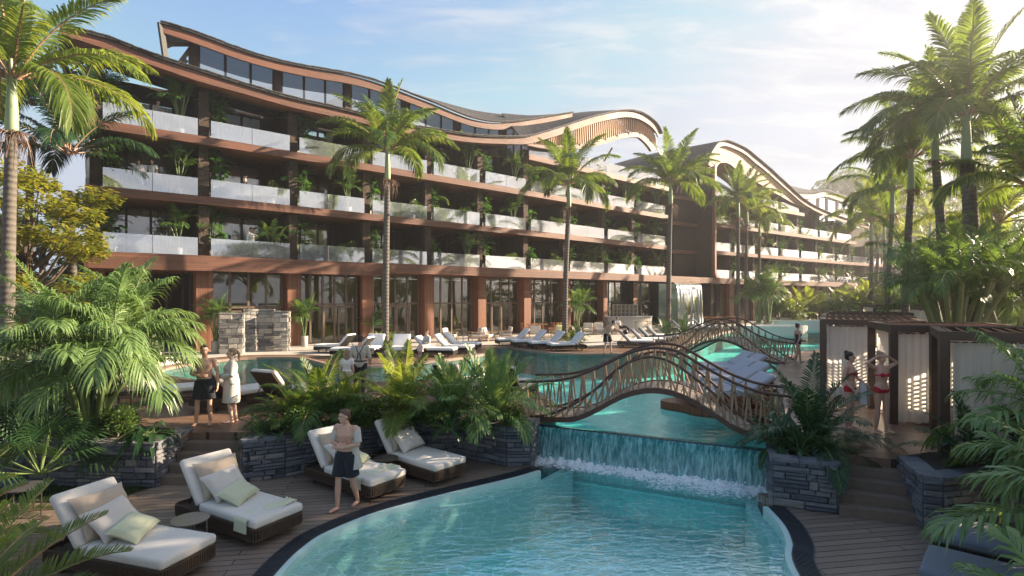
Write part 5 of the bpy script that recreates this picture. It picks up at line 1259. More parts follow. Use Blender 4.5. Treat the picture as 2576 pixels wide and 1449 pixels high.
for i, (u, v, k, s, lb) in enumerate(((955, 872, 'kentia', .5, 'low feather plant at the foot of the second royal palm'), (990, 866, 'kentia2', .5, 'dark feather plant right of the second royal palm'), (970, 880, 'dark', .5, 'small dark plant in front of the second royal palm'),
    (1418, 852, 'kentia', .55, 'yellowish feather plant at the foot of the third royal palm'), (1452, 856, 'dark', .8, 'dark spiky plant right of the third royal palm'), (1440, 862, 'kentia2', .5, 'low feather plant before the third royal palm'),
    (1672, 845, 'dark', 1.0, 'dark spiky plant left of the fourth royal palm'), (1720, 842, 'dark', 1.15, 'dark spiky plant right of the fourth royal palm'))):
    p = at(u, v); ros(k, p.x, p.y, 0, lb, GU, s, i)
# hedge of palms before the far wing
GH = 'leafy palms before the far hotel wing'
hed = [(1908, 822, 'pot', 2.3, 'potted areca with a grey bowl before the far wing, left one', 1), (1935, 822, 'pot', 2.4, 'potted areca with a grey bowl before the far wing, right one', 1), (1962, 818, 'mid', .95, 'dark areca right of the two bowls', 0), (1990, 818, 'lush', 1.05, 'low spreading palm behind the white pool planters', 0),
       (2030, 814, 'lush', 1.35, 'yellow-green palm clump rising behind the curved white planters', 0), (2062, 812, 'mid', 1.0, 'dark areca left of the cabana roofs', 0), (2105, 808, 'mid', 1.05, 'areca clump behind the first cabana roof', 0), (2140, 806, 'lush', 1.5, 'large yellow-green palm clump above the first cabana roof', 0),
       (2168, 806, 'lush', 1.2, 'palm clump above the slatted roofs, right of the large one', 0), (2205, 802, 'lush', 1.7, 'dark green palm clump at the foot of the hazy palms', 0), (2240, 800, 'mid', 1.3, 'areca clump at the corner of the far wing', 0), (2265, 803, 'mid', 1.2, 'areca clump beside the pale back cabana', 0),
       (2300, 800, 'lush', 1.2, 'palm clump between the two back cabanas', 0)]
for i, (u, v, k, s, lb, pt) in enumerate(hed):
    p = at(u, v+12 if i > 5 else v+6)
    if pt: r = potted(k, p.x, p.y, 0, lb, GH, s*.85, i, 'bowl', ph=.4); r.scale = (1.3,)*3
    else: areca(k, p.x, p.y, 0, lb, GH, s*1.08, i*1.1)

# --- leafy trees
def leaf_tree(seed, H, rad, n, size, leaf, trunk_r=.22, clumps=26, low=.25):
    rn = random.Random(seed); cr, tr_ = MB(), MB(); cs = []
    tr_.tube([(0, 0, 0), (.1, .05, H*.25), (-.05, .1, H*.5), (.05, 0, H*.75)], [trunk_r*1.3, trunk_r, trunk_r*.75, trunk_r*.35], 9)
    for i in range(clumps):
        a = i*2.399; h = rn.uniform(low, 1.0); r = rad*math.sqrt(max(.05, 1-((h-.55)/.6)**2))*rn.uniform(.35, 1.0); c = V((math.cos(a)*r, math.sin(a)*r, H*h)); cs.append((c, rad*rn.uniform(.2, .36)))
        s0 = V((0, 0, H*h*.6)); tr_.tube([tuple(s0), tuple(s0.lerp(c, .5)+V((0, 0, -.1*rad))), tuple(c)], [trunk_r*.35, trunk_r*.2, trunk_r*.06], 5)
    for i in range(n):
        c, r = cs[rn.randrange(clumps)]; d = V((rn.gauss(0, 1), rn.gauss(0, 1), rn.gauss(0, .55))); d.normalize(); p = c+V((d.x, d.y, d.z*.6))*r*rn.random()**.4; l = size*rn.uniform(.6, 1.3)
        ax = V((rn.uniform(-1, 1), rn.uniform(-1, 1), rn.uniform(-.6, .2))).normalized(); sd_ = ax.cross(V((0, 0, 1))).normalized()*l*.3+V((0, 0, rn.uniform(-.3, .3)*l*.3))
        cr.add([tuple(p), tuple(p+ax*l*.45+sd_), tuple(p+ax*l), tuple(p+ax*l*.45-sd_)], [(0, 1, 2, 3)])
    return mesh_of(cr, 'crown', [M[leaf]]), mesh_of(tr_, 'trunk', [M['bark']], True)
TR = {'yellow': leaf_tree(1, 7.4, 3.2, 15000, .24, 'tree_leaf', .26, 34), 'green': leaf_tree(2, 8.5, 3.8, 9000, .34, 'bush_leaf', .26, 30, .15), 'high': leaf_tree(8, 11.2, 5.2, 7000, .36, 'bush_leaf', .3, 34, .72), 'forest': leaf_tree(3, 8.5, 4.4, 5200, .55, 'bush_leaf', .3, 24, .1)}  # high tree: crown lifted to shade the loungers and let sun pass beneath
def tree(k, x, y, z, label, group, s=1, rz=0):
    r = thing('leafy_tree', label, 'tree', (x, y, z), rz, group); r.scale = (s,)*3; child('crown', TR[k][0], r); child('trunk', TR[k][1], r); return r
tree('yellow', -19.8, 22.3, 0, 'golden green leafy tree left of the hotel corner', 'leafy trees on the left', 1.12, 0)
tree('yellow', -26.5, 25.5, 0, 'golden green tree behind the nearest palm trunk at the left edge', 'leafy trees on the left', .95, 2)
GT = 'trees on the left behind the pink wall'
for i, (x, y, s, lb) in enumerate(((-36, 42, 1.1, 'dark tree low between the left palms'), (-28.5, 38, .75, 'dark tree just left of the hotel side wall'), (-41, 36, 1.1, 'dark tree at the left frame edge behind the pink wall'))): tree('green', x, y, 0, lb, GT, s, i)
GQ = 'trees of the right-hand grove'
rn_ = random.Random(3)
for i, (u, Y, s, lb) in enumerate(((2290, 95, 1.15, 'hazy tree right of the far wing corner'), (2350, 90, 1.3, 'hazy tree behind the second thick trunk'), (2410, 84, 1.2, 'hazy tree behind the largest palm trunk'), (2330, 70, .7, 'small bright tree by the far boundary wall'), (2455, 60, 1.1, 'green tree behind the right cabanas'), (2520, 50, 1.0, 'green tree behind the tall arecas'), (2585, 44, 1.05, 'green tree at the right frame edge'),
    (2480, 38, .62, 'low green tree right of the largest palm trunk'), (2560, 34, .7, 'low green tree filling the right edge'), (2400, 48, .6, 'low tree left of the largest palm trunk'))):
    tree('green', xat(u, Y), Y, 0, lb, GQ, s, i)
# unseen palms and trees added past the right frame edge to shade the lower deck
GS = 'royal palms standing right of the terrace'
for i, (x, y, h) in enumerate(((27, 13.0, 9.4), (30, 17.5, 10.2), (20.5, 6.5, 5.2))):
    royal(x, y, h, 'royal palm standing outside the right edge of the view beyond the cabanas', GS, s=1.1, var=i % 3, rz=i*1.3)
for i, (x, y, s) in enumerate(((18.9, 14.3, .93), (17.6, 8.6, .90), (12.5, 4.6, .66))):
    tree('high', x, y, 0 if y > 9.6 else ZL, 'unseen high-crowned tree added for shade outside the right edge, %s' % ('behind the second cabana', 'behind the nearest cabana', 'beside the grey loungers')[i], 'high-crowned shade trees', s, i*2)
# wooded hill
def hill():
    mb = MB(); n, m = 60, 26; rows = []
    for j in range(m+1):
        y = 112+j*5.2; row = []
        for i in range(n+1):
            x = 40+i*5; h = 36*math.exp(-((x-103)/36)**2)*math.exp(-((y-160)/38)**2)+22*math.exp(-((x-225)/80)**2)*math.exp(-((y-190)/50)**2); row.append((x, y, h-2+2.5*noise.noise(V((x*.05, y*.05, 1)))))
        rows.append(row)
    mb.loft(rows); return setting(mb.build('hill', simple('hill_soil', (.05, .07, .03), .9, .3, .1), smooth=True))
hill()
mb = MB(); rn_ = random.Random(9)
for i in range(1500):
    x = rn_.uniform(58, 300); y = rn_.uniform(118, 215); h = 36*math.exp(-((x-103)/36)**2)*math.exp(-((y-160)/38)**2)+22*math.exp(-((x-225)/80)**2)*math.exp(-((y-190)/50)**2)-2
    r = rn_.uniform(2.2, 4)
    for k in range(60):
        d = V((rn_.gauss(0, 1), rn_.gauss(0, 1), abs(rn_.gauss(0, 1)))).normalized(); p = V((x, y, h+r*.6))+V((d.x*r, d.y*r, d.z*r*.9)); t1 = d.orthogonal().normalized(); t2 = d.cross(t1); l = rn_.uniform(.35, .8); a = rn_.random()*3
        u1 = (t1*math.cos(a)+t2*math.sin(a)+d*rn_.uniform(-.4, .4))*l; u2 = (t2*math.cos(a)-t1*math.sin(a))*l
        mb.add([tuple(p-u1), tuple(p-u2), tuple(p+u1), tuple(p+u2)], [(0, 1, 2, 3)])
setting(mb.build('forest', M['bush_leaf']), 'stuff')

# --- plants on the balconies
rb = random.Random(77)
ordn = ['first', 'second', 'third', 'fourth', 'fifth', 'sixth', 'seventh', 'eighth', 'ninth', 'tenth']
floor_w = ['lowest', 'middle', 'upper']
GB = 'plants on the balconies of the long wing'
seenl = set()
def balc(A, u0, u1, f, d, z, kind, lib, s, label, pot='white', ph=.38, group=GB):
    p = A(lerp(u0, u1, f), d-.05); r = potted(kind, p.x, p.y, z, label, group, s*1.28, rb.random()*6, pot, lib, 'balcony plant', 'balcony_plant', ph); return r
for i in range(len(allc)-1):
    u0, u1 = allc[i], allc[i+1]; q = .13
    for li, z in enumerate((Z2, Z3, Z4)):
        where = '%s bay from left, %s floor' % (ordn[i], floor_w[li])
        sc_ = 1.0 if i < 6 else 1.1
        # left end of the bay: broad leaves in front of an areca
        if (i, li) != (3, 2):
            balc(A1, u0, u1, .15, .25, z, rb.choice(('ficus', 'ficus2', 'ficus')), 'BR', 1.05*sc_, 'broad-leaved plant, left end of '+where)
        if i < 3 or rb.random() < .5:
            balc(A1, u0, u1, .13, 1.0, z, 'pot', 'AR', 1.15*sc_, 'feathery areca, left end of '+where, 'round')
        # right end
        if rb.random() < .88:
            k, l_ = (('pot', 'AR'), ('pot2', 'AR'), ('soft', 'BU'))[0 if li == 2 else rb.choice((0, 1, 1, 2))]
            balc(A1, u0, u1, .80 if li == 2 else .78, .35, z, k, l_, (1.18 if li == 2 else 1.0)*sc_, ('tall areca' if k == 'pot' else 'spreading areca' if k == 'pot2' else 'bushy plant')+', right end of '+where, 'white' if i < 5 else 'round', .5 if li == 2 else .38)
GB2 = 'plants on the balconies of the far wing'
for i in range(1, len(allc2)-1):
    u0, u1 = allc2[i], allc2[i+1]
    for li, z in enumerate((Z2, Z3, Z4)):
        if li == 2 and u1 > 2145: continue
        where = '%s far-wing bay, %s floor' % (ordn[i], floor_w[li])
        balc(A2, u0, u1, .12, .1, z, 'ficus', 'BR', 1.2, 'broad-leaved plant beside the pier in the '+where, group=GB2)
        if rb.random() < .6: balc(A2, u0, u1, .6, .6, z, rb.choice(('pot', 'pot2')), 'AR', 1.2, 'areca in the middle of the '+where, group=GB2)
# ================================================================ FOOTBRIDGES
def footbridge(a0, a1, wdir, width, hs, label, rad=.021, nb=44):
    a0, a1, wd = V(a0), V(a1), V(wdir).normalized(); L = (a1-a0).length
    r = thing('arched_footbridge', label, 'footbridge', (a0.x, a0.y, 0))
    bell = [(0, .02), (.166, .06), (.24, .17), (.306, .36), (.40, .66), (.48, .81), (.55, .85), (.62, .79), (.69, .64), (.76, .42), (.832, .18), (.91, .05), (1, 0)]
    rail = [(-.05, .86), (.1, .92), (.2, 1.04), (.306, 1.29), (.42, 1.60), (.50, 1.74), (.56, 1.76), (.63, 1.69), (.717, 1.42), (.80, 1.18), (.855, 1.05), (.94, .92), (1.07, .86)]
    chord = [(0, .06), (.07, .11), (.14, .25), (.22, .49), (.295, .80), (.38, 1.25), (.46, 1.49), (.53, 1.56), (.60, 1.47), (.667, 1.24), (.74, .94), (.80, .66), (.88, .34), (.95, .14), (1, .06)]
    sm = lambda tb: [(p.x, p.y) for p in catmull([(x, y, 0) for x, y in tb], 6)]
    bell, rail, chord = sm(bell), sm(rail), sm(chord)
    def P(t_, z, w): q = a0.lerp(a1, t_)+wd*w; return V((q.x, q.y, z*hs if z*hs > 0 else z))
    def line(tb, t0, t1, w, n=70): return [P(lerp(t0, t1, k/n), interp(tb, lerp(t0, t1, k/n)), w) for k in range(n+1)]
    for w in (0, width):
        b = MB(); ln = line(bell, 0, 1, w); up = V((0, 0, .05)); b.loft([[p-V((wd.x, wd.y, 0))*.04+V((0, 0, -.07)) for p in ln], [p-V((wd.x, wd.y, 0))*.04+up for p in ln], [p+V((wd.x, wd.y, 0))*.04+up for p in ln], [p+V((wd.x, wd.y, 0))*.04+V((0, 0, -.07)) for p in ln]], closed=True, caps=True)
        b.build('deck_beam', M['railwood'], r)
        b = MB(); b.tube(line(rail, -.05, 1.07, w), .032, 8); b.build('handrail', M['railwood'], r, smooth=True)
        b = MB(); b.tube(line(chord, 0, 1, w), .028, 8); b.build('curved_rail', M['railwood'], r, smooth=True)
        for i in range(nb):
            tt = -.04+1.10*(i//2+.5)/(nb/2); tb = min(max(tt+(.0145 if i % 2 else -.0145), 0), 1)
            b = MB(); out = V((wd.x, wd.y, 0))*(.03 if (i % 2) else -.03); b.tube([P(tt, interp(rail, tt)-.02, w), P(tb, interp(bell, tb)+.04, w)+out], rad, 6); b.build('baluster', M['baluster'], r)
        for i in range(20):
            tt = .04+.92*(i+.5)/20; sg = -1 if tt < .5 else 1; tb = min(max(tt+sg*.05, 0), 1)
            if interp(chord, tt)-interp(bell, tb) < .08: continue
            b = MB(); b.tube([P(tt, interp(chord, tt), w), P(tb, interp(bell, tb)+.04, w)], rad*.9, 6); b.build('brace', M['baluster'], r)
    b = MB(); n = int(L/.13)
    for i in range(n):
        t0, t1 = (i+.04)/n, (i+.96)/n; q = [P(t0, interp(bell, t0)+.03, .03), P(t1, interp(bell, t1)+.03, .03), P(t1, interp(bell, t1)+.03, width-.03), P(t0, interp(bell, t0)+.03, width-.03)]
        b.add([tuple(p+V((0, 0, -.03))) for p in q]+[tuple(p) for p in q], [(4, 5, 6, 7), (3, 2, 1, 0), (0, 1, 5, 4), (1, 2, 6, 5), (2, 3, 7, 6), (3, 0, 4, 7)])
    b.build('walkway', M['bridge_deck'], r); return r
footbridge((.42, 12.92), (5.42, 11.02), (.355, .935), 1.25, 1.0, 'nearer arched timber footbridge over the pool, just behind the waterfall')
footbridge((7.15, 27.5), (11.7, 23.5), (.66, .75), 1.7, 1.06, 'farther arched timber footbridge across the far end of the pool', .024, 44)

# ================================================================ LOUNGERS
def cushion_mesh(size, r, mat, bulge=.01): mb = MB(); mb.rbox((0, 0, 0), size, r, k=4, bulge=bulge); return mesh_of(mb, 'cushion', [mat], True)
def make_lounger(w, length, cush, rope, label, detail=True, back=50, legm='darkmetal'):
    r = thing('sun_lounger', label, 'sun lounger', (0, 0, -50))
    h0, h1 = .12, .31; hx, hy = length/2, w/2; rad = .10
    def outline(g=0):
        pts = []
        for cx, cy, a0 in ((hx-rad, hy-rad, 0), (-hx+rad, hy-rad, 90), (-hx+rad, -hy+rad, 180), (hx-rad, -hy+rad, 270)):
            for k in range(5): a = R(a0+k*22.5); pts.append((cx+(rad+g)*math.cos(a), cy+(rad+g)*math.sin(a)))
        return pts
    fr = MB(); o = outline()
    for z0, z1 in ((h0, h0+.03), (h1-.035, h1)):
        rows = []
        for g, z in ((0, z0), (0, z1), (-.03, z1), (-.03, z0)): q = outline(g); q.append(q[0]); rows.append([(x, y, z) for x, y in q])
        fr.loft(rows, closed=True)
    fr.box((0, 0, h1-.06), (length-.06, w-.06, .02)); child('frame', mesh_of(fr, 'frame', [M[rope]]), r)
    wv = MB(); q = outline(-.004); q.append(q[0]); gap = .028 if detail else .07
    for i in range(len(q)-1):
        a, c = V(q[i]), V(q[i+1]); L = (c-a).length; m = max(1, int(L/gap))
        for k in range(m):
            p = a.lerp(c, (k+.5)/m); wv.bar((p.x, p.y, h0+.02), (p.x, p.y, h1-.02), gap*.62, .016)
    child('woven_side', mesh_of(wv, 'woven_side', [M[rope]]), r)
    for sx in (-1, 1):
        for sy in (-1, 1): lg = MB(); lg.box((0, 0, h0/2), (.05, .05, h0)); child('leg', mesh_of(lg, 'leg', [M[legm]]), r, (sx*(hx-.28), sy*(hy-.09), 0))
    bl = .80; sl = length-bl*.86; t_ = .13
    child('seat_cushion', cushion_mesh((sl, w-.03, t_), .045, M[cush]), r, (hx-sl/2-.005, 0, h1+t_/2-.01))
    a = R(back); x0 = hx-sl-.02
    m = cushion_mesh((bl, w-.04, .12), .045, M[cush]); o_ = child('back_cushion', m, r, (x0-math.cos(a)*bl/2-.02, 0, h1+.07+math.sin(a)*bl/2)); o_.rotation_euler = (0, a, 0)
    bf = MB(); bf.box((0, 0, 0), (bl, w-.12, .02)); o2 = child('back_frame', mesh_of(bf, 'back_frame', [M[rope]]), r, (x0-math.cos(a)*bl/2-.02-math.sin(a)*.075, 0, h1+.07+math.sin(a)*bl/2-math.cos(a)*.075)); o2.rotation_euler = (0, a, 0)
    st = MB(); st.bar((x0-math.cos(a)*bl*.62, -w*.25, h1+math.sin(a)*bl*.55), (x0-bl*.75, -w*.25, h1-.06), .02); st.bar((x0-math.cos(a)*bl*.62, w*.25, h1+math.sin(a)*bl*.55), (x0-bl*.75, w*.25, h1-.06), .02); child('back_stay', mesh_of(st, 'back_stay', [M['darkmetal']]), r)
    return r
M['cushion_shaded'] = fabric('shaded_cushion', (.34, .36, .41), (.42, .43, .48))  # white cushion copy with the shade put into its colour
LA = make_lounger(.88, 2.08, 'cushion', 'rope', 'woven lounger', True, 52, 'slatwood' if False else 'rope')
M['rope_black'] = simple('black_rope', (.018, .016, .014), .6, .4, 30)
LB = make_lounger(.92, 2.05, 'cushion_white', 'rope_black', 'white lounger', False, 47, 'darkmetal')
used = {}
def lounger(proto, x, y, z, deg, label, group, scale=None):
    k = id(proto)
    if k not in used: used[k] = 1; r = proto; r.location = (x, y, z); r.rotation_euler = (0, 0, R(deg)); r['label'] = label; r['group'] = group; return r
    return dup(proto, (x, y, z), R(deg), label, group)
g_low = 'woven loungers on the lower deck'
l1 = lounger(LA, -5.12, 7.36, ZL, -17, 'nearest woven lounger in the lower left with beige, grey and sage pillows', g_low)
l2 = lounger(LA, -4.36, 8.72, ZL, -30, 'second woven lounger from the front with three pillows and a sage towel', g_low)
l3 = lounger(LA, -3.05, 10.55, ZL, -37, 'third woven lounger, behind the walking man in the open shirt', g_low)
l4 = lounger(LA, -1.98, 11.42, ZL, -40, 'fourth woven lounger, farthest on the lower deck, against the stone wall', g_low)
g_b = 'loungers seen from behind on the upper deck'
lounger(LA, -9.5, 15.0, 0, 35, 'lounger seen from behind, beside the huge areca, left of the other backs', g_b)
lounger(LA, -7.35, 14.6, 0, 62, 'lounger seen from behind, directly behind the shirtless man', g_b)
lounger(LA, -5.95, 14.7, 0, 66, 'lounger seen from behind, right of the woman in the robe', g_b)
lounger(LA, -1.45, 16.0, 0, 62, 'lounger seen from behind between the planter palms, left of the bridge', g_b)
lounger(LA, .02, 15.6, 0, 68, 'lounger seen from behind at the left end of the near bridge', g_b)
g_n = 'white loungers on the far side of the pool'
for x, y, d, lb in ((-9.2, 28.6, 168, 'white lounger farthest left by the glass doors'), (-7.7, 26.6, 172, 'white lounger left of the waiter'), (-7.05, 27.6, -92, 'white lounger facing the camera, behind the waiter'), (-5.6, 27.4, -86, 'white lounger facing the camera, left of the second royal palm planting'),
                    (-3.75, 26.9, -9, 'white lounger on the rounded deck where the robed woman sits'), (-3.0, 28.3, -9, 'middle white lounger on the rounded deck'), (-2.75, 30.0, -9, 'rear white lounger on the rounded deck'),
                    (.05, 33.1, 197, 'leftmost of four white loungers right of the deck inlet'), (1.0, 31.9, 197, 'second of four white loungers right of the deck inlet'), (1.95, 30.8, 197, 'third of four white loungers, left of the planted palm foot'), (2.95, 29.7, 197, 'nearest of four white loungers, before the third royal palm'),
                    (7.15, 31.7, -4, 'nearest white lounger right of the man holding a ball'), (8.15, 33.1, -4, 'second white lounger right of the man holding a ball'), (9.0, 34.7, -4, 'third white lounger, before the fourth royal palm'), (9.9, 36.4, -4, 'rear white lounger, before the fourth royal palm'),
                    (14.4, 46, -10, 'white lounger far back beside the wall fountain'), (16.4, 46.5, -10, 'white lounger far back, behind the far bridge')):
    lounger(LB, x, y, 0, d, lb, g_n)
g_f = 'loungers standing on rafts in the pool'
LC = make_lounger(.86, 2.0, 'cushion_shaded', 'slatwood', 'raft lounger', False, 34)
for k, (cx_, cy_) in enumerate(((5.75, 14.75), (6.75, 17.1), (7.75, 19.5))):
    pts = []
    for i in range(28):
        a = i/28*6.283; rr = 1.0+.10*math.sin(3*a+k)+.06*math.sin(5*a+2*k); x, y = math.cos(a)*1.42*rr, math.sin(a)*.95*rr; pts.append((cx_-.15+x, cy_+y))
    b = MB(); b.prism(pts, ZU-.06, .045, bottom=True); tag(b.build('pool_raft', plank_mat('raft_wood%d' % k, (.26, .10, .05), (.19, .07, .04), 0, .12, 2, .35)), ('nearest wavy-edged wooden raft in the pool under the near bridge', 'middle wavy-edged wooden raft in the pool', 'farthest wavy-edged wooden raft near the walkway')[k], 'raft', 'wooden rafts in the pool')
    for j in (0, 1):
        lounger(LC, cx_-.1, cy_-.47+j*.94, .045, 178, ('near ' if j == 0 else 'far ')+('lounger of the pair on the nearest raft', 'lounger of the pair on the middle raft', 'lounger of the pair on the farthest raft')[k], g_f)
# grey loungers cut by the frame at the lower right
LG = make_lounger(.95, 2.0, 'grey_fabric', 'rope_black', 'grey lounger', False, 30)
LG.location = (6.75, 7.15, ZL); LG.rotation_euler = (0, 0, R(137)); tag(LG, 'slate grey lounger under the right stone wall, half hidden by leaves', 'sun lounger', 'slate grey loungers at the lower right')
dup(LG, (5.85, 6.15, ZL), R(137), 'slate grey lounger at the bottom right corner of the frame')

# pillows and towels (things lying on the loungers)
def pillow_mesh(w, h, t_, seed, n=16):
    rn = random.Random(seed); mb = MB(); top, bot = [], []
    for j in range(n+1):
        a, b = [], []
        for i in range(n+1):
            x, y = -1+2*i/n, -1+2*j/n; pin = 1-.10*(1-x*x)*abs(y)**3; pin2 = 1-.10*(1-y*y)*abs(x)**3
            th = ((1-x**4)*(1-y**4))**.55; z = t_*.5*th*(1+.18*noise.noise(V((x*1.6, y*1.6, seed))))
            sag = .05*w*noise.noise(V((x*.9, y*.9, seed+9)))
            px, py = x*w/2*pin2, y*h/2*pin; wr = .006*math.sin(14*math.atan2(y, x)+seed)*(abs(x*y))
            a.append((px, py, z+wr+sag)); b.append((px, py, -z*.8+wr+sag))
        top.append(a); bot.append(b)
    mb.loft(top); mb.loft(bot[::-1]); return mesh_of(mb, 'pillow', [], True) if False else mb
def pillow(lo, x, y, z, pitch, yaw, roll, size, mat, label, seed):
    mb = pillow_mesh(size[0], size[1], size[2], seed); me = mesh_of(mb, 'pillow', [M[mat]], True); o = bpy.data.objects.new('throw_pillow', me); col.objects.link(o)
    Ml = Matrix.Translation(lo.location) @ Matrix.Rotation(lo.rotation_euler.z, 4, 'Z') @ Matrix.Translation((x, y, z)) @ Matrix.Rotation(R(yaw), 4, 'Z') @ Matrix.Rotation(R(pitch), 4, 'Y') @ Matrix.Rotation(R(roll), 4, 'Z')
    o.matrix_world = Ml; o.location, o.rotation_euler = Ml.to_translation(), Ml.to_euler(); return tag(o, label, 'pillow', 'pillows on the lower deck loungers')
nm = {0: ('nearest', l1), 1: ('second', l2), 2: ('third', l3), 3: ('fourth', l4)}
for i in range(4):
    w_, lo = nm[i]
    pillow(lo, -.49, .02, .72, 55, 0, 0, (.62, .74, .20), 'pillow_tan', 'large tan pillow leaning on the back of the %s lower-deck lounger' % w_, i)
    pillow(lo, -.27, -.02, .65, 45, 4, 6, (.52, .66, .19), 'pillow_grey', 'pale grey pillow in front of the tan one on the %s lower-deck lounger' % w_, i+5)
    if i < 3: pillow(lo, .06, -.03 if i else .0, .56, 24, 14, 12, (.42, .62, .17), 'pillow_green', 'sage green pillow on the seat of the %s lower-deck lounger' % w_, i+11)
def towel(lo, x, label, seed, w=.30):
    mb = MB(); rows = []
    for j in range(13):
        row = []
        for i in range(41):
            s = i/40; y = -.44-.0+s*.86; z = .425+.008; yy = y
            if s < .16: yy = -.455; z = .433-(.16-s)*1.25
            xx = x+(j/12-.5)*w*(1-.15*s)+.03*math.sin(s*9+seed)+.05*s
            fold = .018*abs(noise.noise(V((xx*9, s*6, seed))))*(1 if s > .16 else .3)+.022*max(0, s-.4)*(1+math.sin(j*1.9+s*11+seed))
            row.append((xx, yy-(.006+fold*.6 if s < .16 else 0), z+(fold if s >= .16 else 0)))
        rows.append(row)
    mb.loft(rows); mb.loft([[(p[0], p[1], p[2]-.008) for p in r_] for r_ in rows][::-1]); o = bpy.data.objects.new('towel', mesh_of(mb, 'towel', [M['towel']], True)); col.objects.link(o)
    o.location = lo.location; o.rotation_euler = lo.rotation_euler; return tag(o, label, 'towel', 'sage towels on the loungers')
towel(l2, .72, 'crumpled sage towel across the foot of the second lower-deck lounger', 1); towel(l3, .70, 'crumpled sage towel across the foot of the third lower-deck lounger', 4)
def side_table(x, y, z, label, h=.46, r_=.25, top='tabletop', leg='tabletop', group='round side tables'):
    r = thing('side_table', label, 'side table', (x, y, z), rnd.random(), group)
    b = MB(); b.lathe([(r_*.96, h-.022), (r_, h-.012), (r_, h), (r_*.97, h+.004)], 28); child('table_top', mesh_of(b, 'table_top', [M[top]]), r)
    for k in range(4): b = MB(); b.tube([(r_*.84, 0, h-.02), (r_*.84, 0, 0)], .011, 8); child('leg', mesh_of(b, 'leg', [M[leg]]), r, (0, 0, 0), k*1.5708)
    return r
side_table(-4.62, 7.88, ZL, 'round metal side table between the nearest and second lower-deck loungers')
side_table(-2.50, 10.86, ZL, 'round dark side table between the third and fourth lower-deck loungers', top='frame', leg='frame')
side_table(-8.1, 9.1, ZL, 'round table with a pebbled top by the left lawn, behind the cycad', .5, .30, 'mortar', 'frame')
side_table(-6.3, 26.9, 0, 'low dark side table between the two camera-facing white loungers', .4, .25, 'frame', 'frame')

# ================================================================ SEATING BY THE HOTEL
def armchair(w=.82):
    r = thing('armchair', 'armchair', 'armchair', (0, 0, -60))
    for sy in (-1, 1):
        b = MB(); y = sy*w/2; b.bar((.34, y, 0), (.34, y, .60), .045); b.bar((-.36, y, 0), (-.30, y, .60), .045); b.bar((-.36, y, .58), (.38, y, .60), .06, .035); b.bar((-.34, y, .28), (.34, y, .28), .04); child('arm_frame', mesh_of(b, 'arm_frame', [M['tanwood']]), r)
    child('seat_cushion', cushion_mesh((.68, w-.08, .16), .05, M['cushion']), r, (.02, 0, .38)); o = child('back_cushion', cushion_mesh((.14, w-.08, .48), .05, M['cushion']), r, (-.30, 0, .64)); o.rotation_euler = (0, R(-12), 0)
    b = MB(); b.box((0, 0, .28), (.70, w-.04, .03)); child('seat_frame', mesh_of(b, 'seat_frame', [M['tanwood']]), r); return r
AC = armchair(); first = [True]
for u, Y, d, lb in ((1130, 35.6, -20, 'armchair left of the low table before the glass'), (1196, 35.8, 200, 'armchair right of the first low table'), (1226, 36.0, -30, 'armchair behind the rounded deck, facing right'), (1272, 37.2, 195, 'armchair behind the leftmost of four loungers'),
                    (1346, 39, 90, 'armchair seen from behind, left of the third royal palm'), (1404, 39.5, 110, 'armchair seen from behind beside the third royal palm'), (1480, 42.5, -95, 'armchair just left of the man holding a ball'), (1508, 43, -80, 'armchair behind the man holding a ball'), (1556, 43.5, -70, 'armchair where the man in sunglasses reclines')):
    if first[0]: AC.location = (xat(u, Y), Y, 0); AC.rotation_euler = (0, 0, R(d)); tag(AC, lb, None, 'armchairs on the terrace'); first[0] = False
    else: dup(AC, (xat(u, Y), Y, 0), R(d), lb)
for u, Y, lb in ((1165, 35.4, 'low round table between the two left terrace armchairs'), (1250, 36.3, 'low round table between the middle terrace armchairs'), (1375, 39.2, 'low round table left of the third royal palm'), (1530, 42.8, 'low round table by the reclining man')):
    side_table(xat(u, Y), Y, 0, lb, .42, .38, 'frame_warm', 'frame_warm')
def dining_chair():
    r = thing('dining_chair', 'chair', 'chair', (0, 0, -70))
    b = MB(); b.box((0, 0, .45), (.46, .46, .05)); child('seat', mesh_of(b, 'seat', [M['orangewood']]), r)
    b = MB()
    for k in range(5): b.box((-.22, 0, .56+k*.075), (.03, .46, .05))
    child('backrest', mesh_of(b, 'backrest', [M['orangewood']]), r)
    for sx in (-1, 1):
        for sy in (-1, 1): b = MB(); b.box((0, 0, .45 if sx < 0 else .225), (.045, .045, .9 if sx < 0 else .45)); child('leg', mesh_of(b, 'leg', [M['orangewood']]), r, (sx*.21, sy*.22, 0))
    return r
def dining_table():
    r = thing('dining_table', 'table', 'table', (0, 0, -80)); b = MB(); b.box((0, 0, .74), (1.5, .85, .05)); child('table_top', mesh_of(b, 'table_top', [M['tanwood']]), r)
    for sx in (-1, 1): b = MB(); b.box((0, 0, .36), (.16, .3, .72)); child('pedestal', mesh_of(b, 'pedestal', [M['orangewood']]), r, (sx*.45, 0, 0))
    return r
DC, DT = dining_chair(), dining_table(); fc = [DC, DT]
def place(proto, x, y, rz, lb, gp):
    if proto in fc: fc.remove(proto); proto.location = (x, y, 0); proto.rotation_euler = (0, 0, rz); tag(proto, lb, None, gp); return proto
    return dup(proto, (x, y, 0), rz, lb, gp)
tabs = [(1352, 43.6, 'before the fifth glass bay'), (1410, 45, 'left behind the third royal palm'), (1755, 58.5, 'right of the wall fountain'), (1800, 59.5, 'behind the top of the far bridge'), (1842, 60.5, 'before the far wing columns')]
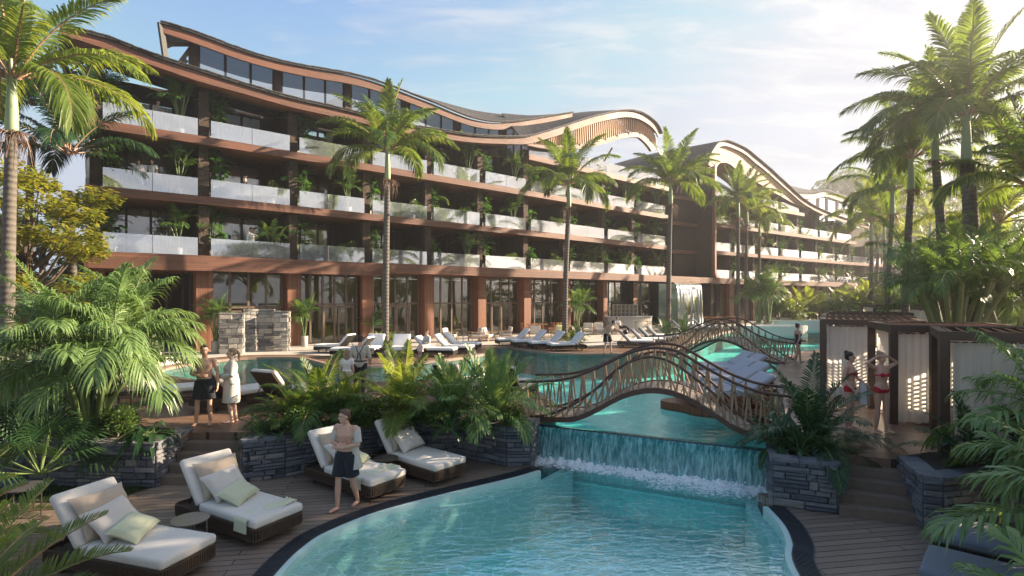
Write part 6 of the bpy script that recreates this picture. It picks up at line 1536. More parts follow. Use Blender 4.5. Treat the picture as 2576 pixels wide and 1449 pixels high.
for u, Y, wh in tabs:
    x = xat(u, Y); place(DT, x, Y, R(30), 'timber dining table '+wh, 'dining tables on the terrace')
    for k, (dx, dy, a, nm_) in enumerate(((-1.05, -.15, 20, 'left end'), (1.05, .2, 205, 'right end'), (-.2, -.85, 100, 'near side'))):
        place(DC, x+dx, Y+dy, R(a), 'orange chair, %s of table %s' % (nm_, wh), 'orange dining chairs')
# beach bar
bar = thing('beach_bar', 'curved cream beach bar counter with a gridded bottle shelf', 'bar', (xat(1578, 49), 49, 0))
path = catmull([(xat(1519, 50), 50, 0), (xat(1522, 48.6), 48.6, 0), (xat(1540, 47.9), 47.9, 0), (xat(1600, 48.6), 48.6, 0), (xat(1640, 49.8), 49.8, 0)], 6); pp2 = [V((p.x, p.y)) for p in path]
b = MB(); off = offset2(pp2, .5); b.loft([[(p.x, p.y, 0) for p in pp2], [(p.x, p.y, 1.14) for p in pp2], [(p.x, p.y, 1.14) for p in off], [(p.x, p.y, 0) for p in off]], closed=True, caps=True); b.build('counter', M['cream'], bar)
b = MB(); o1, o2 = offset2(pp2, -.10), offset2(pp2, .55); b.loft([[(p.x, p.y, z) for p in o] for o, z in ((o1, 1.145), (o1, 1.20), (o2, 1.20), (o2, 1.145))], closed=True, caps=True); b.build('counter_top', M['white'], bar)
x0, x1, Yb = xat(1543, 49.6), xat(1601, 50.2), 49.7
sf = MB(); sf.box(((x0+x1)/2, Yb+.35, 1.65), (x1-x0, .04, 1.15)); sf.box((x0-.03, Yb+.17, 1.65), (.05, .4, 1.18)); sf.build('shelf_back', simple('shelf_paint', (.40, .33, .22), .6, .08, 3, 0), bar)
sf = MB()
for k in range(7): sf.box((lerp(x0+.03, x1, k/6), Yb+.15, 1.65), (.045, .36, 1.17))
for k in range(4): sf.box(((x0+x1)/2, Yb+.146, 1.10+k*.37), (x1-x0, .37, .045))
sf.build('shelf_grid', M['cream'], bar)
stool0 = None
for k in range(6):
    p = pp2[5+k*3] if 5+k*3 < len(pp2) else pp2[-1]; q = offset2(pp2, -.55)[min(5+k*3, len(pp2)-1)]; lb = 'bar stool number %s from the left at the cream beach bar' % ('one', 'two', 'three', 'four', 'five', 'six')[k]
    lb = ('leftmost bar stool at the cream beach bar', 'second bar stool from the left at the beach bar', 'third bar stool from the left at the beach bar', 'third bar stool from the right at the beach bar', 'second bar stool from the right at the beach bar', 'rightmost bar stool at the cream beach bar')[k]
    if stool0 is None:
        stool0 = thing('bar_stool', lb, 'bar stool', (q.x, q.y, 0), 0, 'stools at the beach bar')
        b = MB(); b.lathe([(.17, .74), (.19, .76), (.19, .79), (.17, .80)], 16); child('seat', mesh_of(b, 'seat', [M['tanwood']]), stool0)
        b = MB(); b.tube([(0, 0, 0), (0, 0, .75)], .02, 8); child('post', mesh_of(b, 'post', [M['frame_warm']]), stool0)
        b = MB(); b.lathe([(.18, 0), (.18, .02), (.03, .035)], 16); child('base', mesh_of(b, 'base', [M['frame_warm']]), stool0)
    else: dup(stool0, (q.x, q.y, 0), 0, lb)
# curved stone shower by the hotel
sh = thing('stone_shower', 'curved pale stone shower enclosure with two piers before the hotel', 'outdoor shower', (xat(635, 27.7), 27.7, 0))
def stone_block(path, z1, nm_): mb, bk = stone_wall(path, 0, z1, M['stone_pale'], 1, .06, (.14, .30), (.25, .6)); mb.build(nm_, M['stone_pale'], sh); bk.build('wall_core', M['mortar'], sh); coping(path, z1+.03, .2).build('coping', M['stone_pale'], sh)
for (u0, u1, Y0, Y1, z1) in ((552, 612, 27.6, 28.0, 2.05), (690, 725, 29.0, 29.2, 2.1)):
    a, c = V((xat(u0, Y0), Y0)), V((xat(u1, Y1), Y1)); t_ = (c-a).normalized(); n = V((-t_.y, t_.x)); stone_block([a+n*.9, a, c, c+n*.9], z1, 'stone_pier')
stone_block([(xat(611, 29.0), 29.0), (xat(650, 29.7), 29.7), (xat(691, 29.9), 29.9)], 2.2, 'stone_wall')
# white planters rising from the far pool
for (u, Y, rx, ry, zt, lb) in ((1945, 44.2, 2.7, 1.3, .62, 'low curved white planter wall standing in the far pool, nearer one'), (2010, 50.5, 3.2, 1.3, .78, 'low curved white planter wall in the far pool behind the nearer one'), (1975, 53, 2.0, .8, .95, 'small white pool planter at the far end')):
    x = xat(u, Y); r = thing('pool_planter', lb, 'planter', (x, Y, -.2), 0, 'curved white planters in the pool'); rows = []
    for rr, z in ((1, -.3), (1, zt), (.93, zt), (.9, zt-.12)): rows.append([(x+rx*rr*math.cos(k/32*6.2832), Y+ry*rr*math.sin(k/32*6.2832), z) for k in range(33)])
    b = MB(); b.loft(rows); b.build('rim', M['white'], r, smooth=False); b = MB(); b.add(rows[-1][:-1], [tuple(range(32))]); b.build('soil', M['white'], r)
# pale terrace steps beside the small pool on the left
st = thing('pool_steps', 'white curved steps at the left end of the pool behind the huge areca', 'steps', (-15, 22.5, 0))
for k in range(4):
    b = MB(); pts = [(-14.6-k*.45+math.cos(a)*2.2*0-.0, 20.6+k*.1+a*1.0) for a in (0, 1, 2, 3, 4)]; b.prism([(-14.4-k*.5, 20.3), (-14.9-k*.5, 22.4), (-14.6-k*.5, 24.4), (-18.5, 24.4), (-18.5, 20.3)][::-1], 0, .14*(k+1)+.01); b.build('step', M['white'], st)
# pink wall, boundary wall
b = MB(); b.wall((-27, 24.2), (-20.0, 24.6), .25, 0, 1.85); tag(b.build('garden_wall', M['pink']), 'plain pink garden wall at the left edge behind the palm trunk', 'wall')
b = MB(); b.wall((60, 92), (100, 84), .5, 0, 3.2); tag(b.build('boundary_wall', simple('boundary_stone', (.30, .24, .19), .9, .3, 2)), 'long low pale boundary wall in the haze behind the right-hand palms', 'wall')
b = MB(); b.wall((47, 70), (80, 66), .5, 0, 2.0); tag(b.build('ramp_wall', simple('ramp_plaster', (.5, .46, .42), .8, .1, 2)), 'smooth pale wall below the boundary wall behind the right-hand cabanas', 'wall')

# ================================================================ CABANAS
def wavy(p0, p1, z0, z1, amp, wl, seed=0):
    a, c = V(p0), V(p1); L = (c-a).length; t_ = (c-a)/L; n = V((-t_.y, t_.x)); m = max(12, int(L/.018)); r0, rm, r1 = [], [], []
    for k in range(m+1):
        s = L*k/m; w = amp*(math.sin(s/wl*6.283)+.35*math.sin(s/wl*2.6+seed)); p = a+t_*s
        r1.append((p.x+n.x*w*.6, p.y+n.y*w*.6, z1)); rm.append((p.x+n.x*w, p.y+n.y*w, (z0+z1)/2)); q = p+n*w*1.25; r0.append((q.x, q.y, z0+.012*math.sin(s*23+seed)))
    mb = MB(); mb.loft([r0, rm, r1]); return mb
def cabana(x, y, deg, w, l, label, near=(.14, .66), left=(.05, .95), screen=True, skew=0, z=0, slats=True, bed=True, H=2.24):
    r = thing('cabana', label, 'cabana', (x, y, z), R(deg), 'timber cabanas on the walkway'); sx = math.tan(R(skew))
    LOC = lambda mb, nm_, mat, par=r, sm=False: (lambda o: o)(mb.build(nm_, M[mat], par, smooth=sm, local=True))
    Q = lambda px, py: (px+sx*py, py)
    for px, py in ((0, 0), (w, 0), (0, l), (w, l)):
        q = Q(px, py); b = MB(); b.box((q[0], q[1], (H-.16)/2), (.15, .15, H-.16)); LOC(b, 'post', 'brownbeam')
    for (p, q) in (((-.075, 0), (w+.075, 0)), ((-.075, l), (w+.075, l)), ((0, .075), (0, l-.075)), ((w, .075), (w, l-.075))):
        p, q = Q(*p), Q(*q); b = MB(); b.bar((p[0], p[1], H-.08), (q[0], q[1], H-.08), .15, .16); LOC(b, 'roof_beam', 'brownbeam')
    b = MB(); n = 12
    for k in range(1, n): p, q = Q(w*k/n, .06), Q(w*k/n, l-.06); M_ = Matrix.Translation(V(((p[0]+q[0])/2, (p[1]+q[1])/2, H-.05))) @ (V((q[0]-p[0], q[1]-p[1], 0))).to_track_quat('X', 'Z').to_matrix().to_4x4() @ Matrix.Rotation(R(28), 4, 'X'); b.box((0, 0, 0), ((V(q)-V(p)).length, .13, .022), M=M_)
    LOC(b, 'roof_slat', 'slatwood')
    if near: b = wavy(Q(w*near[0]*.5, .10), Q(w*near[1], .10), .04, H-.19, .028, .14, x); LOC(b, 'curtain', 'curtain', sm=True); b = MB(); p, q = Q(.08, .10), Q(w-.08, .10); b.bar((p[0], p[1], H-.2), (q[0], q[1], H-.2), .018); LOC(b, 'curtain_rail', 'darkmetal')
    if left: b = wavy(Q(.10, l*left[0]), Q(.10, l*left[1]), .04, H-.22, .03, .15, y); LOC(b, 'curtain', 'curtain', sm=True); b = MB(); p, q = Q(.10, .08), Q(.10, l-.08); b.bar((p[0], p[1], H-.2), (q[0], q[1], H-.2), .018); LOC(b, 'curtain_rail', 'darkmetal')
    if screen:
        b = MB(); k = 0; zz = .12
        while zz < H-.25:
            p, q = Q(w, .09), Q(w, l-.09); b.bar((p[0], p[1], zz), (q[0], q[1], zz), .03, .045); zz += .095
        for f in (.33, .66): p = Q(w, l*f); b.box((p[0]+.02, p[1], H/2-.1), (.04, .05, H-.3))
        LOC(b, 'slat_screen', 'slatwood')
        b = MB(); zz = .12
        while zz < H-.25:
            p, q = Q(w*.55, l), Q(w-.09, l); b.bar((p[0], p[1], zz), (q[0], q[1], zz), .03, .045); zz += .095
        b.box((Q(w*.55, l)[0], l, H/2-.1), (.06, .05, H-.3)); LOC(b, 'slat_screen', 'slatwood')
    if bed:
        c = Matrix.Rotation(R(deg), 2) @ V(Q(w*.55, l*.5)); d = thing('daybed', 'low daybed with white mattress inside the '+label.split(',')[0].replace(' with a wide curtain facing the camera', ''), 'daybed', (x+c.x, y+c.y, z), R(deg), 'daybeds in the cabanas')
        b = MB(); b.box((0, 0, .17), (w*.72, l*.72, .20)); child('base', mesh_of(b, 'base', [M['brownbeam']]), d); child('mattress', cushion_mesh((w*.70, l*.70, .18), .05, M['cushion_white']), d, (0, 0, .36)); child('bolster', cushion_mesh((.22, l*.66, .40), .09, M['cushion_white']), d, (w*.26, 0, .62))
    return r
cabana(7.87, 10.0, -20, 2.5, 2.1, 'nearest cabana, cut by the right frame edge', (.12, .80), (.55, .96), skew=14)
cabana(8.62, 12.4, -21, 2.4, 1.95, 'second cabana with a wide curtain facing the camera', (.10, .62), (.06, .92), skew=0)
cabana(8.92, 15.75, -30, 2.3, 2.0, 'third cabana, farthest left on the walkway, with a sun-striped curtain', (.10, .66), None, skew=0)
cabana(10.75, 18.9, -30, 2.5, 2.0, 'fourth cabana, only its slatted roof showing over the third', None, None, bed=False)
cabana(13.6, 23.4, -30, 2.8, 2.2, 'fifth cabana, its slatted roof behind the fourth', None, None, bed=False)
cabana(xat(2233, 36), 36, -16, 4.6, 2.4, 'wide brown cabana with white curtains at the foot of the tall palms', (.05, .98), (.05, .95), bed=False)
cabana(xat(2203, 46), 46, -10, 3.4, 2.6, 'pale distant cabana with white curtains beside the far wing', (.05, .98), (.05, .95), bed=False)
# balcony furniture that shows through the glass rails
bf_i = 0
for i in (0, 1, 2, 4, 5):
    for li, z in enumerate((Z2, Z3, Z4)):
        u = lerp(allc[i], allc[i+1], .5); p = A1(u, 1.3); q = A1(lerp(allc[i], allc[i+1], .40), 1.5); wh = 'on the %s balcony bay, %s floor' % (ordn[i], floor_w[li])
        if (i+li) % 2 == 0: side_table(p.x, p.y, z, 'small round table '+wh, .6, .35, 'white', 'frame', 'small tables on the balconies')
        else: o = dup(AC, (p.x, p.y, z), R(-40), 'pale armchair '+wh, 'armchairs on the balconies')
# ================================================================ PEOPLE
def capsule(mb, p0, r0, p1, r1, n=12):
    p0, p1 = V(p0), V(p1); d = (p1-p0); L = d.length; d = d/L if L > 1e-6 else V((0, 0, 1)); pts, rad = [], []
    for k in range(4): a = math.pi/2*(k/4); pts.append(p0-d*r0*math.cos(a)); rad.append(max(.0008, r0*math.sin(a)))
    pts.append(p0); rad.append(r0); pts.append(p1); rad.append(r1)
    for k in range(1, 5): a = math.pi/2*(k/4); pts.append(p1+d*r1*math.sin(a)); rad.append(max(.0008, r1*math.cos(a)))
    mb.tube(pts, rad, n)
def ellipsoid(mb, c, r, M_=None, n=14, m=10):
    o = len(mb.v); M_ = M_ or Matrix.Identity(3)
    c = V(c)
    for j in range(1, m):
        th = math.pi*j/m
        for i in range(n): ph = 2*math.pi*i/n; mb.v.append(tuple(c+M_ @ V((r[0]*math.sin(th)*math.cos(ph), r[1]*math.sin(th)*math.sin(ph), r[2]*math.cos(th)))))
    t_, b_ = len(mb.v), len(mb.v)+1; mb.v.append(tuple(c+M_ @ V((0, 0, r[2])))); mb.v.append(tuple(c-M_ @ V((0, 0, r[2]))))
    for j in range(m-2):
        for i in range(n): i2 = (i+1) % n; mb.f.append((o+j*n+i, o+(j+1)*n+i, o+(j+1)*n+i2, o+j*n+i2)); mb.m.append(0)
    for i in range(n): i2 = (i+1) % n; mb.f.append((t_, o+i, o+i2)); mb.f.append((b_, o+(m-2)*n+i2, o+(m-2)*n+i)); mb.m.extend([0, 0])
def torso(mb, J, k=1.0, dz=0, lo=0, hi=1, fem=False, sc=(1, 1)):
    # stacked oval sections from pelvis to neck
    pel, wai, che, nek = J['pelvis'], J['waist'], J['chest'], J['neck']; ax = (J['sL']-J['sR']).normalized(); hx = (J['hL']-J['hR']).normalized()
    wst = .112 if fem else .135
    secs = [(pel+V((0, 0, -.07)), .12, .10, 0), (pel, .158 if not fem else .165, .115, .12), (pel.lerp(wai, .5), .148 if not fem else .15, .105, .3), (wai, wst, .090, .45), (wai.lerp(che, .55), .148 if not fem else .128, .104, .62), (che, .168 if not fem else .142, .118 if not fem else .120, .76), (che.lerp(nek, .45), .168 if not fem else .14, .104, .87), (che.lerp(nek, .78), .115, .078, .95), (nek, .06, .06, 1)]
    rows = []; n = 18
    for c, rx, ry, f in secs:
        if f < lo-1e-6 or f > hi+1e-6: continue
        a = hx.lerp(ax, f).normalized(); up = (nek-pel).normalized(); fw = up.cross(a).normalized(); rx, ry = rx*k*sc[0], ry*k*sc[1]
        rows.append([tuple(c+a*(rx*math.copysign(abs(math.cos(w))**.9, math.cos(w)))+fw*(ry*math.sin(w))) for w in [2*math.pi*i/n for i in range(n)]])
    o = len(mb.v)
    for r_ in rows: mb.v.extend(r_)
    for j in range(len(rows)-1):
        for i in range(n): i2 = (i+1) % n; mb.f.append((o+j*n+i, o+j*n+i2, o+(j+1)*n+i2, o+(j+1)*n+i)); mb.m.append(0)
    mb.f.append(tuple(o+i for i in range(n))[::-1]); mb.f.append(tuple(o+(len(rows)-1)*n+i for i in range(n))); mb.m.extend([0, 0])
def fuse(mb, name, mat, parent, voxel, smooth_it=4):
    o = mb.build(name, mat, parent, smooth=True, local=True); m = o.modifiers.new('r', 'REMESH'); m.mode = 'VOXEL'; m.voxel_size = voxel; m.use_smooth_shade = True
    s = o.modifiers.new('s', 'SMOOTH'); s.factor = .5; s.iterations = smooth_it; return o
def hand(mb, wr, d, side, curl=.5, s=1.0):
    d = V(d).normalized(); side = (V(side)-d*V(side).dot(d)).normalized(); nrm = d.cross(side); pc = wr+d*.045*s
    capsule(mb, wr, .021*s, wr+d*.02*s, .024*s, 8); ellipsoid(mb, pc+d*.005, (.046*s, .038*s, .017*s), Matrix((d, side, nrm)).transposed())
    for k in range(4):
        b = wr+d*(.078*s)+side*((k-1.5)*.0195*s); L = (.070, .078, .072, .058)[k]*s; c = curl*(.9+.1*k)
        d1 = (d*math.cos(c*.7)+nrm*math.sin(c*.7)+side*(k-1.5)*.05).normalized(); d2 = (d*math.cos(c*1.5)+nrm*math.sin(c*1.5)).normalized(); capsule(mb, b, .0088*s, b+d1*L*.5, .0082*s, 7); capsule(mb, b+d1*L*.5, .0082*s, b+d1*L*.5+d2*L*.5, .0068*s, 7)
    b = wr+d*.025*s-side*.030*s; t1 = (d*.75-side*.6+nrm*.25).normalized(); capsule(mb, b, .011*s, b+t1*.035*s, .0095*s, 7); capsule(mb, b+t1*.035*s, .0095*s, b+t1*.035*s+(t1+d*.5).normalized()*.028*s, .0078*s, 7)
def person(x, y, z, deg, label, H=1.76, fem=False, pose={}, wear=(), hair='short', hairm='hair', skin='skin', voxel=.012, curl=.5, face=0.0, group=None):
    J = dict(pelvis=(0, 0, .95), waist=(0, -.005, 1.10), chest=(0, -.01, 1.29), neck=(0, .01, 1.47), head=(0, -.012, 1.635), sL=(.185, .01, 1.415), sR=(-.185, .01, 1.415), eL=(.235, .03, 1.13), eR=(-.235, .03, 1.13), wL=(.25, -.04, .885), wR=(-.25, -.04, .885),
             hL=(.088, 0, .92), hR=(-.088, 0, .92), kL=(.10, -.012, .50), kR=(-.10, -.012, .50), aL=(.105, .03, .085), aR=(-.105, .03, .085))
    if fem: J['sL'] = (.162, .01, 1.41); J['sR'] = (-.162, .01, 1.41); J['eL'] = (.205, .03, 1.14); J['eR'] = (-.205, .03, 1.14); J['wL'] = (.22, -.05, .90); J['wR'] = (-.22, -.05, .90)
    J.update(pose); J = {k: V(v) for k, v in J.items()}
    r = thing('person', label, 'person', (x, y, z), R(deg), group); r.scale = (H/1.76,)*3
    for sd_ in 'LR':
        if 't'+sd_ not in J: J['t'+sd_] = J['a'+sd_]+V((.02 if sd_ == 'L' else -.02, -.165, -.05))
    f = .90 if fem else 1.0
    mb = MB(); torso(mb, J, fem=fem)
    hd = (J['head']-J['neck']).normalized(); capsule(mb, J['neck']-hd*.04, .060*f, J['head']-hd*.08, .052*f)
    Rz = Matrix.Rotation(face, 3, 'Z'); hc = J['head']
    def HP(a, b, c): return hc+Rz @ V((a, b, c))
    ellipsoid(mb, HP(0, .012, .030), (.076, .094, .088), Rz); ellipsoid(mb, HP(0, -.018, -.035), (.058, .066, .078), Rz); ellipsoid(mb, HP(0, -.040, -.082), (.032, .036, .026), Rz)
    capsule(mb, HP(0, -.082, .014), .008, HP(0, -.104, -.024), .013, 8); capsule(mb, HP(-.03, -.078, .030), .011, HP(.03, -.078, .030), .011, 8); capsule(mb, HP(-.017, -.082, -.054), .008, HP(.017, -.082, -.054), .008, 8)
    for s in (-1, 1): ellipsoid(mb, HP(s*.076, .012, -.008), (.011, .020, .030), Rz)
    if fem:
        for s in (-1, 1): ellipsoid(mb, J['chest']+V((s*.062, -.085, -.02)), (.055, .048, .052))
    else:
        for s in (-1, 1): ellipsoid(mb, J['chest']+V((s*.07, -.068, .01)), (.075, .042, .052))
    for sd_, sg in (('L', 1), ('R', -1)):
        S, E, W_ = J['s'+sd_], J['e'+sd_], J['w'+sd_]
        capsule(mb, J['chest'].lerp(J['neck'], .55), .062*f, S, .058*f); capsule(mb, S, .056*f, S.lerp(E, .45), .048*f); capsule(mb, S.lerp(E, .45), .048*f, E, .038*f); capsule(mb, E, .039*f, E.lerp(W_, .35), .040*f); capsule(mb, E.lerp(W_, .35), .040*f, W_, .025*f)
        hand(mb, W_, J.get('dir'+sd_, W_-E), J.get('pal'+sd_, V((0, -1, 0))), curl, .95*f)
        Hh, K, A_, T_ = J['h'+sd_], J['k'+sd_], J['a'+sd_], J['t'+sd_]
        capsule(mb, Hh, .092*(1.02 if fem else 1), Hh.lerp(K, .55), .072); capsule(mb, Hh.lerp(K, .55), .072, K, .053); capsule(mb, K, .053, K.lerp(A_, .35), .056); capsule(mb, K.lerp(A_, .35), .056, A_, .034)
        capsule(mb, A_+V((0, .02, -.05)), .030, A_.lerp(T_, .5)+V((0, 0, -.02)), .034); capsule(mb, A_.lerp(T_, .5)+V((0, 0, -.025)), .034, T_+V((0, 0, .0)), .024)
        for q in range(5): capsule(mb, T_+V(((q-2)*.014, .02, -.004)), .010, T_+V(((q-2)*.015, -.022+.006*abs(q-1), -.008)), .008, 6)
    fuse(mb, 'body', M[skin], r, voxel)
    for s in (-1, 1): e = MB(); ellipsoid(e, HP(s*.031, -.0835, .010), (.0125, .008, .007), Rz, 8, 6); e.build('eye', M['hair'], r, smooth=True, local=True)
    # hair
    h = MB(); ellipsoid(h, HP(0, .026, .052), (.084, .096, .083), Rz)
    if hair in ('short', 'bald'): ellipsoid(h, HP(0, .050, .0), (.079, .070, .070), Rz); ellipsoid(h, HP(0, -.035, .100), (.060, .045, .028), Rz)
    if hair == 'bun': ellipsoid(h, HP(0, .085, .115), (.042, .042, .042), Rz); ellipsoid(h, HP(0, .05, 0), (.078, .070, .070), Rz)
    if hair == 'pony': ellipsoid(h, HP(0, .05, .01), (.080, .070, .072), Rz); capsule(h, HP(0, .115, .06), .028, HP(0, .165, -.02), .034); capsule(h, HP(0, .165, -.02), .034, HP(0, .165, -.20), .014)
    if hair == 'long': ellipsoid(h, HP(0, .05, -.01), (.086, .075, .09), Rz); capsule(h, HP(-.05, .06, -.05), .05, HP(-.06, .06, -.24), .035); capsule(h, HP(.05, .06, -.05), .05, HP(.06, .06, -.24), .035); capsule(h, HP(0, .08, -.05), .055, HP(0, .08, -.26), .04)
    fuse(h, 'hair', M[hairm], r, .012, 1)
    for w in wear:
        c = MB(); kind, mat = w[0], M[w[1]]; vx = max(.012, voxel)
        if kind in ('shorts', 'trousers', 'skirt'):
            end = {'shorts': .80, 'trousers': 1.0, 'skirt': .55}[kind]
            torso(c, J, 1.10, hi=.32, fem=fem)
            for sd_ in 'LR':
                Hh, K, A_ = J['h'+sd_], J['k'+sd_], J['a'+sd_]
                if kind == 'trousers': c.tube([Hh+V((0, 0, .06)), Hh, K, A_+V((0, 0, .0))], [.10, .112, .082, .068], 14)
                else: c.tube([Hh+V((0, 0, .06)), Hh, Hh.lerp(K, end*.6), Hh.lerp(K, end)], [.11, .118, .122, .130], 16)
            fuse(c, kind, mat, r, vx, 2)
        elif kind in ('shirt', 'tee', 'open_shirt'):
            J2 = dict(J)
            if kind == 'open_shirt':
                for k_ in ('pelvis', 'waist', 'chest', 'neck'): J2[k_] = J[k_]+V((0, .062, 0))
            torso(c, J2, 1.14, lo=.0 if kind != 'tee' else .2, hi=.95, fem=fem)
            for sd_ in 'LR':
                S, E, W_ = J['s'+sd_], J['e'+sd_], J['w'+sd_]
                if kind == 'tee': capsule(c, J['chest'].lerp(J['neck'], .5), .070, S, .068); c.tube([S, S.lerp(E, .62)], [.070, .066], 12)
                elif kind == 'open_shirt': c.tube([S+V((0, .02, .01)), S.lerp(E, .9)+V((0, .01, 0))], [.070, .066], 12)
                else: capsule(c, J['chest'].lerp(J['neck'], .5), .070, S, .068); c.tube([S, E, W_.lerp(E, .12)], [.068, .056, .046], 12)
            if kind == 'open_shirt':
                p = J['pelvis']; c.tube([p+V((-.12, .03, .25)), p+V((-.15, .03, -.02)), p+V((-.17, .03, -.22))], [.075, .085, .10], 12); c.tube([p+V((.12, .04, .25)), p+V((.15, .04, -.02)), p+V((.18, .05, -.24))], [.075, .09, .11], 12); c.tube([p+V((0, .09, .25)), p+V((0, .10, -.05)), p+V((0, .12, -.26))], [.07, .08, .09], 12)
            fuse(c, 'shirt', mat, r, vx, 2)
        elif kind == 'robe':
            torso(c, J, 1.22, lo=0, hi=.95, fem=fem); p = J['pelvis']; kn = (J['kL']+J['kR'])/2
            if 'sit' in J:
                for sd_ in 'LR': c.tube([J['h'+sd_], J['k'+sd_]+V((0, 0, .01)), J['k'+sd_].lerp(J['a'+sd_], .55)], [.13, .115, .12], 14)
            else: c.tube([p+V((0, 0, .2)), p, kn.lerp(p, .4), kn+V((0, 0, -.02))], [.135, .175, .185, .195], 20)
            for sd_ in 'LR': S, E, W_ = J['s'+sd_], J['e'+sd_], J['w'+sd_]; capsule(c, J['chest'].lerp(J['neck'], .5), .075, S, .075); c.tube([S, E, W_.lerp(E, .15)], [.076, .074, .075], 14)
            fuse(c, 'robe', mat, r, vx, 2)
            b = MB(); q = J['waist']; n = 20; rr = [(q.x+.158*math.cos(i/n*6.283), q.y+.128*math.sin(i/n*6.283), q.z+.02) for i in range(n+1)]; b.tube(rr, .020, 6); b.tube([(q.x+.02, q.y-.14, q.z), (q.x+.05, q.y-.155, q.z-.25)], .018, 6); b.build('belt', mat, r, smooth=True, local=True)
            b = MB(); cN = J['neck']; b.tube([cN+V((-.075, .05, .03)), cN+V((-.085, -.05, -.02)), J['chest']+V((-.03, -.145, 0)), J['waist']+V((.04, -.135, .03))], .026, 8); b.tube([cN+V((.075, .05, .03)), cN+V((.085, -.05, -.02)), J['chest']+V((.04, -.14, 0)), J['waist']+V((-.02, -.13, .03))], .026, 8); b.tube([cN+V((-.075, .05, .03)), cN+V((0, .085, .04)), cN+V((.075, .05, .03))], .028, 8); b.build('collar', mat, r, smooth=True, local=True)
        elif kind == 'bikini':
            torso(c, J, 1.07, lo=.0, hi=.13, fem=True, sc=(1, 1.05))
            for sd_ in 'LR': capsule(c, J['h'+sd_]+V((0, 0, .02)), .095, J['h'+sd_]+V((0, 0, -.03)), .095)
            fuse(c, 'bikini_bottom', mat, r, .013, 1)
            c = MB()
            for s in (-1, 1): ellipsoid(c, J['chest']+V((s*.062, -.092, -.02)), (.060, .050, .050))
            ax = (J['sL']-J['sR']).normalized(); q = J['chest']+V((0, 0, -.03)); n = 20; c.tube([q+ax*(.150*math.cos(i/n*6.283))+V((0, .126*math.sin(i/n*6.283), 0)) for i in range(n+1)], .016, 6); fuse(c, 'bikini_top', mat, r, .013, 1)
        elif kind == 'swimsuit':
            torso(c, J, 1.06, lo=0, hi=.80, fem=True)
            for sd_ in 'LR': capsule(c, J['h'+sd_]+V((0, 0, .02)), .096, J['h'+sd_]+V((0, 0, -.03)), .096)
            for s in (-1, 1): ellipsoid(c, J['chest']+V((s*.062, -.090, -.02)), (.058, .050, .056)); c.tube([J['chest']+V((s*.07, -.12, .02)), J['neck']+V((s*.085, 0, -.03)), J['chest']+V((s*.07, .10, .02))], .014, 6)
            fuse(c, 'swimsuit', mat, r, .013, 1)
        elif kind == 'suspenders':
            for s in (-1, 1):
                q = J['chest']; b = MB(); b.tube([J['pelvis']+V((s*.07, .135, .10)), q+V((-s*.0+s*.02, .150, -.02)), J['neck']+V((s*.10, .07, -.02)), J['neck']+V((s*.10, -.03, -.03)), q+V((s*.08, -.15, 0)), J['pelvis']+V((s*.09, -.13, .1))], .013, 6); b.build('suspender', mat, r, local=True)
            b = MB(); q = J['pelvis']+V((0, 0, .10)); n = 20; b.tube([(q.x+.168*math.cos(i/n*6.283), q.y+.128*math.sin(i/n*6.283), q.z) for i in range(n+1)], .018, 6); b.build('belt', mat, r, local=True)
        elif kind == 'necklace':
            cN = J['neck']; b = MB(); b.tube([cN+V((-.05, .0, .0)), cN+V((-.04, -.075, -.06)), cN+V((0, -.125, -.15)), cN+V((.04, -.075, -.06)), cN+V((.05, 0, 0))], .004, 5); ellipsoid(b, cN+V((0, -.135, -.17)), (.01, .006, .016)); b.build('necklace', mat, r, local=True)
        elif kind == 'glasses':
            b = MB(); b.box(HP(0, -.092, .012), (.12, .012, .03)); b.build('sunglasses', mat, r, local=True)
        elif kind == 'jacket':
            b = MB(); S = J['sL']; rows = []
            for j in range(9):
                row = []
                for i in range(9): a = (i/8-.5); row.append((S.x+.02+a*.24, S.y+.06+.06*math.sin(j*.4)+.03*math.cos(i*1.7), S.z+.10-j*.075-abs(a)*.06))
                rows.append(row)
            b.loft(rows); b.loft([[(p[0], p[1]+.05, p[2]) for p in r_] for r_ in rows][::-1]); b.build('jacket', mat, r, smooth=True, local=True)
    return r
# shirtless man, one arm across his belly, weight on one leg
person(at(515, 1070).x, at(515, 1070).y, 0, 12, 'shirtless dark-haired man in black shorts standing with one arm across his stomach', 1.80, False,
       dict(eR=(-.255, -.03, 1.14), wR=(-.03, -.155, 1.09), dirR=(.9, -.1, .12), palR=(0, 0, -1), eL=(.255, .03, 1.13), wL=(.275, -.06, .87), hL=(.09, 0, .92), kL=(.11, -.03, .50), aR=(-.17, .0, .085), kR=(-.14, -.03, .50)), (('shorts', 'navy'), ('necklace', 'darkmetal')), face=.35, voxel=.009)
person(at(583, 1063).x, at(583, 1063).y, 0, -62, 'woman with a ponytail in a cream bathrobe facing the shirtless man', 1.70, True,
       dict(eL=(.235, .0, 1.15), wL=(.09, -.22, 1.10), dirL=(-.8, -.4, 0), palL=(0, 0, 1), eR=(-.235, .0, 1.15), wR=(-.06, -.24, 1.08), dirR=(.8, -.4, .1), palR=(0, 0, -1), kL=(.06, -.05, .50), aL=(.06, .0, .085), kR=(-.05, .03, .50), aR=(-.05, .09, .085)), (('robe', 'robe'),), 'pony', 'hair_blond', 'skin_pale', .009)
person(at(906, 1003).x, at(906, 1003).y, 0, 182, 'waiter seen from behind in a pale shirt with dark suspenders and black trousers', 1.80, False,
       dict(eL=(.26, -.02, 1.14), wL=(.24, -.20, .98), eR=(-.26, -.02, 1.14), wR=(-.24, -.18, .96)), (('shirt', 'shirt'), ('trousers', 'navy'), ('suspenders', 'darkmetal')), 'short', 'hair', 'skin', .011)
_p = V((-3.05+.2, 9.42))
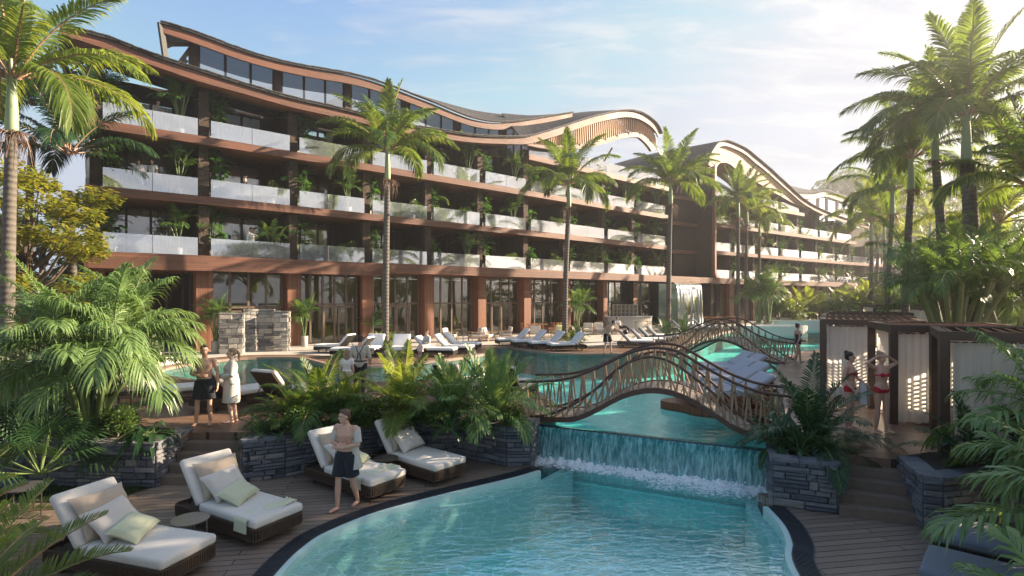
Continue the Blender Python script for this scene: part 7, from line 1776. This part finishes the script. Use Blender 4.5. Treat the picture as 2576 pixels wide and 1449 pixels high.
person(_p.x, _p.y, ZL, -18, 'man walking past the loungers in a long open shirt and navy shorts, arms folded', 1.74, False,
       dict(eR=(-.26, -.02, 1.15), wR=(-.02, -.20, 1.16), dirR=(.9, -.1, .1), palR=(0, 0, -1), eL=(.26, -.02, 1.15), wL=(.03, -.22, 1.12), dirL=(-.9, -.1, .05), palL=(0, 0, -1), head=(0, -.06, 1.62), kL=(.10, .05, .50), aL=(.10, .20, .12), kR=(-.10, -.08, .50), aR=(-.11, -.10, .085)), (('open_shirt', 'shirt'), ('shorts', 'navy')), 'short', 'hair_brown', 'skin', .009, face=-.5)
person(-4.15, 26.75, -.44+.43-.0, -35, 'woman in a white bathrobe sitting on a white lounger on the rounded deck', 1.68, True,
       dict(pelvis=(0, 0, .52), waist=(0, -.01, .67), chest=(0, -.02, .86), neck=(0, 0, 1.04), head=(0, -.02, 1.20), sL=(.162, 0, .98), sR=(-.162, 0, .98), eL=(.22, -.06, .74), eR=(-.22, -.06, .74), wL=(.06, -.28, .66), wR=(-.06, -.28, .66), hL=(.09, 0, .50), hR=(-.09, 0, .50), kL=(.07, -.44, .52), kR=(-.09, -.42, .52), aL=(.02, -.46, .10), aR=(-.14, -.44, .10), sit=(0, 0, 0)), (('robe', 'robe'),), 'bun', 'hair_brown', 'skin_pale')
person(at(1530, 889).x, at(1530, 889).y, 0, 28, 'bare-chested man in dark shorts leaning forward and reaching out with a ball', 1.80, False,
       dict(pelvis=(-.04, .04, .93), waist=(.0, .0, 1.07), chest=(.09, -.05, 1.23), neck=(.17, -.09, 1.39), head=(.25, -.14, 1.53), sL=(.27, -.02, 1.31), sR=(-.06, -.05, 1.36), eL=(.44, -.22, 1.16), wL=(.64, -.38, 1.06), eR=(-.30, -.02, 1.17), wR=(-.42, -.08, .93), hL=(.05, .04, .91), hR=(-.13, .04, .91), kL=(.14, -.02, .50), aL=(.20, .04, .085), kR=(-.18, -.02, .50), aR=(-.24, .04, .085)), (('shorts', 'navy'),), 'short', 'hair', face=.7)
b = MB(); q_ = at(1530, 889); ellipsoid(b, (q_.x+.88, q_.y-.05, 1.09), (.125, .125, .125), None, 20, 14); o = b.build('beach_ball', simple('ball_leather', (.05, .018, .015), .4, .4, 12, .2), smooth=True); tag(o, 'small dark ball held out by the leaning man', 'ball')
person(at(2138, 1080).x, at(2138, 1080).y, 0, 40, 'woman in a red bikini with her hair up, standing left before the cabanas', 1.68, True,
       dict(eL=(.25, -.06, 1.16), wL=(.20, -.26, 1.02), eR=(-.22, .06, 1.14), wR=(-.20, -.12, .95)), (('bikini', 'red'),), 'bun', 'hair', 'skin', face=.3)
person(at(2217, 1087).x, at(2217, 1087).y, 0, 10, 'woman in a red bikini raising both arms to her head before the second cabana', 1.70, True,
       dict(eL=(.38, -.02, 1.52), wL=(.14, -.03, 1.66), eR=(-.38, -.02, 1.52), wR=(-.14, -.03, 1.66), dirL=(-.8, 0, .3), dirR=(.8, 0, .3), kL=(.07, -.06, .50), aL=(.05, -.08, .085)), (('bikini', 'red'),), 'bun', 'hair_blond', 'skin')
b = MB(); q_ = at(2138, 1080); rows = []
for j in range(9): rows.append([(q_.x+.26+.05*math.sin(i*1.3)+.02*j/9, q_.y-.16+i*.05, 1.02-j*.06) for i in range(7)])
b.loft(rows); b.loft([[(p[0]+.03, p[1], p[2]) for p in r_] for r_ in rows][::-1]); tag(b.build('towel', M['white_cloth'], smooth=True), 'white towel held by the left woman in red', 'towel')
person(at(2007, 913).x, at(2007, 913).y, 0, 90, 'person in a black swimsuit walking on the walkway beyond the far bridge', 1.72, True,
       dict(kL=(.08, -.12, .50), aL=(.08, -.16, .085), kR=(-.08, .06, .50), aR=(-.08, .20, .12), wL=(.22, -.2, .92), wR=(-.22, .12, .92)), (('swimsuit', 'navy'),), 'bun', 'hair')
person(at(884, 1010).x-.1, at(884, 1010).y-.1, 0, 200, 'person in a white top and pink shorts walking left of the waiter behind the palms', 1.45, True, dict(kL=(.08, -.10, .50), aL=(.08, -.12, .085)), (('tee', 'white_cloth'), ('shorts', 'pillow_tan')), 'long', 'hair_blond', 'skin_pale')
def on_bal(u, d, z, deg, label, **k): p = R1(u, d); return person(p.x, p.y, z, deg, label, voxel=.016, **k)
t = NT('striped_cloth'); wv_ = t.n.new('ShaderNodeTexWave'); wv_.bands_direction = 'Z'; wv_.inputs['Scale'].default_value = 5; t.l.new(t.vec(), wv_.inputs['Vector']); t.base(t.ramp(wv_.outputs['Fac'], [(.45, (.04, .04, .05)), (.55, (.5, .48, .45))])); t.set(rough=.9); M['striped'] = t.mat
on_bal(396, .55, Z4, 70, 'man in a striped tee on the top left balcony', H=1.8, wear=(('tee', 'striped'), ('trousers', 'navy')), pose=dict(eL=(.25, -.12, 1.18), wL=(.2, -.30, 1.05), head=(0, -.06, 1.62)))
on_bal(349, .55, Z3, 30, 'woman in a white off-shoulder dress on the middle left balcony', H=1.70, fem=True, wear=(('robe', 'white_cloth'),), hair='long', hairm='hair_brown', skin='skin_pale', face=.4)
on_bal(383, .55, Z3, -8, 'man in a white tee beside the woman on the middle left balcony', H=1.84, wear=(('tee', 'white_cloth'), ('trousers', 'grey_fabric')), pose=dict(eR=(-.30, .05, 1.15), wR=(-.22, -.12, 1.0)))
on_bal(617, .6, Z3, -75, 'woman in a black top with a hair bun on the second middle balcony', H=1.66, fem=True, wear=(('swimsuit', 'navy'), ('skirt', 'navy')), hair='bun', hairm='hair_brown', skin='skin_pale')
on_bal(632, .6, Z2, 60, 'man with a dark jacket over his shoulder on the second lowest balcony', H=1.84, wear=(('shirt', 'white_cloth'), ('trousers', 'navy'), ('jacket', 'navy')), face=.2, pose=dict(eL=(.27, -.12, 1.25), wL=(.17, -.05, 1.42)))
person(xat(1562, 43.2), 43.2, 0, 38, 'man in sunglasses reclining in an armchair by the beach bar', 1.8, False,
       dict(pelvis=(0, 0, .52), waist=(-.05, .06, .66), chest=(-.10, .14, .84), neck=(-.14, .20, 1.02), head=(-.15, .20, 1.18), sL=(.06, .14, .96), sR=(-.30, .14, .96), eL=(.14, .0, .74), eR=(-.36, .0, .74), wL=(.10, -.22, .62), wR=(-.2, -.22, .62), hL=(.09, 0, .50), hR=(-.09, 0, .50), kL=(.14, -.46, .56), kR=(-.06, -.48, .60), aL=(.20, -.70, .20), aR=(-.02, -.86, .40)), (('tee', 'white_cloth'), ('trousers', 'navy'), ('glasses', 'darkmetal')))
# ================================================================ HAZE
hz = MB(); hz.box((60, 100, 19), (1000, 320, 43.6)); 
t = bpy.data.materials.new('haze'); t.use_nodes = True; n_ = t.node_tree.nodes; n_.clear(); o_ = n_.new('ShaderNodeOutputMaterial'); v_ = n_.new('ShaderNodeVolumePrincipled')
v_.inputs['Color'].default_value = (.94, .94, .95, 1); v_.inputs['Density'].default_value = .0012; v_.inputs['Anisotropy'].default_value = .6
t.node_tree.links.new(v_.outputs[0], o_.inputs['Volume']); ho = hz.build('haze', t); setting(ho, 'stuff')
